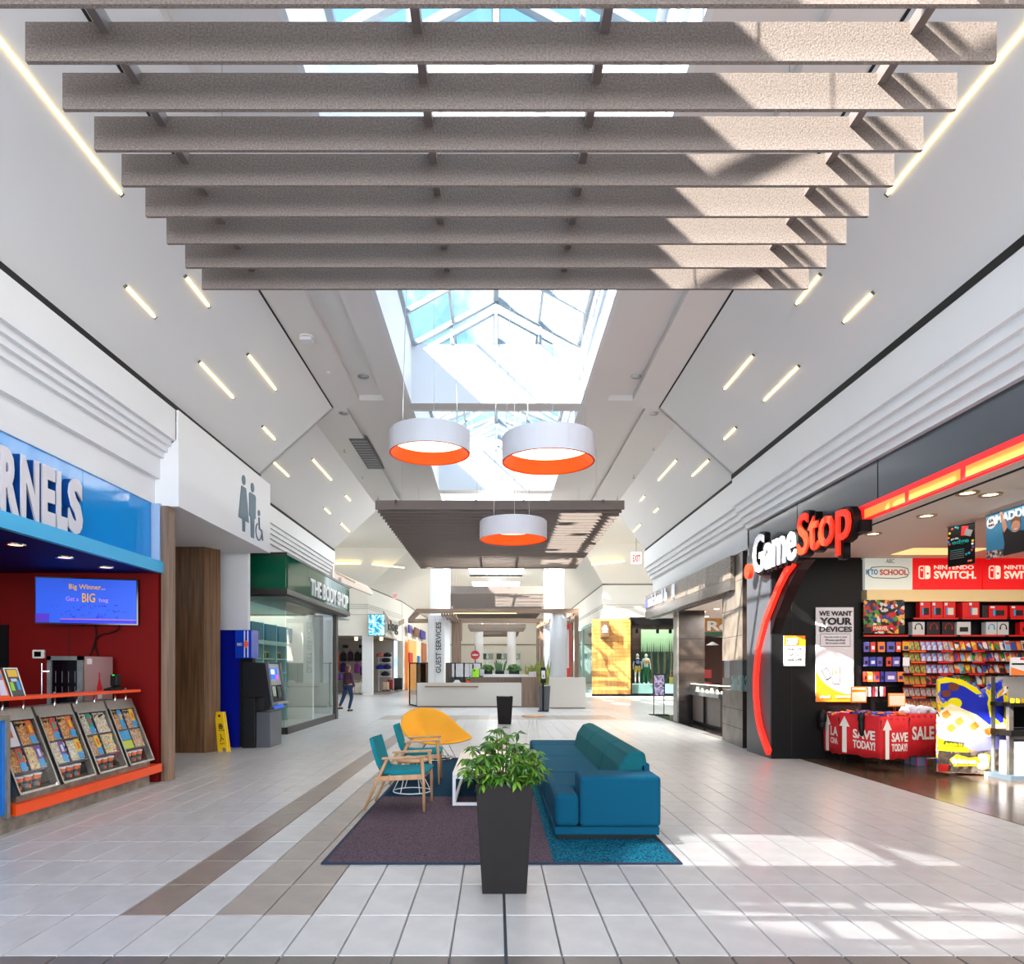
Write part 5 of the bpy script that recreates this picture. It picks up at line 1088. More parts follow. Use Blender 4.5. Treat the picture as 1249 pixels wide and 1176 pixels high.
t = thing('white_pot', 'white square pot at the end of the guest desk', 'pot', (PX(649.5, 28), 28, PZ(826, 28))); MB().box(PX(645.5, 28), 27.9, PZ(826, 28), PX(654, 28), 28.15, PZ(819.5, 28)).build('pot', WHITE, t, bevel=.01)
grassy(650, 820, 28.02, .4, .15, 14, (150, 160, 50), 'yellow-green spiky plant in the white square pot'); grassy(643, 826, 28.02, .55, .05, 5, (150, 150, 40), 'narrow yellow-green spiky plant beside the white pot')
tp = planter(PX(663.5, 25.4), 25.4, .34, .44, PZ(837, 25.2), 'tall grey planter with a spiky plant beside the walnut desk end', pm=mat('planter_grey', (84, 86, 92), .5))
grassy(663.5, 836, 25.4, 1.15, .15, 20, (140, 156, 40), 'tall yellow-green spiky plant in the grey planter', .12)
hs = thing('sanitiser_stand', 'black hand sanitiser stand with a white dispenser before the grey planter', 'dispenser', (PX(662.5, 24.9), 24.9, 0))
X = PX(662.5, 24.8); MB().cyl(X, 24.8, 0, .03, .2, 20).build('base', BLACK, hs); MB().cyl(X, 24.8, .03, 1.1, .035, 12).build('pole', BLACK, hs); MB().box(X-.09, 24.72, PZ(833, 24.8), X+.09, 24.84, PZ(814, 24.8)).build('back_plate', BLACK, hs, bevel=.02); MB().box(X-.07, 24.66, PZ(828, 24.8), X+.07, 24.73, PZ(818, 24.8)).build('dispenser', WHITE, hs, bevel=.02); MB().box(X-.012, 24.65, PZ(826, 24.8), X+.012, 24.665, PZ(823, 24.8)).build('window', BLACK, hs)
rs = thing('round_red_sign', 'round red sign with a white emblem hanging beyond the guest desk', 'sign', (PX(579.6, 38), 38, 2.0))
X, Z = PX(579.6, 38), PZ(799, 38); MB().prism(disc(X, Z, .25, n=28), 38, 38.08, 'y').build('disc', mat('sign_red', (176, 18, 34), .4, emit=.1), rs)
MB().prism([(X-.15, Z-.04), (X-.17, Z+.06), (X-.09, Z), (X-.06, Z+.08), (X, Z+.01), (X+.06, Z+.08), (X+.09, Z), (X+.17, Z+.06), (X+.15, Z-.04)], 37.98, 38, 'y').build('emblem', LID, rs)
MB().bar((X, 38.04, Z+.25), (X, 38.04, Z+.5), .03, .03).build('bracket', BLACK, rs); MB().bar((X, 38.04, 0), (X, 38.04, Z-.25), .05, .05).build('pole', BLACK, rs)
# banner between the columns, right of the desk
t = thing('red_banner', 'narrow red and white banner behind the pergola post', 'banner', (PX(694, 30), 30, 1)); MB().box(PX(691, 30), 30, PZ(826, 30), PX(697.5, 30), 30.05, PZ(760, 30)).build('cloth', mat('banner_red', (214, 60, 50), .6), t); MB().box(PX(691, 30), 29.98, PZ(815, 30), PX(694, 30), 30, PZ(768, 30)).build('white_stripe', LID, t)

# ------------------------------------------------------------------ people
def person(name, label, cat, X, Y, z0, H, skin, top, legs, shoe, hair=None, walk=0, heading=0, bald=False, sleeve=True, shorts=None, chest=None):
    """heading 0 faces the camera (-Y)"""
    t = thing(name, label, cat, (X, Y, z0)); k = H/1.70
    def sk(nm, pts, edges, rad, m, sub=1):
        me = bpy.data.meshes.new(nm); me.from_pydata([Vector(p)*k for p in pts], edges, []); o = bpy.data.objects.new(nm, me); COL.objects.link(o); o.parent = t; W[o.name] = Vector((X, Y, z0))
        o.modifiers.new('skin', 'SKIN').use_smooth_shade = True
        for i, r_ in enumerate(rad):
            rr = r_ if hasattr(r_, '__len__') else (r_, r_); me.skin_vertices[0].data[i].radius = (rr[0]*k, rr[1]*k)
        me.skin_vertices[0].data[0].use_root = True
        s = o.modifiers.new('sub', 'SUBSURF'); s.levels = sub; s.render_levels = sub; me.materials.append(m); return o
    w = walk
    pts = [(0,0,.93), (0,0,1.10), (0,0,1.28), (0,-.005,1.42), (0,-.01,1.50),
           (-.10,0,.88), (-.11,-.10*w,.50), (-.11,.10*w,.07), (-.12,.10*w-.13,.035),
           (.10,0,.88), (.11,.16*w,.50), (.11,.42*w,.12+.08*w), (.12,.42*w-.12,.05+.08*w),
           (-.17,0,1.38), (-.23,.02*w,1.12), (-.24,-.10*w,.90), (-.24,-.13*w,.82),
           (.17,0,1.38), (.23,-.02,1.12), (.24,-.08,.90), (.24,-.10,.82)]
    ed = [(0,1),(1,2),(2,3),(3,4),(0,5),(5,6),(6,7),(7,8),(0,9),(9,10),(10,11),(11,12),(3,13),(13,14),(14,15),(15,16),(3,17),(17,18),(18,19),(19,20)]
    rad = [(.14,.10),(.12,.09),(.145,.10),(.075,.07),(.052,.055),.085,.055,.038,.032,.085,.055,.038,.032,.052,.04,.028,.022,.052,.04,.028,.022]
    body = sk('body', pts, ed, rad, skin)
    # head
    b = MB(); h = 1.60*k
    b.ball((X, Y-.01*k, z0+h), (.078*k, .095*k, .112*k), 16, 12).ball((X, Y-.105*k, z0+h-.012*k), (.013*k, .02*k, .02*k), 8, 6)
    for s in (-1, 1): b.ball((X+s*.078*k, Y, z0+h), (.012*k, .02*k, .03*k), 8, 6)
    b.build('head', skin, t, smooth=True)
    if not bald:
        for s in (-1, 1): MB().ball((X+s*.03*k, Y-.09*k, z0+h+.01*k), .011*k, 8, 6).build('eye', TXTK, t)
        MB().ball((X, Y-.098*k, z0+h-.05*k), (.025*k, .008*k, .007*k), 8, 6).build('mouth', mat('lips', (150, 70, 70), .5), t)
    if hair: MB().ball((X, Y+.02*k, z0+h+.03*k), (.092*k, .095*k, .11*k), 14, 10).ball((X, Y+.06*k, z0+h-.09*k), (.085*k, .05*k, .12*k), 12, 8).build('hair', hair, t, smooth=True)
    # clothes
    g = .014
    tp = [(0, 0, .90), pts[1], pts[2], pts[3], pts[13], pts[14], pts[15], pts[17], pts[18], pts[19]]; n_ = 10 if sleeve else 8
    if sleeve: sk('top', tp, [(0,1),(1,2),(2,3),(3,4),(4,5),(5,6),(3,7),(7,8),(8,9)], [(.175,.13),(.15,.112),(.16,.115),(.085,.08),.066,.054,.042,.066,.054,.042], top)
    else: sk('top', [pts[0], pts[1], pts[2], pts[3], pts[13], (-.20,0,1.26), pts[17], (.20,0,1.26)], [(0,1),(1,2),(2,3),(3,4),(4,5),(3,6),(6,7)], [(.155,.115),(.14,.108),(.16,.115),(.085,.08),.066,.056,.066,.056], top)
    if shorts: sk('shorts', [pts[0], pts[5], (-.105,0,.62), pts[9], (.105,0,.62)], [(0,1),(1,2),(0,3),(3,4)], [(.15,.112),.10,.085,.10,.085], shorts)
    else: sk('trousers', [pts[0], pts[5], pts[6], pts[7], pts[9], pts[10], pts[11]], [(0,1),(1,2),(2,3),(0,4),(4,5),(5,6)], [(.15,.112),.098,.07,.052,.098,.07,.052], legs)
    for i in (8, 12):
        p = pts[i]; MB().box(X+(p[0]-.045)*k, Y+(p[1]-.04)*k, z0+(p[2]-.035)*k, X+(p[0]+.045)*k, Y+(p[1]+.19)*k, z0+(p[2]+.035)*k).build('shoe', shoe, t, bevel=.02)
    for s, i in ((-1, 16), (1, 20)):
        if cat != 'person': continue
        p = pts[i]; b = MB(); b.ball((X+p[0]*k, Y+p[1]*k, z0+(p[2]-.03)*k), (.018*k, .035*k, .045*k), 8, 6)
        for f in range(4): b.tube([(X+p[0]*k, Y+(p[1]-.027+.018*f)*k, z0+(p[2]-.06)*k), (X+p[0]*k-s*.006, Y+(p[1]-.03+.018*f)*k, z0+(p[2]-.10)*k), (X+p[0]*k-s*.02, Y+(p[1]-.03+.018*f)*k, z0+(p[2]-.125+.004*f)*k)], .008*k, 5)
        b.tube([(X+p[0]*k, Y+(p[1]-.03)*k, z0+(p[2]-.03)*k), (X+(p[0]-s*.01)*k, Y+(p[1]-.06)*k, z0+(p[2]-.075)*k)], .009*k, 5)
        b.build('hand', skin, t, smooth=True)
    if chest: Z = z0+1.24*k; MB().prism(disc(X, Z, .11), Y-.17*k, Y-.10*k, 'y').build('shirt_print', mat('print_%d_%d_%d' % chest, chest, .6), t)
    t.rotation_euler = (0, 0, heading); return t
SK = mat('skin', (196, 142, 116), .5)
person('person', 'woman in a plum striped jumper and blue jeans walking past the luggage shop', 'person', PX(424.5, 25), 25, .0, 1.66, SK, mat('plum_jumper', (92, 44, 74), .8, noise=.5, nscale=3, stretch=(.1, .1, 8)), mat('jeans', (24, 52, 92), .8), mat('tan_shoe', (80, 50, 40), .6), mat('hair_brown', (96, 60, 46), .7), walk=.8, heading=radians(150))
MANQ = mat('mannequin_white', (226, 214, 206), .4)
def mq(x, lab, top, sh, ch_): person('mannequin', lab, 'mannequin', PX(x, 41), 41, .62, 1.78, MANQ, top, mat('trousers_green', (10, 110, 66), .7), MANQ, bald=True, sleeve=False, shorts=sh, chest=ch_)
mq(777.5, 'mannequin in a dark graphic shirt and yellow shorts in the shop window', mat('shirt_dark', (26, 36, 60), .8), mat('shorts_yellow', (226, 176, 70), .7), (150, 160, 220)); mq(788, 'mannequin in a white sunset shirt and green trousers in the shop window', mat('shirt_white', (226, 230, 232), .8), None, (250, 170, 40))

# ------------------------------------------------------------------ pine-clad store on the far right
tb = thing('pine_shop_wall', 'sunlit pine boarded shop corner beyond the guest desk', 'shop front', (6.4, 38.4, 0))
xa, xb = PX(722, 38.4), PX(768.5, 38.4); n = 12
for i in range(20):
    z0 = .12+(PZ(755, 38.4)-.12)*i/20; z1 = .12+(PZ(755, 38.4)-.12)*(i+1)/20-.012; MB().box(xa, 38.25+.01*(i % 2), z0, xb, 38.45, z1).build('plank', PLYW, tb)
MB().box(xa, 38.24, 0, xb+.1, 38.5, .12).build('plinth', BLACK, tb)
t = thing('square_logo_sign', 'small dark square sign with a white tree emblem on the pine wall', 'sign', (PX(736, 38), 38, 3.4))
sx0, sx1, sz0, sz1 = PX(732.5, 37.9), PX(742.5, 37.9), PZ(777.5, 37.9), PZ(757.5, 37.9)
MB().box(sx0, 37.75, sz0, sx1, 38.25, sz1).build('box', mat('sign_brown', (104, 78, 50), .4), t)
cx, cz = (sx0+sx1)/2, (sz0+sz1)/2
MB().prism([(cx-.14, cz-.08), (cx+.14, cz-.08), (cx+.14, cz+.02), (cx+.05, cz+.2), (cx-.05, cz+.22), (cx-.14, cz+.05)], 37.72, 37.75, 'y').box(cx-.14, 37.72, cz-.2, cx+.14, 37.75, cz-.14).build('emblem', LID, t)
wn = struct(MB().box(xb, 38.4, 3.95, 13, 38.5, 4.4).box(xb, 38.4, 0, 13, 38.5, .14).box(xb-.02, 38.38, 0, xb+.1, 38.52, 4.35), 'window_10', BLACK)
for x0, x1 in ((768.9, 783), (783.2, 810), (810.3, 842)): MB().box(PX(x0, 38.45), 38.44, .14, PX(x1, 38.45), 38.455, 3.95).build('pane', GLASS, wn)
MB().box(xb+.1, 39.2, 0, 12.5, 42.5, .62).build('display_platform', PT, wn)
struct(MB().box(7.5, 42.6, 0, 13, 42.7, 4.4).box(7.5, 38.5, 4.35, 13, 42.7, 4.4), 'wall_clothes_shop', mat('brown_dark_wall', (60, 36, 24), .7))
t = thing('forest_backdrop', 'large hanging photo of a misty pine forest behind the mannequins', 'poster', (PX(805, 42), 42, .62))
m = art('forest_photo', [(8, 36, 20), (12, 56, 30), (14, 44, 40), (80, 80, 44), (36, 60, 44), (120, 96, 56)], 1.2, 6, soft=True, dist=.6)
MB().box(PX(782, 42), 42, .62, PX(842, 42), 42.05, PZ(795, 42)).build('forest', m, t); MB().box(PX(782, 42), 42, PZ(795, 42), PX(842, 42), 42.05, PZ(768, 42)).build('mist', mat('mist', (136, 160, 126), .8, spec=.1), t)
for i in range(22):
    x = PX(784+2.7*i, 41.95); z = PZ(rdm.uniform(778, 792), 42); MB().add([(x-.11, 41.97, 1.2), (x+.11, 41.97, 1.2), (x, 41.96, z)], [(0, 1, 2)]).build('tree', mat('fir_%d' % (i % 3), [(10, 44, 32), (90, 86, 50), (12, 34, 40)][i % 3], .7), t)
for x in (777, 802, 817.5): X = PX(x, 39.5); t = thing('track_spot', 'black track spotlight above the shop window, %s' % {777: 'over the mannequins', 802: 'middle one', 817.5: 'nearest the stone pier'}[x], 'light', (X, 39.5, 3.6)); MB().cyl(X, 39.5, 3.55, 3.8, .09, 10).build('lamp_head', BLACK, t); MB().bar((X, 39.5, 3.8), (X, 39.5, 4.3), .04, .04).build('stem', BLACK, t)
t = thing('shop_stool', 'wooden crate on a yellow block in the clothes window', 'stool', (PX(820, 40.3), 40.3, .62)); MB().box(PX(817.5, 40.3), 40.1, .62, PX(826, 40.3), 40.5, PZ(826, 40.3)).build('yellow_block', mat('block_yellow', (226, 190, 90), .5), t); MB().box(PX(818, 40.3), 40.12, PZ(826, 40.3), PX(825, 40.3), 40.48, PZ(818, 40.3)).build('crate', DWOOD, t, bevel=.03)
wn2 = struct(MB().lathe(5.99, 45, [(.03, 0), (.03, .01)], 6).box(5.84, 38.6, 4.15, 5.97, 52, 4.35).box(5.84, 38.6, 0, 5.97, 52, .2).box(5.84, 46.5, 0, 5.97, 46.7, 4.3), 'window_11', mat('teal_frame', (150, 190, 186), .4))
for a in (38.7, 46.75): MB().box(5.89, a, .2, 5.90, a+(7.7 if a < 40 else 5.2), 4.15).build('pane', GLASS, wn2)
MB().box(5.95, 38.6, .2, 5.97, 38.7, .3)
lamp('boutique_light', 'AREA', (8.5, 45, 4.0), 160, (1, .98, .95), target=(8.5, 45, 0), shape='RECTANGLE', size=4, size_y=9)
struct(MB().box(9.6, 42.8, 0, 9.7, 52.2, 4.3).box(5.97, 52.1, 0, 9.7, 52.2, 4.3).box(5.97, 38.6, 4.3, 9.7, 52.2, 4.34), 'wall_boutique', mat('pale_green_shop', (178, 206, 200), .6))
for i in range(10):
    y = 40.0+1.1*i; t = thing('hanging_garment', 'garment on the rail behind the teal glass shop front', 'clothing', (6.9, y, .9), 'garments in the glass shop front'); c = [(60, 70, 110), (150, 150, 160), (170, 60, 70), (40, 110, 110)][i % 4]
    MB().prism([(y-.2, .9), (y+.2, .9), (y+.22, 2.0), (y+.08, 2.2), (y-.08, 2.2), (y-.22, 2.0)], 6.85, 6.95, 'x').build('cloth', mat('garment_%d' % (i % 4), c, .8), t, bevel=.03)

# ------------------------------------------------------------------ jewellery store
STN = mat('stone_cladding', (128, 116, 104), .35, noise=.3, nscale=3, bump=.1, bscale=20); STD = mat('dark_stone_cladding', (62, 50, 44), .3, noise=.35, nscale=4); GB = mat('grey_brown_panel', (104, 92, 86), .3)
js = thing('jewellery_sign', 'patterned metal sign band with white lettering over the jewellery shop', 'sign', (4.8, 18, 3.1))
for i in range(5):
    a = 13.95+1.58*i; MB().box(4.75, a, 3.38, 4.83, a+1.56, 3.84).build('mesh_panel', mat('patterned_mesh', (150, 136, 122), .4, .3, c2=(96, 84, 74), nscale=45, kind='voronoi'), js)
MB().box(4.74, 13.93, 3.14, 4.9, 21.85, 3.37).build('steel_soffit_band', mat('sign_steel', (120, 116, 112), .2, .8), js); MB().box(4.9, 13.93, 3.1, 5.02, 21.85, 3.16).build('underside', mat('sign_steel', (120, 116, 112), .2, .8), js)
text('michael h   ll', lit('sign_letter_lit', (236, 240, 250), .35), js, (4.745, 21.4, 3.44), (0, -1, 0), EZ, 3.1, .36, .03, .01)
MB().box(4.72, 21.45, 3.45, 4.75, 21.75, 3.72).build('violet_logo', lit('violet', (120, 110, 230), .6), js)
pr = struct(MB().prism([(4.8, 13.42), (4.93, 15.0), (5.3, 15.0), (5.3, 13.42)], 0, 1.10, 'z').prism([(4.8, 13.42), (4.93, 15.0), (5.3, 15.0), (5.3, 13.42)], 1.72, 3.95, 'z'), 'pillar', STN)
for z in (.36, .73, 2.2, 2.75, 3.3): MB().prism([(4.797, 13.41), (4.927, 15.0), (4.94, 15.0), (4.81, 13.41)], z, z+.008, 'z').build('joint', DARKGAP, pr)
MB().box(4.8, 13.40, 0, 5.3, 13.42, 1.10).box(4.8, 13.40, 1.72, 5.3, 13.42, 3.95).build('dark_face', STD, pr)
MB().prism([(4.80, 13.42), (4.93, 15.0), (4.94, 15.0), (4.81, 13.42)], 1.10, 1.72, 'z').box(4.8, 13.41, 1.10, 5.25, 13.42, 1.72).build('vitrine_glass', GLASS, pr); MB().box(5.25, 13.5, 1.1, 5.3, 15, 1.72).build('vitrine_back', BLACK, pr)
for i, y in enumerate((13.7, 14.1, 14.5)):
    t = thing('jewellery_bust', 'pale jewellery display bust in the stone pier vitrine, %s' % ('nearest the arch sign', 'middle one', 'farthest one')[i], 'display', (5.02, y, 1.10)); MB().prism([(y-.1, 1.10), (y+.12, 1.10), (y+.06, 1.36), (y+.0, 1.42), (y-.05, 1.34)], 4.97, 5.07, 'x').build('bust', mat('bust_teal', (150, 190, 196), .5), t, bevel=.01); MB().tube([(4.965, y-.05, 1.33), (4.96, y, 1.22), (4.965, y+.05, 1.33)], .008, 6).build('necklace', CHROME, t)
pr2 = struct(MB().box(5.25, 19.8, 0, 6.0, 20.2, 3.3), 'pillar', STD)
for z in (.6, 1.2, 1.8, 2.4): MB().box(5.245, 19.79, z, 6.0, 19.8, z+.01).build('joint', DARKGAP, pr2)
MB().box(5.2, 19.78, 0, 5.25, 20.2, 3.3).build('steel_edge', GREYM, pr2)
struct(MB().box(5.0, 15, 3.22, 12.4, 23, 3.3), 'ceiling_jewellery', mat('jewel_ceiling', (226, 214, 200), .6))
for x, y in ((838, 752.5), (846, 747.5), (858, 746), (874, 742.5), (862, 752)):
    d = F*(3.22-CH)/(VY-y); X = PX(x, d); MB().cyl(X, d, 3.2, 3.22, .07, 12).build('downlight', WARM, None, label='small round downlight in the jewellery shop ceiling', cat='light', group='jewellery shop downlights')
jc = thing('jewellery_counter', 'angled jewellery showcase with lit glass top and grey-brown base', 'showcase', (5.9, 18.5, 0))
CP = [(5.55, 20.9), (5.55, 17.2), (6.05, 16.6), (9.2, 16.6), (9.2, 17.4), (6.3, 17.4), (6.3, 20.9)]
MB().prism([(x+.05 if x < 6.2 else x, y+.05 if y < 17 else y) for x, y in CP], .08, .80, 'z').build('base', GB, jc); MB().prism([(x+.12 if x < 6.2 else x, y+.12 if y < 17 else y) for x, y in CP], 0, .08, 'z').build('plinth', BLACK, jc)
MB().prism(CP, .80, .90, 'z').build('steel_band', CHROME, jc); MB().prism(CP, 1.13, 1.14, 'z').build('glass_top', GLASS, jc)
b = MB()
for (xa2, ya2), (xb2, yb2) in zip(CP[:3], CP[1:4]): b.hexa([(xa2,ya2,.9),(xb2,yb2,.9),(xb2+.01,yb2+.01,.9),(xa2+.01,ya2+.01,.9),(xa2,ya2,1.13),(xb2,yb2,1.13),(xb2+.01,yb2+.01,1.13),(xa2+.01,ya2+.01,1.13)])
b.build('glass_front', GLASS, jc)
MB().prism([(5.6, 20.9), (5.6, 17.25), (6.08, 16.65), (9.2, 16.65), (9.2, 16.75), (6.1, 16.75), (5.7, 17.3), (5.7, 20.9)], 1.10, 1.12, 'z').build('light_strip', lit('case_light', (255, 246, 226), 2.5), jc)
for y in (18.4, 19.6): MB().box(5.54, y, .08, 5.6, y+.01, .8).build('joint', DARKGAP, jc)
WB = mat('white_velvet', (240, 236, 226), .7)
for i in range(16):
    if i < 8: x, y = 5.72, 17.4+.43*i
    else: x, y = 6.2+.32*(i-8), 16.8
    t = thing('necklace_stand', 'small white jewellery stand inside the lit showcase', 'display', (x, y, .9), 'white stands in the showcase')
    MB().cyl(x, y, .9, .97+.03*(i % 3), .07, 10, .03).build('stand', WB, t); MB().box(x-.06, y-.06, .9, x+.06, y+.06, .915).build('pad', WB, t)
for x, n in ((5.75, 'nearest the pillar'),): t = thing('sanitiser_bottle', 'clear bottle on the jewellery showcase', 'bottle', (5.75, 20.3, 1.14)); MB().cyl(5.75, 20.3, 1.14, 1.36, .05, 12).build('bottle_body', mat('clear_blue', (140, 170, 210), .2), t); MB().cyl(5.75, 20.3, 1.36, 1.45, .015, 8).build('pump', TXTW, t)
# wood-fronted store seen through it
rt = thing('timber_sign_shop', 'shop front with wooden sign band and dark doorway seen beyond the showcase', 'shop front', (8, 23.8, 0)); dR = 23.6
MB().box(PX(844, dR), dR, PZ(771, dR), PX(925, dR), dR+.15, PZ(753.5, dR)).build('sign_board', PLYW, rt); MB().box(PX(844, dR), dR-.03, PZ(775.5, dR), PX(925, dR), dR+.1, PZ(771, dR)).build('green_band', mat('forest_green', (18, 84, 62), .5), rt)
text('Roots', TXTW, rt, (PX(862.5, dR), dR-.0, PZ(769.5, dR)), (1,0,0), EZ, 1.7, 12*dR/F, .04, .03)
MB().box(PX(845, dR), dR, 0, PX(855, dR), dR+.1, PZ(775.5, dR)).build('glass_door_leaf', mat('teal_glass', (70, 104, 104), .15), rt); MB().box(PX(855, dR), dR+1.5, 0, PX(925, dR), dR+1.6, PZ(775.5, dR)).build('dark_interior', mat('shop_brown', (58, 26, 14), .7), rt)
MB().box(PX(860, dR), dR+1.2, 1.6, PX(864, dR), dR+1.4, 2.6).box(PX(868, dR), dR+1.1, 1.2, PX(880, dR), dR+1.4, 1.5).build('wall_display', mat('display_red', (150, 40, 40), .6), rt); MB().cyl(PX(869, dR+.5), dR+.5, PZ(787, dR+.5), PZ(783, dR+.5), .22, 16, .03).build('hanging_lamp_shade', WHITE, rt); MB().box(PX(848, dR), dR-.05, 1.45, PX(854, dR), dR, 1.95).build('notice', CREAM, rt)
# easel poster
es = thing('poster_stand', 'black floor stand with a violet draped-cloth poster before the jewellery shop', 'sign', (PX(803, 22.9), 22.9, 0)); a, c2 = PX(796.5, 22.9), PX(811, 22.9)
MB().box(a, 22.88, PZ(849.5, 22.9), c2, 22.93, PZ(822.5, 22.9)).build('frame', BLACK, es); MB().box(a+.03, 22.865, PZ(849, 22.9)+.02, c2-.03, 22.885, PZ(823, 22.9)-.02).build('picture', art('draped_cloth', [(60,56,84), (120,112,150), (170,164,196), (90,84,120), (40,36,56)], 3, 8, soft=True, dist=2), es)
for x in (a+.03, c2-.03): MB().box(x-.012, 22.89, .02, x+.012, 22.92, PZ(849.5, 22.9)).build('pole', BLACK, es)
MB().box(a-.1, 22.7, 0, c2+.1, 23.1, .025).build('base', BLACK, es)
# ------------------------------------------------------------------ game shop shell
FAS = mat('slate_fascia', (58, 64, 74), .3); STC = mat('store_ceiling', (232, 222, 208), .6)
gf = struct(MB().box(4.77, -9, 3.66, 5.3, 12.98, 4.18), 'fascia_game_shop', FAS)
for y in (10.9, 8.6, 5.5, 2.4): MB().box(4.765, y, 3.66, 4.77, y+.012, 4.18).build('joint', DARKGAP, gf)
gp = struct(MB().box(4.74, 11.84, 0, 6.28, 12.98, 3.66), 'wall_black_pier', BLACK)
MB().box(4.72, 11.86, 0, 4.74, 12.96, 3.66).build('slate_side_panel', mat('slate_side', (72, 74, 80), .3), gp)
MB().box(PX(965, 11.84), 11.835, 0, PX(966, 11.84), 11.84, 3.4).build('joint', DARKGAP, gp)
struct(MB().box(4.80, 2.0, 3.46, 13, 12.1, 3.56), 'ceiling_game_shop', STC)
MB().bar((4.98, 2, 3.455), (4.98, 11.84, 3.455), .03, .012).build('ceiling_track', DARKGAP, None, label='thin black track line in the game shop ceiling', cat='track')
struct(MB().box(6.28, 12.05, 0, 13, 12.2, 3.5).box(12.9, 2.0, 0, 13, 12.2, 3.5).box(5.3, 2.4, 0, 13, 2.5, 3.5), 'wall_game_shop', mat('shop_dark_wall', (30, 28, 28), .6))
for x, y, n in ((1180, 601, 'nearest the shop entrance edge'), (1130, 629, 'second from the arch sign'), (1065, 651, 'closest to the arch sign'), (1208, 603, 'beside the blue hanging poster')):
    d = F*(3.46-CH)/(VY-y); X = PX(x, d); t = thing('downlight', 'small round downlight in the game shop ceiling, %s' % n, 'light', (X, d, 3.46))
    MB().lathe(X, d, [(.075, 3.45), (.11, 3.445), (.115, 3.46)], 18, cap=False).build('trim_ring', mat('brass_ring', (190, 160, 110), .3, .6), t); MB().lathe(X, d, [(.075, 3.455), (.01, 3.457)], 16, cap=False).build('bulb', lit('shop_bulb', (255, 240, 210), 2.5), t)
for a, c2, n in ((6.6, 10.2, 'nearer the shelves'), (8.2, 9.4, 'nearer the frame')):
    MB().box(a, 10.9 if a < 8 else 9.2, 3.45, a+1.2, (11.5 if a < 8 else 9.8), 3.46).build('ceiling_panel_light', lit('troffer', (226, 200, 130), .9), None, label='yellowish flush panel light in the game shop ceiling, %s' % ('over the wall shelves' if a < 8 else 'farther into the shop'), cat='light')
# red light band
lb = thing('red_light_band', 'glowing red and orange light band running along the slate fascia', 'light', (4.75, 5, 3.46))
MB().box(4.72, -2, 3.455, 4.78, 9.0, 3.655).build('red_housing', lit('red_glow', (235, 24, 30), .85), lb)
for i in range(12): a = 8.85-.95*(i+1)+.05; MB().box(4.712, a, 3.475, 4.72, a+.86, 3.585).build('lit_segment', lit('orange_glow', (255, 120, 50), 1.15), lb)
# arch of red neon
ar = thing('red_neon_arch', 'tall curved red neon blade on the black shop pier', 'sign', (4.7, 11.8, .1))
apx = [(969,686),(960,698),(951,716),(942,739),(935.5,755),(930,775),(926,792),(924,811),(922.5,830),(923,850),(925,872),(928,888),(932,900),(936,911),(939,918)]
ap = [(F*4.70/(x-VX), PZ(y, F*4.70/(x-VX))) for x, y in apx]
b = MB(); b2 = MB()
for (ya, za), (yb, zb) in zip(ap, ap[1:]):
    dl = sqrt((ya-yb)**2+(za-zb)**2); ny, nz_ = (zb-za)/dl, -(yb-ya)/dl
    wv = .058
    b.hexa([(4.655,ya-ny*wv,za-nz_*wv),(4.655,yb-ny*wv,zb-nz_*wv),(4.655,yb+ny*wv,zb+nz_*wv),(4.655,ya+ny*wv,za+nz_*wv),(4.72,ya-ny*wv,za-nz_*wv),(4.72,yb-ny*wv,zb-nz_*wv),(4.72,yb+ny*wv,zb+nz_*wv),(4.72,ya+ny*wv,za+nz_*wv)])
b.build('neon_tube', lit('neon_red', (236, 40, 26), 1.0), ar, smooth=False)
b = MB()
for (ya, za), (yb, zb) in zip(ap[:6], ap[1:6]): b.hexa([(4.73,ya-.30,za),(4.73,yb-.30,zb),(4.73,yb,zb),(4.73,ya,za),(4.90,ya-.30,za),(4.90,yb-.30,zb),(4.90,yb,zb),(4.90,ya,za)])
b.build('black_arch_fin', BLACK, ar)
# big sign
gsn = thing('game_shop_sign', 'large raised white and red lettering sign above the black pier', 'sign', (4.6, 10.5, 3.1))
GW = lit('sign_white_glow', (240, 240, 244), .3); GR = lit('sign_red_glow', (240, 48, 18), .45)
X = 4.55
def gs_text(s, y0, wd, z0, ht, m):
    text(s, BLACK, gsn, (X+.14, y0+.05, z0-.05), (0,-1,0), EZ, wd+.10, ht+.10, .10, .03, name='letter_back'); text(s, m, gsn, (X+.03, y0, z0), (0,-1,0), EZ, wd, ht, .03, .012, name='lettering')
gs_text('Game', 12.22, 1.72, 3.22, .66, GW); gs_text('Stop', 10.42, 1.55, 3.06, .80, GR)
MB().prism(disc(12.42, 3.30, .13, n=20), 4.52, 4.60, 'x').build('red_dot', GR, gsn)
MB().box(4.64, 8.75, 3.3, 4.78, 12.3, 3.45).build('mounting_rail', BLACK, gsn)
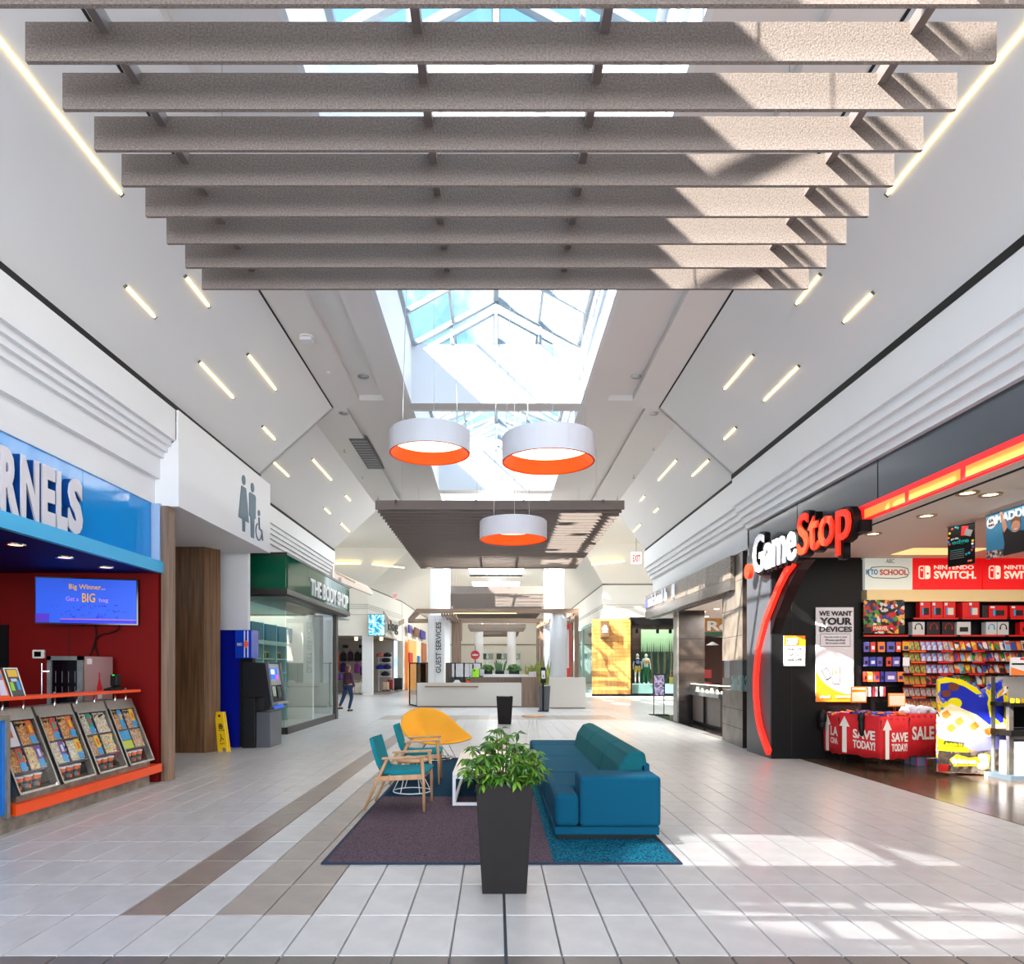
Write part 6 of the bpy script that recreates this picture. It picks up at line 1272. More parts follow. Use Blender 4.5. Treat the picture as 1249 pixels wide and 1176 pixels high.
# posters on the black pier
def poster(x0, y0, x1, y1, d, name, label, base, parts=(), texts=(), cat='poster', th=.02):
    t = thing(name, label, cat, (PX((x0+x1)/2, d), d, PZ(y1, d)))
    sh = MB().box(PX(x0, d), d-th, PZ(y1, d), PX(x1, d), d, PZ(y0, d)).build('sheet', base, t)
    for i, (pts, m, n) in enumerate(parts): MB().prism([(PX(x, d), PZ(y, d)) for x, y in pts], d-th-.002-.0015*i, d-th, 'y').build(n, m, sh)
    for (s, xa, ya, xb, yb, m, bo) in texts: text(s, m, sh, (PX(xa, d), d-th-.014, PZ(yb, d)), (1,0,0), EZ, (xb-xa)*d/F, (yb-ya)*d/F, .003, bo)
    return t
def rc(x0, y0, x1, y1): return [(x0, y1), (x1, y1), (x1, y0), (x0, y0)]
PWH = mat('poster_white', (206, 200, 200), .5); PORG = mat('poster_orange', (250, 130, 16), .5); PYL = mat('poster_yellow', (250, 186, 10), .5)
poster(994.5, 741, 1040.5, 856, 11.82, 'trade_in_poster', 'tall white and orange device trade-in poster on the black pier', PWH,
  [([(994.5, 818), (1000, 828), (1008, 836), (1018, 842), (1030, 846), (1040.5, 847), (1040.5, 856), (994.5, 856)], PORG, 'orange_wave'), ([(994.5, 818), (999, 827), (1005, 834), (994.5, 845)], PYL, 'yellow_wave'),
   (rc(999.5, 773, 1036.5, 789), mat('poster_line', (120, 116, 118)), 'box_outline'), (rc(1000.2, 773.8, 1035.8, 788.2), PWH, 'box_inside'),
   ([(1001, 818), (1008, 814), (1013, 826), (1007, 830)], TXTK, 'tablet_outline'), ([(1002.3, 818.4), (1007.6, 815.6), (1011.8, 825.6), (1007.2, 828.4)], mat('poster_paper', (236, 236, 238)), 'tablet_face'),
   (rc(1014.5, 812, 1023, 834), TXTK, 'phone_outline'), (rc(1015, 812.6, 1022.5, 833.4), mat('poster_paper', (236, 236, 238)), 'phone_face'), ([(1017, 817), (1021, 820), (1017, 823)], PYL, 'play_mark')],
  [('WE WANT', 998, 745.5, 1038, 751.5, TXTK, .03), ('YOUR', 999, 753.5, 1038, 762.5, TXTK, .04), ('DEVICES', 998.5, 764.5, 1038, 771, TXTK, .03), ('You can trade in your', 1004, 776, 1032, 778.6, TXTK, 0), ('iPhones and iPads', 1006, 779.6, 1030, 782.2, TXTK, 0), ('for in-store credit', 1006, 783.2, 1030, 785.6, TXTK, 0), ('plugd', 999, 848, 1011, 852.5, LID, .02), ('RECHARGED', 1018, 848.4, 1039, 851.2, LID, 0)])
poster(955.5, 775.5, 981.5, 812.5, 11.82, 'offer_poster', 'small white and orange discount poster on the black pier', mat('poster_paper', (236, 236, 238)), [(rc(955.5, 775.5, 981.5, 788), PORG, 'orange_head'), ([(974, 788), (981.5, 780), (981.5, 788)], PYL, 'yellow_corner')],
  [('MOBILE', 958, 778.5, 972, 781.5, LID, .02), ('DEVICE', 958, 782, 972, 784.6, LID, .02), ('EVENT!', 958, 785, 970, 787.4, LID, .02), ('30% OFF', 959.5, 790, 977, 793, TXTK, .02), ('2X', 962, 796.5, 967, 800, TXTK, .02), ('BONUS', 968, 797, 975, 799.6, TXTK, 0), ('20% OFF', 959.5, 803, 977, 806, TXTK, .02)])
# light-box signs high on the side wall
dW = 12.0
LR = lit('switch_red', (226, 10, 18), .35)
def jc_(x, s): k = s; return None
t = poster(1052, 678, 1109.5, 720, dW, 'school_sign', 'white light-box sign with back to school lettering in the game shop', lit('board_white', (206, 210, 200), .3), [([(1056,697),(1060,692.5),(1072,691.5),(1096,692),(1104,694),(1106,700),(1103,705),(1090,707),(1062,706),(1056,703)], mat('bubble_grey', (110, 114, 112)), 'bubble_outline'), ([(1057,697),(1061,693.5),(1072,692.5),(1096,693),(1103,695),(1105,700),(1102,704),(1090,706),(1062,705),(1057,702)], lit('board_white', (206, 210, 200), .3), 'bubble')],
  [('K TO', 1053, 695.5, 1067, 702, mat('school_blue', (20, 120, 190)), .03), ('SCHOOL', 1069.5, 695.5, 1103, 702.5, mat('school_red', (214, 70, 40)), .03), ('ABC', 1077, 683, 1087, 688, mat('bubble_grey', (110, 114, 112)), 0)], cat='sign', th=.08)
def sw(x0, x1, lab):
    t = poster(x0, 678, x1, 720, dW, 'console_sign', lab, LR, [], [('NINTENDO', x0+25, 690.5, x0+73, 695.5, lit('sw_cream', (250, 222, 200), .5), .02), ('SWITCH.', x0+25, 697.5, x0+76, 707, lit('sw_cream', (250, 222, 200), .5), .035)], cat='sign', th=.08)
    m = lit('sw_cream', (250, 222, 200), .5); a = x0+7
    def px(pts, o, mm, n): MB().prism([(PX(x, dW), PZ(y, dW)) for x, y in pts], dW-.08-o, dW-.08, 'y').build(n, mm, t)
    def rr(xa, ya, xb, yb, r, sides):
        pts = []
        for cx, cy, a0 in ((xb-r, ya+r, -90), (xb-r, yb-r, 0), (xa+r, yb-r, 90), (xa+r, ya+r, 180)):
            rnd_ = (cx < (xa+xb)/2) == (sides == 'L')
            if rnd_: pts += [(cx+r*cos(radians(a0+q*22.5)), cy+r*sin(radians(a0+q*22.5))) for q in range(5)]
            else: pts += [((xb if sides == 'L' else xa), (ya if cy < (ya+yb)/2 else yb))]
        return pts
    px(rr(a, 691, a+6.6, 707, 2.8, 'L'), .006, m, 'logo_half'); px(rr(a+1.2, 692.2, a+5.6, 705.8, 1.9, 'L'), .009, LR, 'logo_cutout'); px(disc(a+3.4, 696.3, 1.3), .012, m, 'logo_dot')
    px(rr(a+7.8, 691, a+14, 707, 2.8, 'R'), .006, m, 'logo_half'); px(disc(a+10.8, 700.5, 1.4), .009, LR, 'logo_dot'); return t
sw(1110, 1193.5, 'red light-box console sign with cream lettering, next to the school sign'); sw(1195, 1279, 'red light-box console sign with cream lettering, cut by the frame edge')
MB().box(PX(1050, 12), 11.8, PZ(735, 12), PX(1300, 12), 12.04, PZ(721, 12)).build('wall_pelmet', mat('cream_pelmet', (232, 204, 150), .5), None, label='cream pelmet strip running under the red light-box signs', cat='pelmet')
# wall shelving
sv = thing('wall_shelving', 'black slat wall with red-edged shelves for games in the game shop', 'shelving', (9, 12, 0))
MB().box(6.28, 11.98, 0, 12.9, 12.05, 2.76).build('back_panel', BLACK, sv)
RS = mat('shelf_strip_red', (206, 24, 26), .5); OS = mat('shelf_tag_orange', (236, 84, 30), .5)
SH = [(753.5, 1113, 1300, 'r'), (774.5, 1052, 1300, 'r'), (793.5, 1102, 1300, 'n'), (807, 1102, 1300, 'n'), (821.5, 1102, 1300, 'n'), (835.5, 1102, 1300, 'n'), (850, 1102, 1300, 'n'), (864, 1102, 1300, 'n'), (878, 1102, 1300, 'n'), (893, 1102, 1300, 'n')]
dS = 11.75
for y, x0, x1, k in SH:
    z = PZ(y, dS); MB().box(PX(x0, dS), dS, z-.03, PX(x1, dS), 11.98, z).build('shelf', BLACK, sv)
    if k == 'r':
        x = x0
        while x < x1-20: MB().box(PX(x, dS)+.02, dS-.006, z-.028, PX(x+58, dS)-.03, dS, z-.002).build('price_strip', RS, sv); x += 59
    else:
        for a in (1112, 1145, 1184): MB().box(PX(a+rdm.uniform(-3, 3), dS), dS-.006, z-.028, PX(a+17, dS), dS, z-.002).build('price_tag', OS if a < 1140 else RS, sv)
for y in (774.5, 798, 816, 834, 852):
    for x in (1058, 1066, 1075, 1086, 1095): MB().bar((PX(x, 11.7), 11.7, PZ(y-15, 11.8)), (PX(x, 11.7), 11.98, PZ(y-15, 11.8)), .008, .008).build('peg', CHROME, sv)
GA = art('game_cover', [(220, 60, 50), (60, 130, 60), (230, 200, 60), (40, 80, 160), (220, 214, 206), (60, 40, 40), (214, 130, 60), (120, 170, 200)], 9, 1, perobj=True)
CW = mat('case_clear', (190, 60, 54), .3)
b = MB().box(-.055, -.008, 0, .055, .008, .170); gme = []
def case_mesh(spine, cover):
    me = bpy.data.meshes.new('game_case'); bb = MB().box(-.055, -.006, 0, .055, .008, .170); bb.mi(1).box(-.05, -.009, .006, .053, -.006, .148); me.from_pydata(bb.v, [], bb.f)
    me.materials.append(spine); me.materials.append(cover)
    for i, p in enumerate(me.polygons): p.material_index = bb.m[i]
    return me
sp = [mat('case_red', (200, 40, 40), .4), mat('case_white', (200, 200, 204), .4), mat('case_blue', (40, 80, 180), .4), mat('case_green', (70, 140, 60), .4)]
cov = [mat('cover_%d' % i, c, .4, c2=c3, nscale=22) for i, (c, c3) in enumerate([((190,190,90),(40,70,60)), ((60,110,190),(230,230,235)), ((130,180,80),(210,80,40)), ((206,200,190),(120,110,110)), ((196,60,50),(220,180,120))])]
cms = [case_mesh(sp[0], GA), case_mesh(sp[1], GA), case_mesh(sp[0], cov[0]), case_mesh(sp[0], cov[1]), case_mesh(sp[0], cov[2]), case_mesh(sp[0], cov[3]), case_mesh(sp[1], cov[4])]
rows = [793.5, 807, 821.5, 835.5, 850, 864]; runs = [[(2, 3), (3, 4), (5, 1)], [(2, 3), (3, 4), (5, 1)], [(5, 1), (2, 3), (3, 4), (5, 1)], [(4, 4), (0, 1)], [(5, 6)], [(6, 5)]]
ng = 0
for ri, y in enumerate(rows):
    seq = [k for k, c in runs[ri] for _ in range(c)]; n = 22
    for i in range(n):
        x = PX(1106+6.9*i, 11.8); k = seq[i] if i < len(seq) else rdm.choice([0, 0, 1, 0, 6]); rn = ['topmost', 'second', 'third', 'fourth', 'fifth', 'sixth'][ri]
        o = inst('game_case', cms[k], (x, 11.80+.004*(i % 3), PZ(y, dS)+.002), rot=(radians(-14), 0, radians(14)), scale=(.93, 1, 1))
        tag(o, 'game case on the %s tilted shelf row' % rn, 'game case', 'game cases on the %s row' % rn)
        ng += 1
# boxed consoles, headsets, accessories
def gbox(x0, x1, y0, yb, c, name, label, pic=None, cat='box', grp=None, dp=.12, d=11.85, tone=None):
    z = PZ(yb, dS)+.002; t = thing(name, label, cat, (PX((x0+x1)/2, d), d, z), grp); h = PZ(y0, dS)-z
    a, c2 = PX(x0, d)+.004, PX(x1, d)-.004; o_ = MB().box(a, d-dp/2, z, c2, d+dp/2, z+h).build('carton', c, t, bevel=.004)
    w_ = c2-a
    if pic == 'console':
        MB().box(a+.3*w_, d-dp/2-.004, z+.18*h, a+.82*w_, d-dp/2, z+.62*h).build('screen_picture', tone or TXTK, o_); MB().box(a+.22*w_, d-dp/2-.005, z+.18*h, a+.34*w_, d-dp/2, z+.66*h).build('controller_picture', mat('pic_blue', (30, 150, 200)), o_)
        MB().box(a+.08*w_, d-dp/2-.004, z+.78*h, a+.3*w_, d-dp/2, z+.94*h).build('logo_picture', LID, o_)
    if pic == 'headset':
        cx, cz = (a+c2)/2, z+h*.55; r = min(w_, h)*.28
        MB().tube([(cx+r*cos(radians(g)), d-dp/2-.004, cz+r*1.2*sin(radians(g))) for g in range(-10, 200, 20)], .008, 6).build('headband_picture', tone or TXTK, o_)
        for s in (-1, 1): MB().ball((cx+s*r, d-dp/2-.004, cz-.01), (.014, .005, .025), 8, 6).build('earcup_picture', tone or TXTK, o_)
    if pic == 'blob': MB().box(a+.2*w_, d-dp/2-.004, z+.25*h, c2-.2*w_, d-dp/2, z+.6*h).build('product_picture', tone or TXTK, o_, bevel=.003)
    return t
RB = mat('carton_red', (208, 20, 24), .4); WBX = mat('carton_white', (190, 186, 184), .4); DBX = mat('carton_dark', (36, 28, 30), .4)
for i, (a, c2) in enumerate(((1119, 1133), (1133.5, 1147.5), (1148, 1163))): gbox(a, c2, 734, 753.5, RB, 'console_box', 'red console box on the top shelf, %s of the three beside the dark gap' % ('first', 'second', 'third')[i], 'console', tone=mat('pic_cream', (206, 196, 180)) if i == 2 else None)
gbox(1169, 1177, 735, 753.5, RB, 'console_box', 'narrow red console box turned sideways on the top shelf', dp=.2)
gbox(1178, 1192, 734, 753.5, RB, 'console_box', 'red console box with pale picture after the sideways one', 'console', tone=mat('pic_cream', (206, 196, 180)))
for i, (a, c2) in enumerate(((1195, 1202), (1203, 1226), (1229, 1248), (1249, 1262))): gbox(a, c2, 738.5, 753.5, RB if i else DBX, 'console_box', ('dark slim box between the red console boxes', 'wide red console box with black picture, nearer the dark slim box', 'wide red console box at the frame edge', 'red console box beyond the frame edge')[i], 'console' if i else None)
for i, (a, c2, m, tn) in enumerate(((1110, 1125.5, WBX, None), (1128, 1144, DBX, mat('pic_red', (160, 30, 30))), (1146.5, 1162, DBX, mat('pic_red', (160, 30, 30))), (1164, 1181.5, WBX, None), (1199.5, 1213, WBX, mat('pic_blue', (30, 150, 200))), (1213.5, 1227.5, WBX, None), (1241, 1256, RB, None))):
    gbox(a, c2, 758.5, 774.5, m, 'headset_box', ('white headset box nearest the superhero poster', 'dark headset box, first of the dark pair', 'dark headset box, second of the dark pair', 'white accessory box after the dark pair', 'white headset box with blue headset picture', 'white headset box with black headset picture', 'red and brown accessory box at the frame edge')[i], 'blob' if i in (3, 6) else 'headset', tone=tn)
PU = mat('pack_violet', (104, 96, 176), .4); PR = mat('pack_red', (216, 70, 50), .4); PO2 = mat('pack_orange', (236, 130, 60), .4); PY2 = mat('pack_yellow', (216, 160, 30), .4); PB2 = mat('pack_blue', (60, 70, 170), .4); CN = {PU.name: 'violet', PR.name: 'red', PO2.name: 'orange', PY2.name: 'yellow', PB2.name: 'blue'}
packs = [(783, 795.5, [(1053, 1060, PU), (1061, 1067.5, PR), (1070, 1079, PO2), (1081, 1091, PU), (1092, 1098.5, PR), (1100, 1109, PY2)]), (801.5, 813, [(1053, 1059, PU), (1060, 1068, PB2), (1069, 1076, PU), (1080.5, 1087, PR), (1088, 1097.5, PU)]), (819.5, 832, [(1053, 1057, PR), (1057.5, 1064.5, PO2), (1065, 1072.5, PR), (1073.5, 1077.5, PB2), (1079, 1093, PU), (1094, 1102, PO2)])]
for ri, (y0, y1, ps) in enumerate(packs):
    for i, (a, c2, m) in enumerate(ps):
        gbox(a, c2, y0, y1, m, 'accessory_pack', '%s accessory pack, number %s from the black pier in the %s hanging row' % (CN[m.name], ('one', 'two', 'three', 'four', 'five', 'six')[i], ('upper', 'middle', 'lower')[ri]), 'blob', grp='hanging accessory packs', dp=.04, d=11.8, tone=(None, LID, mat('pic_violet', (60, 40, 110)))[i % 3])
for i, x in enumerate((1056, 1060.5, 1065.5, 1068.5, 1075, 1078)): gbox(x-1.8, x+1.8, 838, 850, mat('slim_%d' % (i % 3), [(150, 150, 160), (190, 180, 180), (150, 40, 50)][i % 3], .4), 'slim_box', 'slim upright pack on the lowest peg row', grp='slim packs on the lowest pegs', dp=.04, d=11.8)
poster(1052.5, 732, 1102, 773, 11.78, 'superhero_poster', 'busy many-coloured comic poster with red lettering on the top shelf', art('comic_crowd', [(20, 24, 40), (180, 30, 30), (70, 130, 40), (200, 190, 180), (30, 60, 130), (60, 20, 20), (214, 150, 60), (14, 14, 18)], 17, 3), [(rc(1062, 763, 1083, 770), RS, 'red_plate'), (rc(1052.5, 765, 1060, 773), TXTK, 'corner_left'), (rc(1095, 763, 1102, 773), TXTK, 'corner_right')], [('MARVEL', 1063.5, 764.2, 1081.5, 769, mat('marvel_cream', (226, 200, 170)), .03)], th=.03)
poster(1101, 802, 1109, 812.5, 11.7, 'shelf_card', 'small white card at the shelf end beside the games', LID, [], th=.01, cat='card')
# hanging posters
def hang(name, label, p0, p1, z0, z1, z0b, z1b, m, cat='poster'):
    """sheet from p0 to p1 (x,y); z range at each end"""
    t = thing(name, label, cat, (p0[0], p0[1], z0)); P0 = Vector((p0[0], p0[1], 0)); P1 = Vector((p1[0], p1[1], 0)); dr = (P1-P0); L = dr.length; dn = dr.normalized(); nn = Vector((dn.y, -dn.x, 0))
    if nn.dot(Vector((0, 0, 0))-P0) < 0: nn = -nn
    def q(u, v, o=0): return P0+dr*u+nn*o+Vector((0, 0, (z0+(z1-z0)*v)))
    MB().hexa([q(0,0,-.006), q(1,0,-.006), q(1,0), q(0,0), q(0,1,-.006), q(1,1,-.006), q(1,1), q(0,1)]).build('sheet', m, t)
    MB().bar(q(-.02, 1), q(1.02, 1), .02, .02).build('hanging_rail', CHROME, t)
    for u in (.1, .9): MB().bar(q(u, 1), Vector((q(u, 1).x, q(u, 1).y, 3.46)), .004, .004).build('hanging_thread', CHROME, t)
    def pl_(pts, o, mm, n): a = [q(u, v, o) for u, v in pts]; k = len(a); b_ = MB(); b_.add(a+[x-nn*.004 for x in a], [tuple(range(k)), tuple(range(2*k-1, k-1, -1))]+[(i, k+i, k+(i+1) % k, (i+1) % k) for i in range(k)]); b_.build(n, mm, t)
    def tx(s, u0, v0, u1, v1, mm, bo=.02): text(s, mm, t, q(u0, v0, .006), dn, EZ, (u1-u0)*L, (v1-v0)*(z1-z0), .003, bo)
    return pl_, tx
def du(cx, cy, r, ar_, n=14): return [(cx+r*cos(2*pi*k/n), cy+r*ar_*sin(2*pi*k/n)) for k in range(n)]
# nearly frontal, left edge farther
d0, d1 = 9.08, 8.73
pl_, tx = hang('hanging_offer_poster', 'black hanging poster with green edge lettering and coloured dots in the game shop', (PX(1156, d0), d0), (PX(1189, d1), d1), PZ(692, d0), PZ(643, d0), 0, 0, BLACK)
AR = .40/.57
tx('edge', .18, .50, .80, .64, mat('edge_teal', (16, 140, 130), .5)); tx('get the', .14, .64, .42, .70, LID, .01)
pl_([(.5, .72), (.72, .70), (.78, .92), (.54, .95)], .005, RS, 'red_card'); pl_([(.62, .72), (.86, .66), (.94, .80), (.70, .87)], .008, mat('laptop_grey', (130, 130, 130)), 'laptop_picture')
for i, (u, v, c) in enumerate([(.08, .83, 3), (.18, .93, 4), (.3, .96, 6), (.38, .93, 1), (.04, .72, 0), (.03, .62, 6), (.08, .56, 4), (.92, .48, 5), (.94, .40, 2), (.9, .33, 4), (.8, .27, 6), (.7, .25, 1), (.93, .55, 3)]): pl_(du(u, v, .04, AR), .005, CARD[c], 'coloured_dot')
for v in (.38, .33, .28, .23, .18): pl_([(.1, v), (.62, v), (.62, v+.018), (.1, v+.018)], .005, mat('edge_line', (110, 110, 110)) if v < .35 else mat('edge_teal', (16, 140, 130)), 'text_line')
pl_([(.75, .06), (.9, .06), (.9, .1), (.75, .1)], .005, PO2, 'orange_tag')
d0, d1 = 8.4, 7.6
pl_, tx = hang('hanging_football_poster', 'blue hanging football game poster with a cheering man in black', (PX(1203, d0), d0), (PX(1264, d1), d1), PZ(683, d0), PZ(629, d0), 0, 0, mat('poster_sky_blue', (50, 130, 170), .5))
AR2 = 1.3
tx('MADDEN', .22, .74, .98, .93, LID, .05)
pl_(du(.12, .80, .105, AR2), .005, LID, 'round_badge'); tx('EA', .07, .81, .17, .89, TXTK, .02); tx('SPORTS', .06, .72, .18, .77, TXTK, .0)
SKM = mat('poster_skin', (200, 140, 110)); 
pl_([(0, 0), (.5, 0), (.5, .14), (.0, .18)], .005, art('stadium_crowd', [(120, 90, 80), (200, 190, 180), (70, 60, 60), (150, 60, 50)], 30, 5), 'stadium_crowd')
pl_([(.36, .0), (.95, .0), (.95, .2), (.85, .42), (.72, .46), (.55, .46), (.44, .60), (.36, .52), (.40, .25)], .006, TXTK, 'black_shirt')
pl_([(.30, .98), (.345, .98), (.46, .60), (.39, .50)], .009, SKM, 'raised_arm'); pl_(du(.625, .58, .085, 1.6), .009, SKM, 'face'); pl_([(.53, .62), (.55, .74), (.63, .78), (.71, .74), (.73, .6), (.70, .66), (.62, .70), (.56, .67)], .011, mat('poster_hair', (110, 66, 40)), 'hair')
pl_([(.60, .50), (.66, .50), (.65, .525), (.61, .525)], .012, LID, 'smile')

# ------------------------------------------------------------------ sale tables
SR = mat('sale_red_cloth', (214, 24, 34), .7, bump=.15, bscale=9); SRL = mat('sale_white', (232, 226, 216), .6)
def sale_table(label, c, frontdir, leftdir, wf_, wl_, z0, z1, texts):
    """c = near corner; frontdir to the right, leftdir backwards to the left"""
    t = thing('sale_table', label, 'table', (c[0], c[1], 0)); C0 = Vector((c[0], c[1], 0)); f = Vector(frontdir).normalized(); l = Vector(leftdir).normalized()
    A, B_, E_ = C0, C0+f*wf_, C0+l*wl_; G_ = B_+l*wl_
    def skirt(P, Q, n):
        b = MB(); k = 14; vs = []; dr = (Q-P); nn = Vector((dr.y, -dr.x, 0)).normalized()
        for i in range(k+1):
            for j in range(4):
                p = P+dr*i/k+nn*(.008*sin(i*1.9+j)*(1 if j < 3 else .2)); vs.append((p.x, p.y, z0+(z1-z0)*j/3+(.012*sin(i*.9) if j == 0 else 0)))
        b.add(vs, [(i*4+j, (i+1)*4+j, (i+1)*4+j+1, i*4+j+1) for i in range(k) for j in range(3)]); o = b.build(n, SR, t, smooth=True); s = o.modifiers.new('s', 'SOLIDIFY'); s.thickness = .006
    skirt(A, B_, 'cloth_skirt'); skirt(A, E_, 'cloth_skirt'); skirt(E_, G_, 'cloth_skirt'); skirt(B_, G_, 'cloth_skirt')
    MB().hexa([(p.x, p.y, z1-.06) for p in (A, B_, G_, E_)]+[(p.x, p.y, z1-.03) for p in (A, B_, G_, E_)]).build('tray_floor', SR, t)
    for P, s in ((A, 1), (B_, 1), (E_, 1), (G_, 1)):
        ctr = (A+G_)/2; inw = (ctr-P).normalized()*.16
        MB().tube([(P.x, P.y, z1-.06), (P.x+inw.x*.5, P.y+inw.y*.5, .01), (P.x+inw.x, P.y+inw.y, z1-.06)], .008, 6).build('hairpin_leg', BLACK, t)
    for (face, s, u0, v0, u1, v1) in texts:
        P, dr, L = (A, f, wf_) if face == 'F' else (E_, -l, wl_)
        nn = Vector((dr.y, -dr.x, 0)); o = P+dr*(u0*L)+nn*.016+Vector((0, 0, z0+(z1-z0)*v0))
        if s == '^':
            mid = P+dr*((u0+u1)/2*L)+nn*.016; w_ = (u1-u0)*L/2; za, zb = z0+(z1-z0)*v0, z0+(z1-z0)*v1; hz = zb-.16
            pts = [(-w_*.42, za), (w_*.42, za), (w_*.42, hz), (w_, hz), (0, zb), (-w_, hz), (-w_*.42, hz)]
            vv = [mid+dr*a+Vector((0, 0, z)) for a, z in pts]; k = len(vv); b = MB(); b.add(vv+[v+nn*.004 for v in vv], [tuple(range(k))[::-1], tuple(range(k, 2*k))]+[(i, k+i, k+(i+1) % k, (i+1) % k) for i in range(k)]); b.build('arrow_print', SRL, t)
        else: text(s, SRL, t, o, dr, EZ, (u1-u0)*L, (v1-v0)*(z1-z0), .003, .03)
    return t
n1 = (PX(1075, 10.15), 10.15)
z0t, z1t = PZ(926.5, 10.15), PZ(874, 10.15)
e1 = (PX(1024, 11.0), 11.0); f1 = (PX(1109.5, 10.25), 10.25)
sale_table('nearest red sale table with save today lettering on two sides', n1, (f1[0]-n1[0], .10, 0), (e1[0]-n1[0], e1[1]-n1[1], 0), f1[0]-n1[0], sqrt((e1[0]-n1[0])**2+(e1[1]-n1[1])**2), z0t, z1t,
  [('L', '^', .02, .03, .28, .93), ('L', 'SAVE', .36, .42, .88, .64), ('L', 'TODAY!', .36, .18, .88, .38), ('F', '^', .02, .0, .34, .93), ('F', 'SAVE', .34, .40, .92, .62), ('F', 'TODAY!', .34, .18, .9, .36)])
n2 = (PX(1109.5, 10.75), 10.75); f2 = (PX(1141.5, 10.9), 10.9)
sale_table('second red sale table with large sale lettering behind the nearest one', n2, (f2[0]-n2[0], .12, 0), (-.03, 1, 0), f2[0]-n2[0], .55, PZ(922, 10.8), PZ(870.5, 10.8), [('F', 'SALE', .06, .38, .88, .70)])
n3 = (PX(1023, 11.15), 11.15); e3 = (PX(1006.5, 11.7), 11.7)
sale_table('rear red sale table partly hidden beside the black pier', n3, (1, .05, 0), (e3[0]-n3[0], e3[1]-n3[1], 0), .75, .62, PZ(918, 11.4), PZ(870, 11.4), [('L', '^', .1, .03, .55, .95), ('L', 'LA', .55, .45, 1.0, .68), ('L', 'CHA', .55, .25, 1.0, .4)])
# goods on the sale tables
gi = 0
def good(x, y, z, s, m, lab):
    a = rdm.uniform(0, 3.1); me = bpy.data.meshes.new('sale_item'); b = MB().box(-s/2, -s*.35, 0, s/2, s*.35, s*.22); me.from_pydata(b.v, [], b.f); me.materials.append(m)
    o = inst('sale_item', me, (x, y, z), rot=(rdm.uniform(-.25, .25), rdm.uniform(-.25, .25), a)); tag(o, lab, 'packet', 'packets on the sale tables'); return o
cl = [('white', LID), ('blue', PB2), ('orange', PO2), ('red', PR), ('black', TXTK), ('violet', PU)]
for i in range(34):
    u, v = rdm.random(), rdm.random(); A = Vector((n1[0], n1[1], 0)); p = A+Vector((f1[0]-n1[0], .1, 0))*(.12+.76*u)+Vector((e1[0]-n1[0], e1[1]-n1[1], 0))*(.08+.84*v)
    k = cl[i % 6]; good(p.x, p.y, z1t-.02+.02*(i % 3), .11, k[1], 'small %s packet lying on the nearest red sale table' % k[0])
for i in range(12): k = cl[(i*5+1) % 6]; good(n3[0]+rdm.uniform(.0, .5), 11.3+.35*rdm.random(), PZ(870, 11.4)-.02, .11, k[1], 'small %s packet lying on the rear red sale table' % k[0])
b = MB()
for i in range(9): b.ball((n2[0]+.06+.05*i, 10.98+.04*sin(i*2), PZ(868, 10.9)+.03*sin(i*1.3)), (.08, .1, .05+.02*(i % 3)), 10, 7)
b.build('cloth_heap', mat('white_cloth', (214, 216, 226), .8), None, smooth=True, label='heap of white cloth bags on the second sale table', cat='cloth')
t = thing('black_glove', 'black hanging cap over the side of the nearest sale table', 'clothing', (0, 0, 0)); bpy.data.objects.remove(t)
pm_ = Vector((n1[0], n1[1], 0)).lerp(Vector((e1[0], e1[1], 0)), .42)
MB().ball((pm_.x-.03, pm_.y-.02, z1t-.17), (.05, .04, .16), 10, 8).ball((pm_.x-.03, pm_.y-.01, z1t-.05), (.06, .05, .09), 10, 8).build('hanging_sock', BLACK, None, smooth=True, label='black plush item hanging over the nearest sale table edge', cat='toy')
MB().ball((PX(1004, 11.6), 11.62, PZ(875, 11.6)), (.07, .06, .13), 10, 8).ball((PX(1003.5, 11.6), 11.62, PZ(884, 11.6)), (.05, .05, .09), 10, 8).build('hanging_plush', BLACK, None, smooth=True, label='black plush item hanging at the rear sale table corner', cat='toy')
def tsign(x0, y0, x1, y1, d, lab, zt, stripe):
    t = poster(x0, y0, x1, y1, d, 'price_sign', lab, mat('sign_orange2', (250, 140, 20), .5), [(rc(x0+1.3, y0+stripe[0], x1-1.3, y0+stripe[1]), mat('sign_cream2', (246, 232, 200)), 'white_field'), (rc(x0+1.2, y0+stripe[2], x1-1.2, y1-1.5), mat('sign_cream2', (246, 232, 200)), 'white_field')], cat='sign', th=.012)
    for x in (x0+7, x0+9): MB().bar((PX(x, d), d+.0, zt), (PX(x, d), d, PZ(y1, d)), .008, .008).build('stem', CHROME, t)
tsign(1037.5, 837.5, 1056.5, 857, 10.9, 'orange price sign on a stem over the nearest sale table', z1t-.03, (1, 4, 7)); tsign(1083, 845.5, 1104, 862, 10.7, 'yellow-edged price sign on a stem over the second sale table', z1t-.03, (1, 2, 3))
t = thing('storage_bin', 'pale box with pink stripes on the floor under the second sale table', 'box', (PX(1123, 11), 11.1, 0)); a = PX(1117, 11); MB().box(a, 11, 0, a+.17, 11.3, .14).build('box', mat('bin_pale', (150, 160, 190), .5), t); MB().box(a, 10.99, 0, a+.02, 11, .14).box(a+.15, 10.99, 0, a+.17, 11, .14).build('pink_stripe', mat('pink', (230, 60, 150), .5), t)
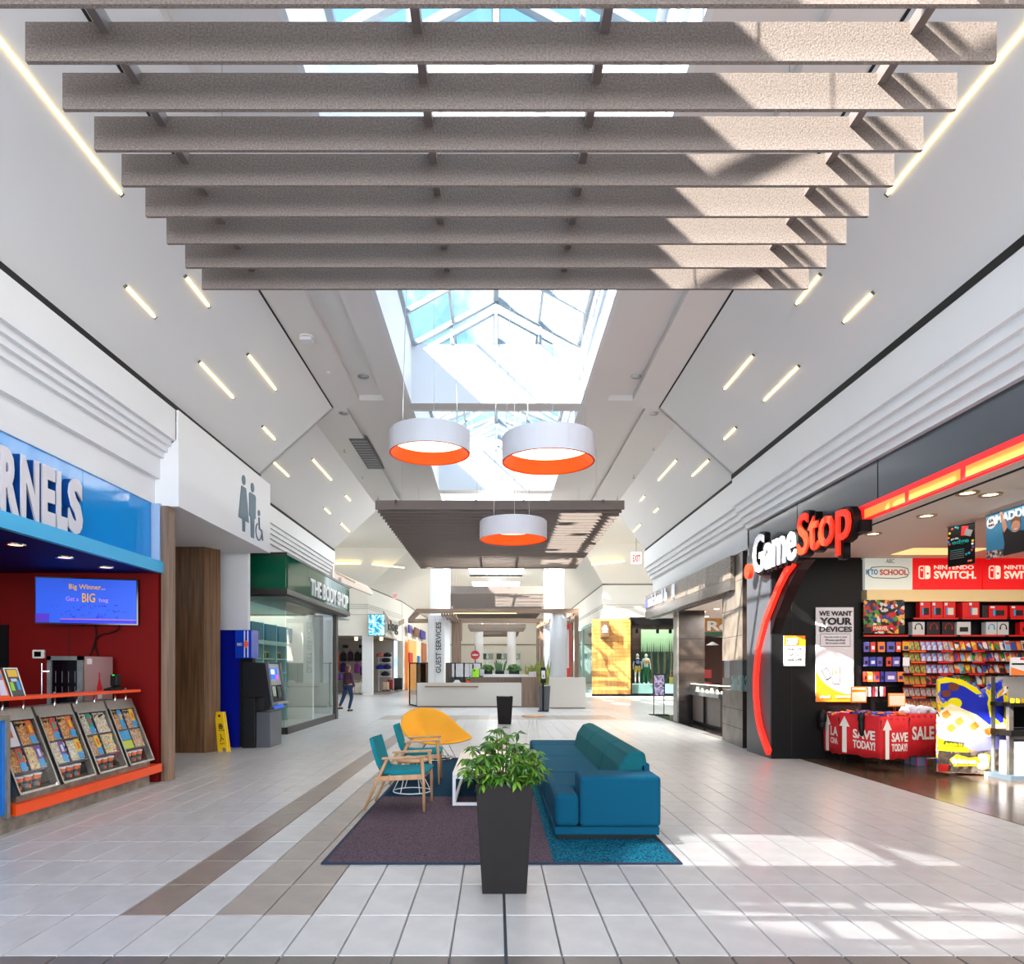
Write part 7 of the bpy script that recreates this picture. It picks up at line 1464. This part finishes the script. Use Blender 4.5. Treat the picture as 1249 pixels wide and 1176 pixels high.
# floor standee
dT = 9.98
sd = thing('game_standee', 'tall floor standee with blue and yellow splash artwork in the game shop', 'sign', (PX(1185, dT), dT, 0))
sa, sb_, st_, sbt = 1143, 1228.5, 826, 947
ol2 = [(1143, 829), (1152, 826), (1165, 828), (1176, 831), (1187, 834), (1196, 842), (1204, 838), (1209, 832), (1217, 833), (1222, 829), (1221, 835), (1228.5, 838), (1228.5, 947.5), (1143, 941)]
MB().prism([(PX(x, dT), max(0.0, PZ(y, dT))) for x, y in ol2], dT-.02, dT+.02, 'y').build('board', art('splash_art', [(26, 40, 160), (40, 60, 190), (90, 100, 200), (224, 210, 30), (236, 150, 70), (240, 236, 220), (120, 60, 40)], 2.6, 11, soft=True, dist=1.6), sd)
def sp_(pts, o, m, n): MB().prism([(PX(x, dT), PZ(y, dT)) for x, y in pts], dT-.02-o, dT-.02, 'y').build(n, m, sd)
SBL = mat('splash_blue', (30, 44, 170), .4); SYL = mat('splash_yellow', (232, 214, 20), .4); SLV = mat('splash_lilac', (140, 140, 214), .4); SWH = mat('splash_white', (240, 238, 230), .4); SBR = mat('splash_brown', (110, 52, 30), .5); CAM = art('camo', [(96, 84, 74), (70, 58, 50), (128, 112, 100), (54, 44, 40)], 16, 9)
sp_([(1146, 832), (1160, 829), (1180, 835), (1192, 850), (1215, 852), (1226, 845), (1228, 880), (1205, 884), (1180, 868), (1160, 860), (1146, 850)], .002, SBL, 'blue_splash')
sp_([(1143, 829), (1152, 826), (1172, 829), (1190, 839), (1196, 846), (1190, 847), (1176, 838), (1160, 832), (1146, 834)], .003, SYL, 'yellow_streak')
sp_([(1207, 838), (1212, 835), (1213, 845), (1208, 860), (1213, 876), (1221, 884), (1216, 886), (1206, 874), (1203, 858)], .004, SYL, 'yellow_streak'); sp_([(1222, 846), (1228.5, 850), (1228.5, 890), (1222, 888), (1224, 865)], .004, SYL, 'yellow_streak')
sp_(disc(1162, 838, 7, 5), .004, SBR, 'brown_blob'); sp_(disc(1153, 846, 6, 4.5), .005, SBR, 'brown_blob'); sp_(disc(1163, 858, 9, 7), .005, SYL, 'yellow_blob')
sp_([(1146, 868), (1158, 858), (1172, 864), (1190, 872), (1205, 884), (1224, 882), (1228, 892), (1200, 900), (1160, 898), (1144, 885)], .006, mat('splash_cream', (244, 226, 180)), 'pale_splash')
for x, y in ((1152, 872), (1168, 880), (1186, 886), (1204, 892), (1158, 888)): sp_([(x-5, y-2), (x+2, y-6), (x+7, y), (x+1, y+5), (x-4, y+3)], .008, mat('splash_orange', (236, 130, 50)), 'orange_patch')
sp_([(1143, 888), (1160, 893), (1190, 900), (1228.5, 896), (1228.5, 913), (1190, 916), (1160, 912), (1143, 905)], .007, SLV, 'lilac_splash'); sp_([(1143, 900), (1158, 905), (1180, 912), (1180, 918), (1160, 916), (1143, 916)], .008, SYL, 'yellow_band')
sp_([(1143, 915), (1175, 918), (1228.5, 913), (1228.5, 946.5), (1143, 940)], .009, CAM, 'camouflage_base'); sp_([(1150, 903), (1174, 906), (1173, 911), (1149, 908)], .011, mat('caption_green', (60, 60, 10)), 'caption_strip')
sp_([(1157, 926), (1165, 920), (1180, 924), (1195, 922), (1199, 918), (1206, 921), (1204, 937), (1196, 940), (1188, 934), (1162, 935)], .011, SYL, 'logo_edge')
text('Splatoon', SWH, sd, (PX(1159, dT), dT-.036, PZ(933, dT)), (1, 0, -.02), EZ, 29*dT/F, 9*dT/F, .006, .05); text('3', SWH, sd, (PX(1190, dT), dT-.038, PZ(938, dT)), (1,0,0), EZ, 13*dT/F, 19*dT/F, .006, .08); text('Available 9.9', SYL, sd, (PX(1151, dT), dT-.036, PZ(908.5, dT)), (1, 0, -.08), EZ, 21*dT/F, 3.2*dT/F, .004, .02)
sp_(rc(1199, 941, 1218, 946), .012, LID, 'white_label'); sp_(rc(1143, 932, 1155, 941), .012, RS, 'red_label'); MB().prism([(dT+.02, 0), (dT+.5, 0), (dT+.02, .9)], PX(1183, dT), PX(1184, dT), 'x').build('rear_strut', DBX, sd)
# game display kiosk at the edge
dK = 9.6
ks = thing('game_kiosk', 'steel game display kiosk with black shelves cut by the frame edge', 'display', (PX(1245, dK), dK, 0)); k0, k1 = PX(1231, dK), PX(1290, dK)
MB().box(k0-.05, dK-.1, 0, k1, dK+.5, .07).build('base', mat('kiosk_base', (96, 112, 124), .4, .3), ks); MB().box(k0, dK, .07, k0+.06, dK+.06, PZ(862, dK)).box(k0, dK+.35, .07, k0+.06, dK+.41, PZ(826, dK)).build('upright', GREYM, ks)
for y0, y1 in ((857.5, 862), (891, 898)): MB().box(k0-.01, dK-.05, PZ(y1, dK), k1, dK+.45, PZ(y0, dK)).build('shelf', BLACK, ks)
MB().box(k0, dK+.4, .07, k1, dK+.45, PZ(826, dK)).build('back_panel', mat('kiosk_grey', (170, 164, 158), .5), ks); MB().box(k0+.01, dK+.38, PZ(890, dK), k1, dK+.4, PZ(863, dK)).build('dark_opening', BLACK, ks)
poster(1231.5, 802, 1290, 824, dK+.3, 'kiosk_topper', 'white and orange header card on top of the game kiosk', LID, [(rc(1243, 802.5, 1290, 805), RS, 'red_line'), (rc(1233, 809, 1290, 811), TXTK, 'text_line'), ([(1232, 814), (1245, 818), (1262, 823), (1232, 824)], PO2, 'orange_wave')], cat='sign')
for i, x in enumerate((1234.5, 1241.5, 1248.5)): poster(x-2.4, 852, x+2.4, 857.5, dK-.04, 'price_card', 'small yellow price card on the kiosk shelf, %s' % ('nearest the standee', 'middle one', 'at the frame edge')[i], mat('tag_yellow', (236, 190, 20), .5), cat='card', th=.005)
for i, (y0, y1) in enumerate(((926, 946), (908, 925.5))): X = PX(1246.5, dK-.0); t = thing('white_carton', 'white carton stacked on the kiosk base, %s' % ('lower one', 'upper one')[i], 'box', (X, dK+.1, .07)); z0_ = .07+.235*i; MB().box(X-.1, dK+.0, z0_, X+.25, dK+.3, z0_+.23).build('carton', LID, t, bevel=.005)

# ------------------------------------------------------------------ look-alikes get their own place word
ORD = ['first', 'second', 'third', 'fourth', 'fifth', 'sixth', 'seventh', 'eighth', 'ninth', 'tenth', 'eleventh', 'twelfth', 'thirteenth', 'fourteenth', 'fifteenth', 'sixteenth', 'seventeenth', 'eighteenth', 'nineteenth', 'twentieth', 'twenty-first', 'twenty-second', 'twenty-third', 'twenty-fourth', 'twenty-fifth', 'twenty-sixth', 'twenty-seventh', 'twenty-eighth', 'twenty-ninth', 'thirtieth']
same = {}
for o in SC.objects:
    if o.parent is None and o.get('label'): same.setdefault(o['label'], []).append(o)
for lab, os_ in same.items():
    if len(os_) > 1:
        os_.sort(key=lambda o: o.location.x/max(o.location.y, .1))
        side = 'from the black pier' if os_[0].location.x > 5 and os_[0].location.y < 12.5 else 'from the left'
        for i, o in enumerate(os_):
            if i < len(ORD): o['label'] = '%s, %s %s' % (lab, ORD[i], side)
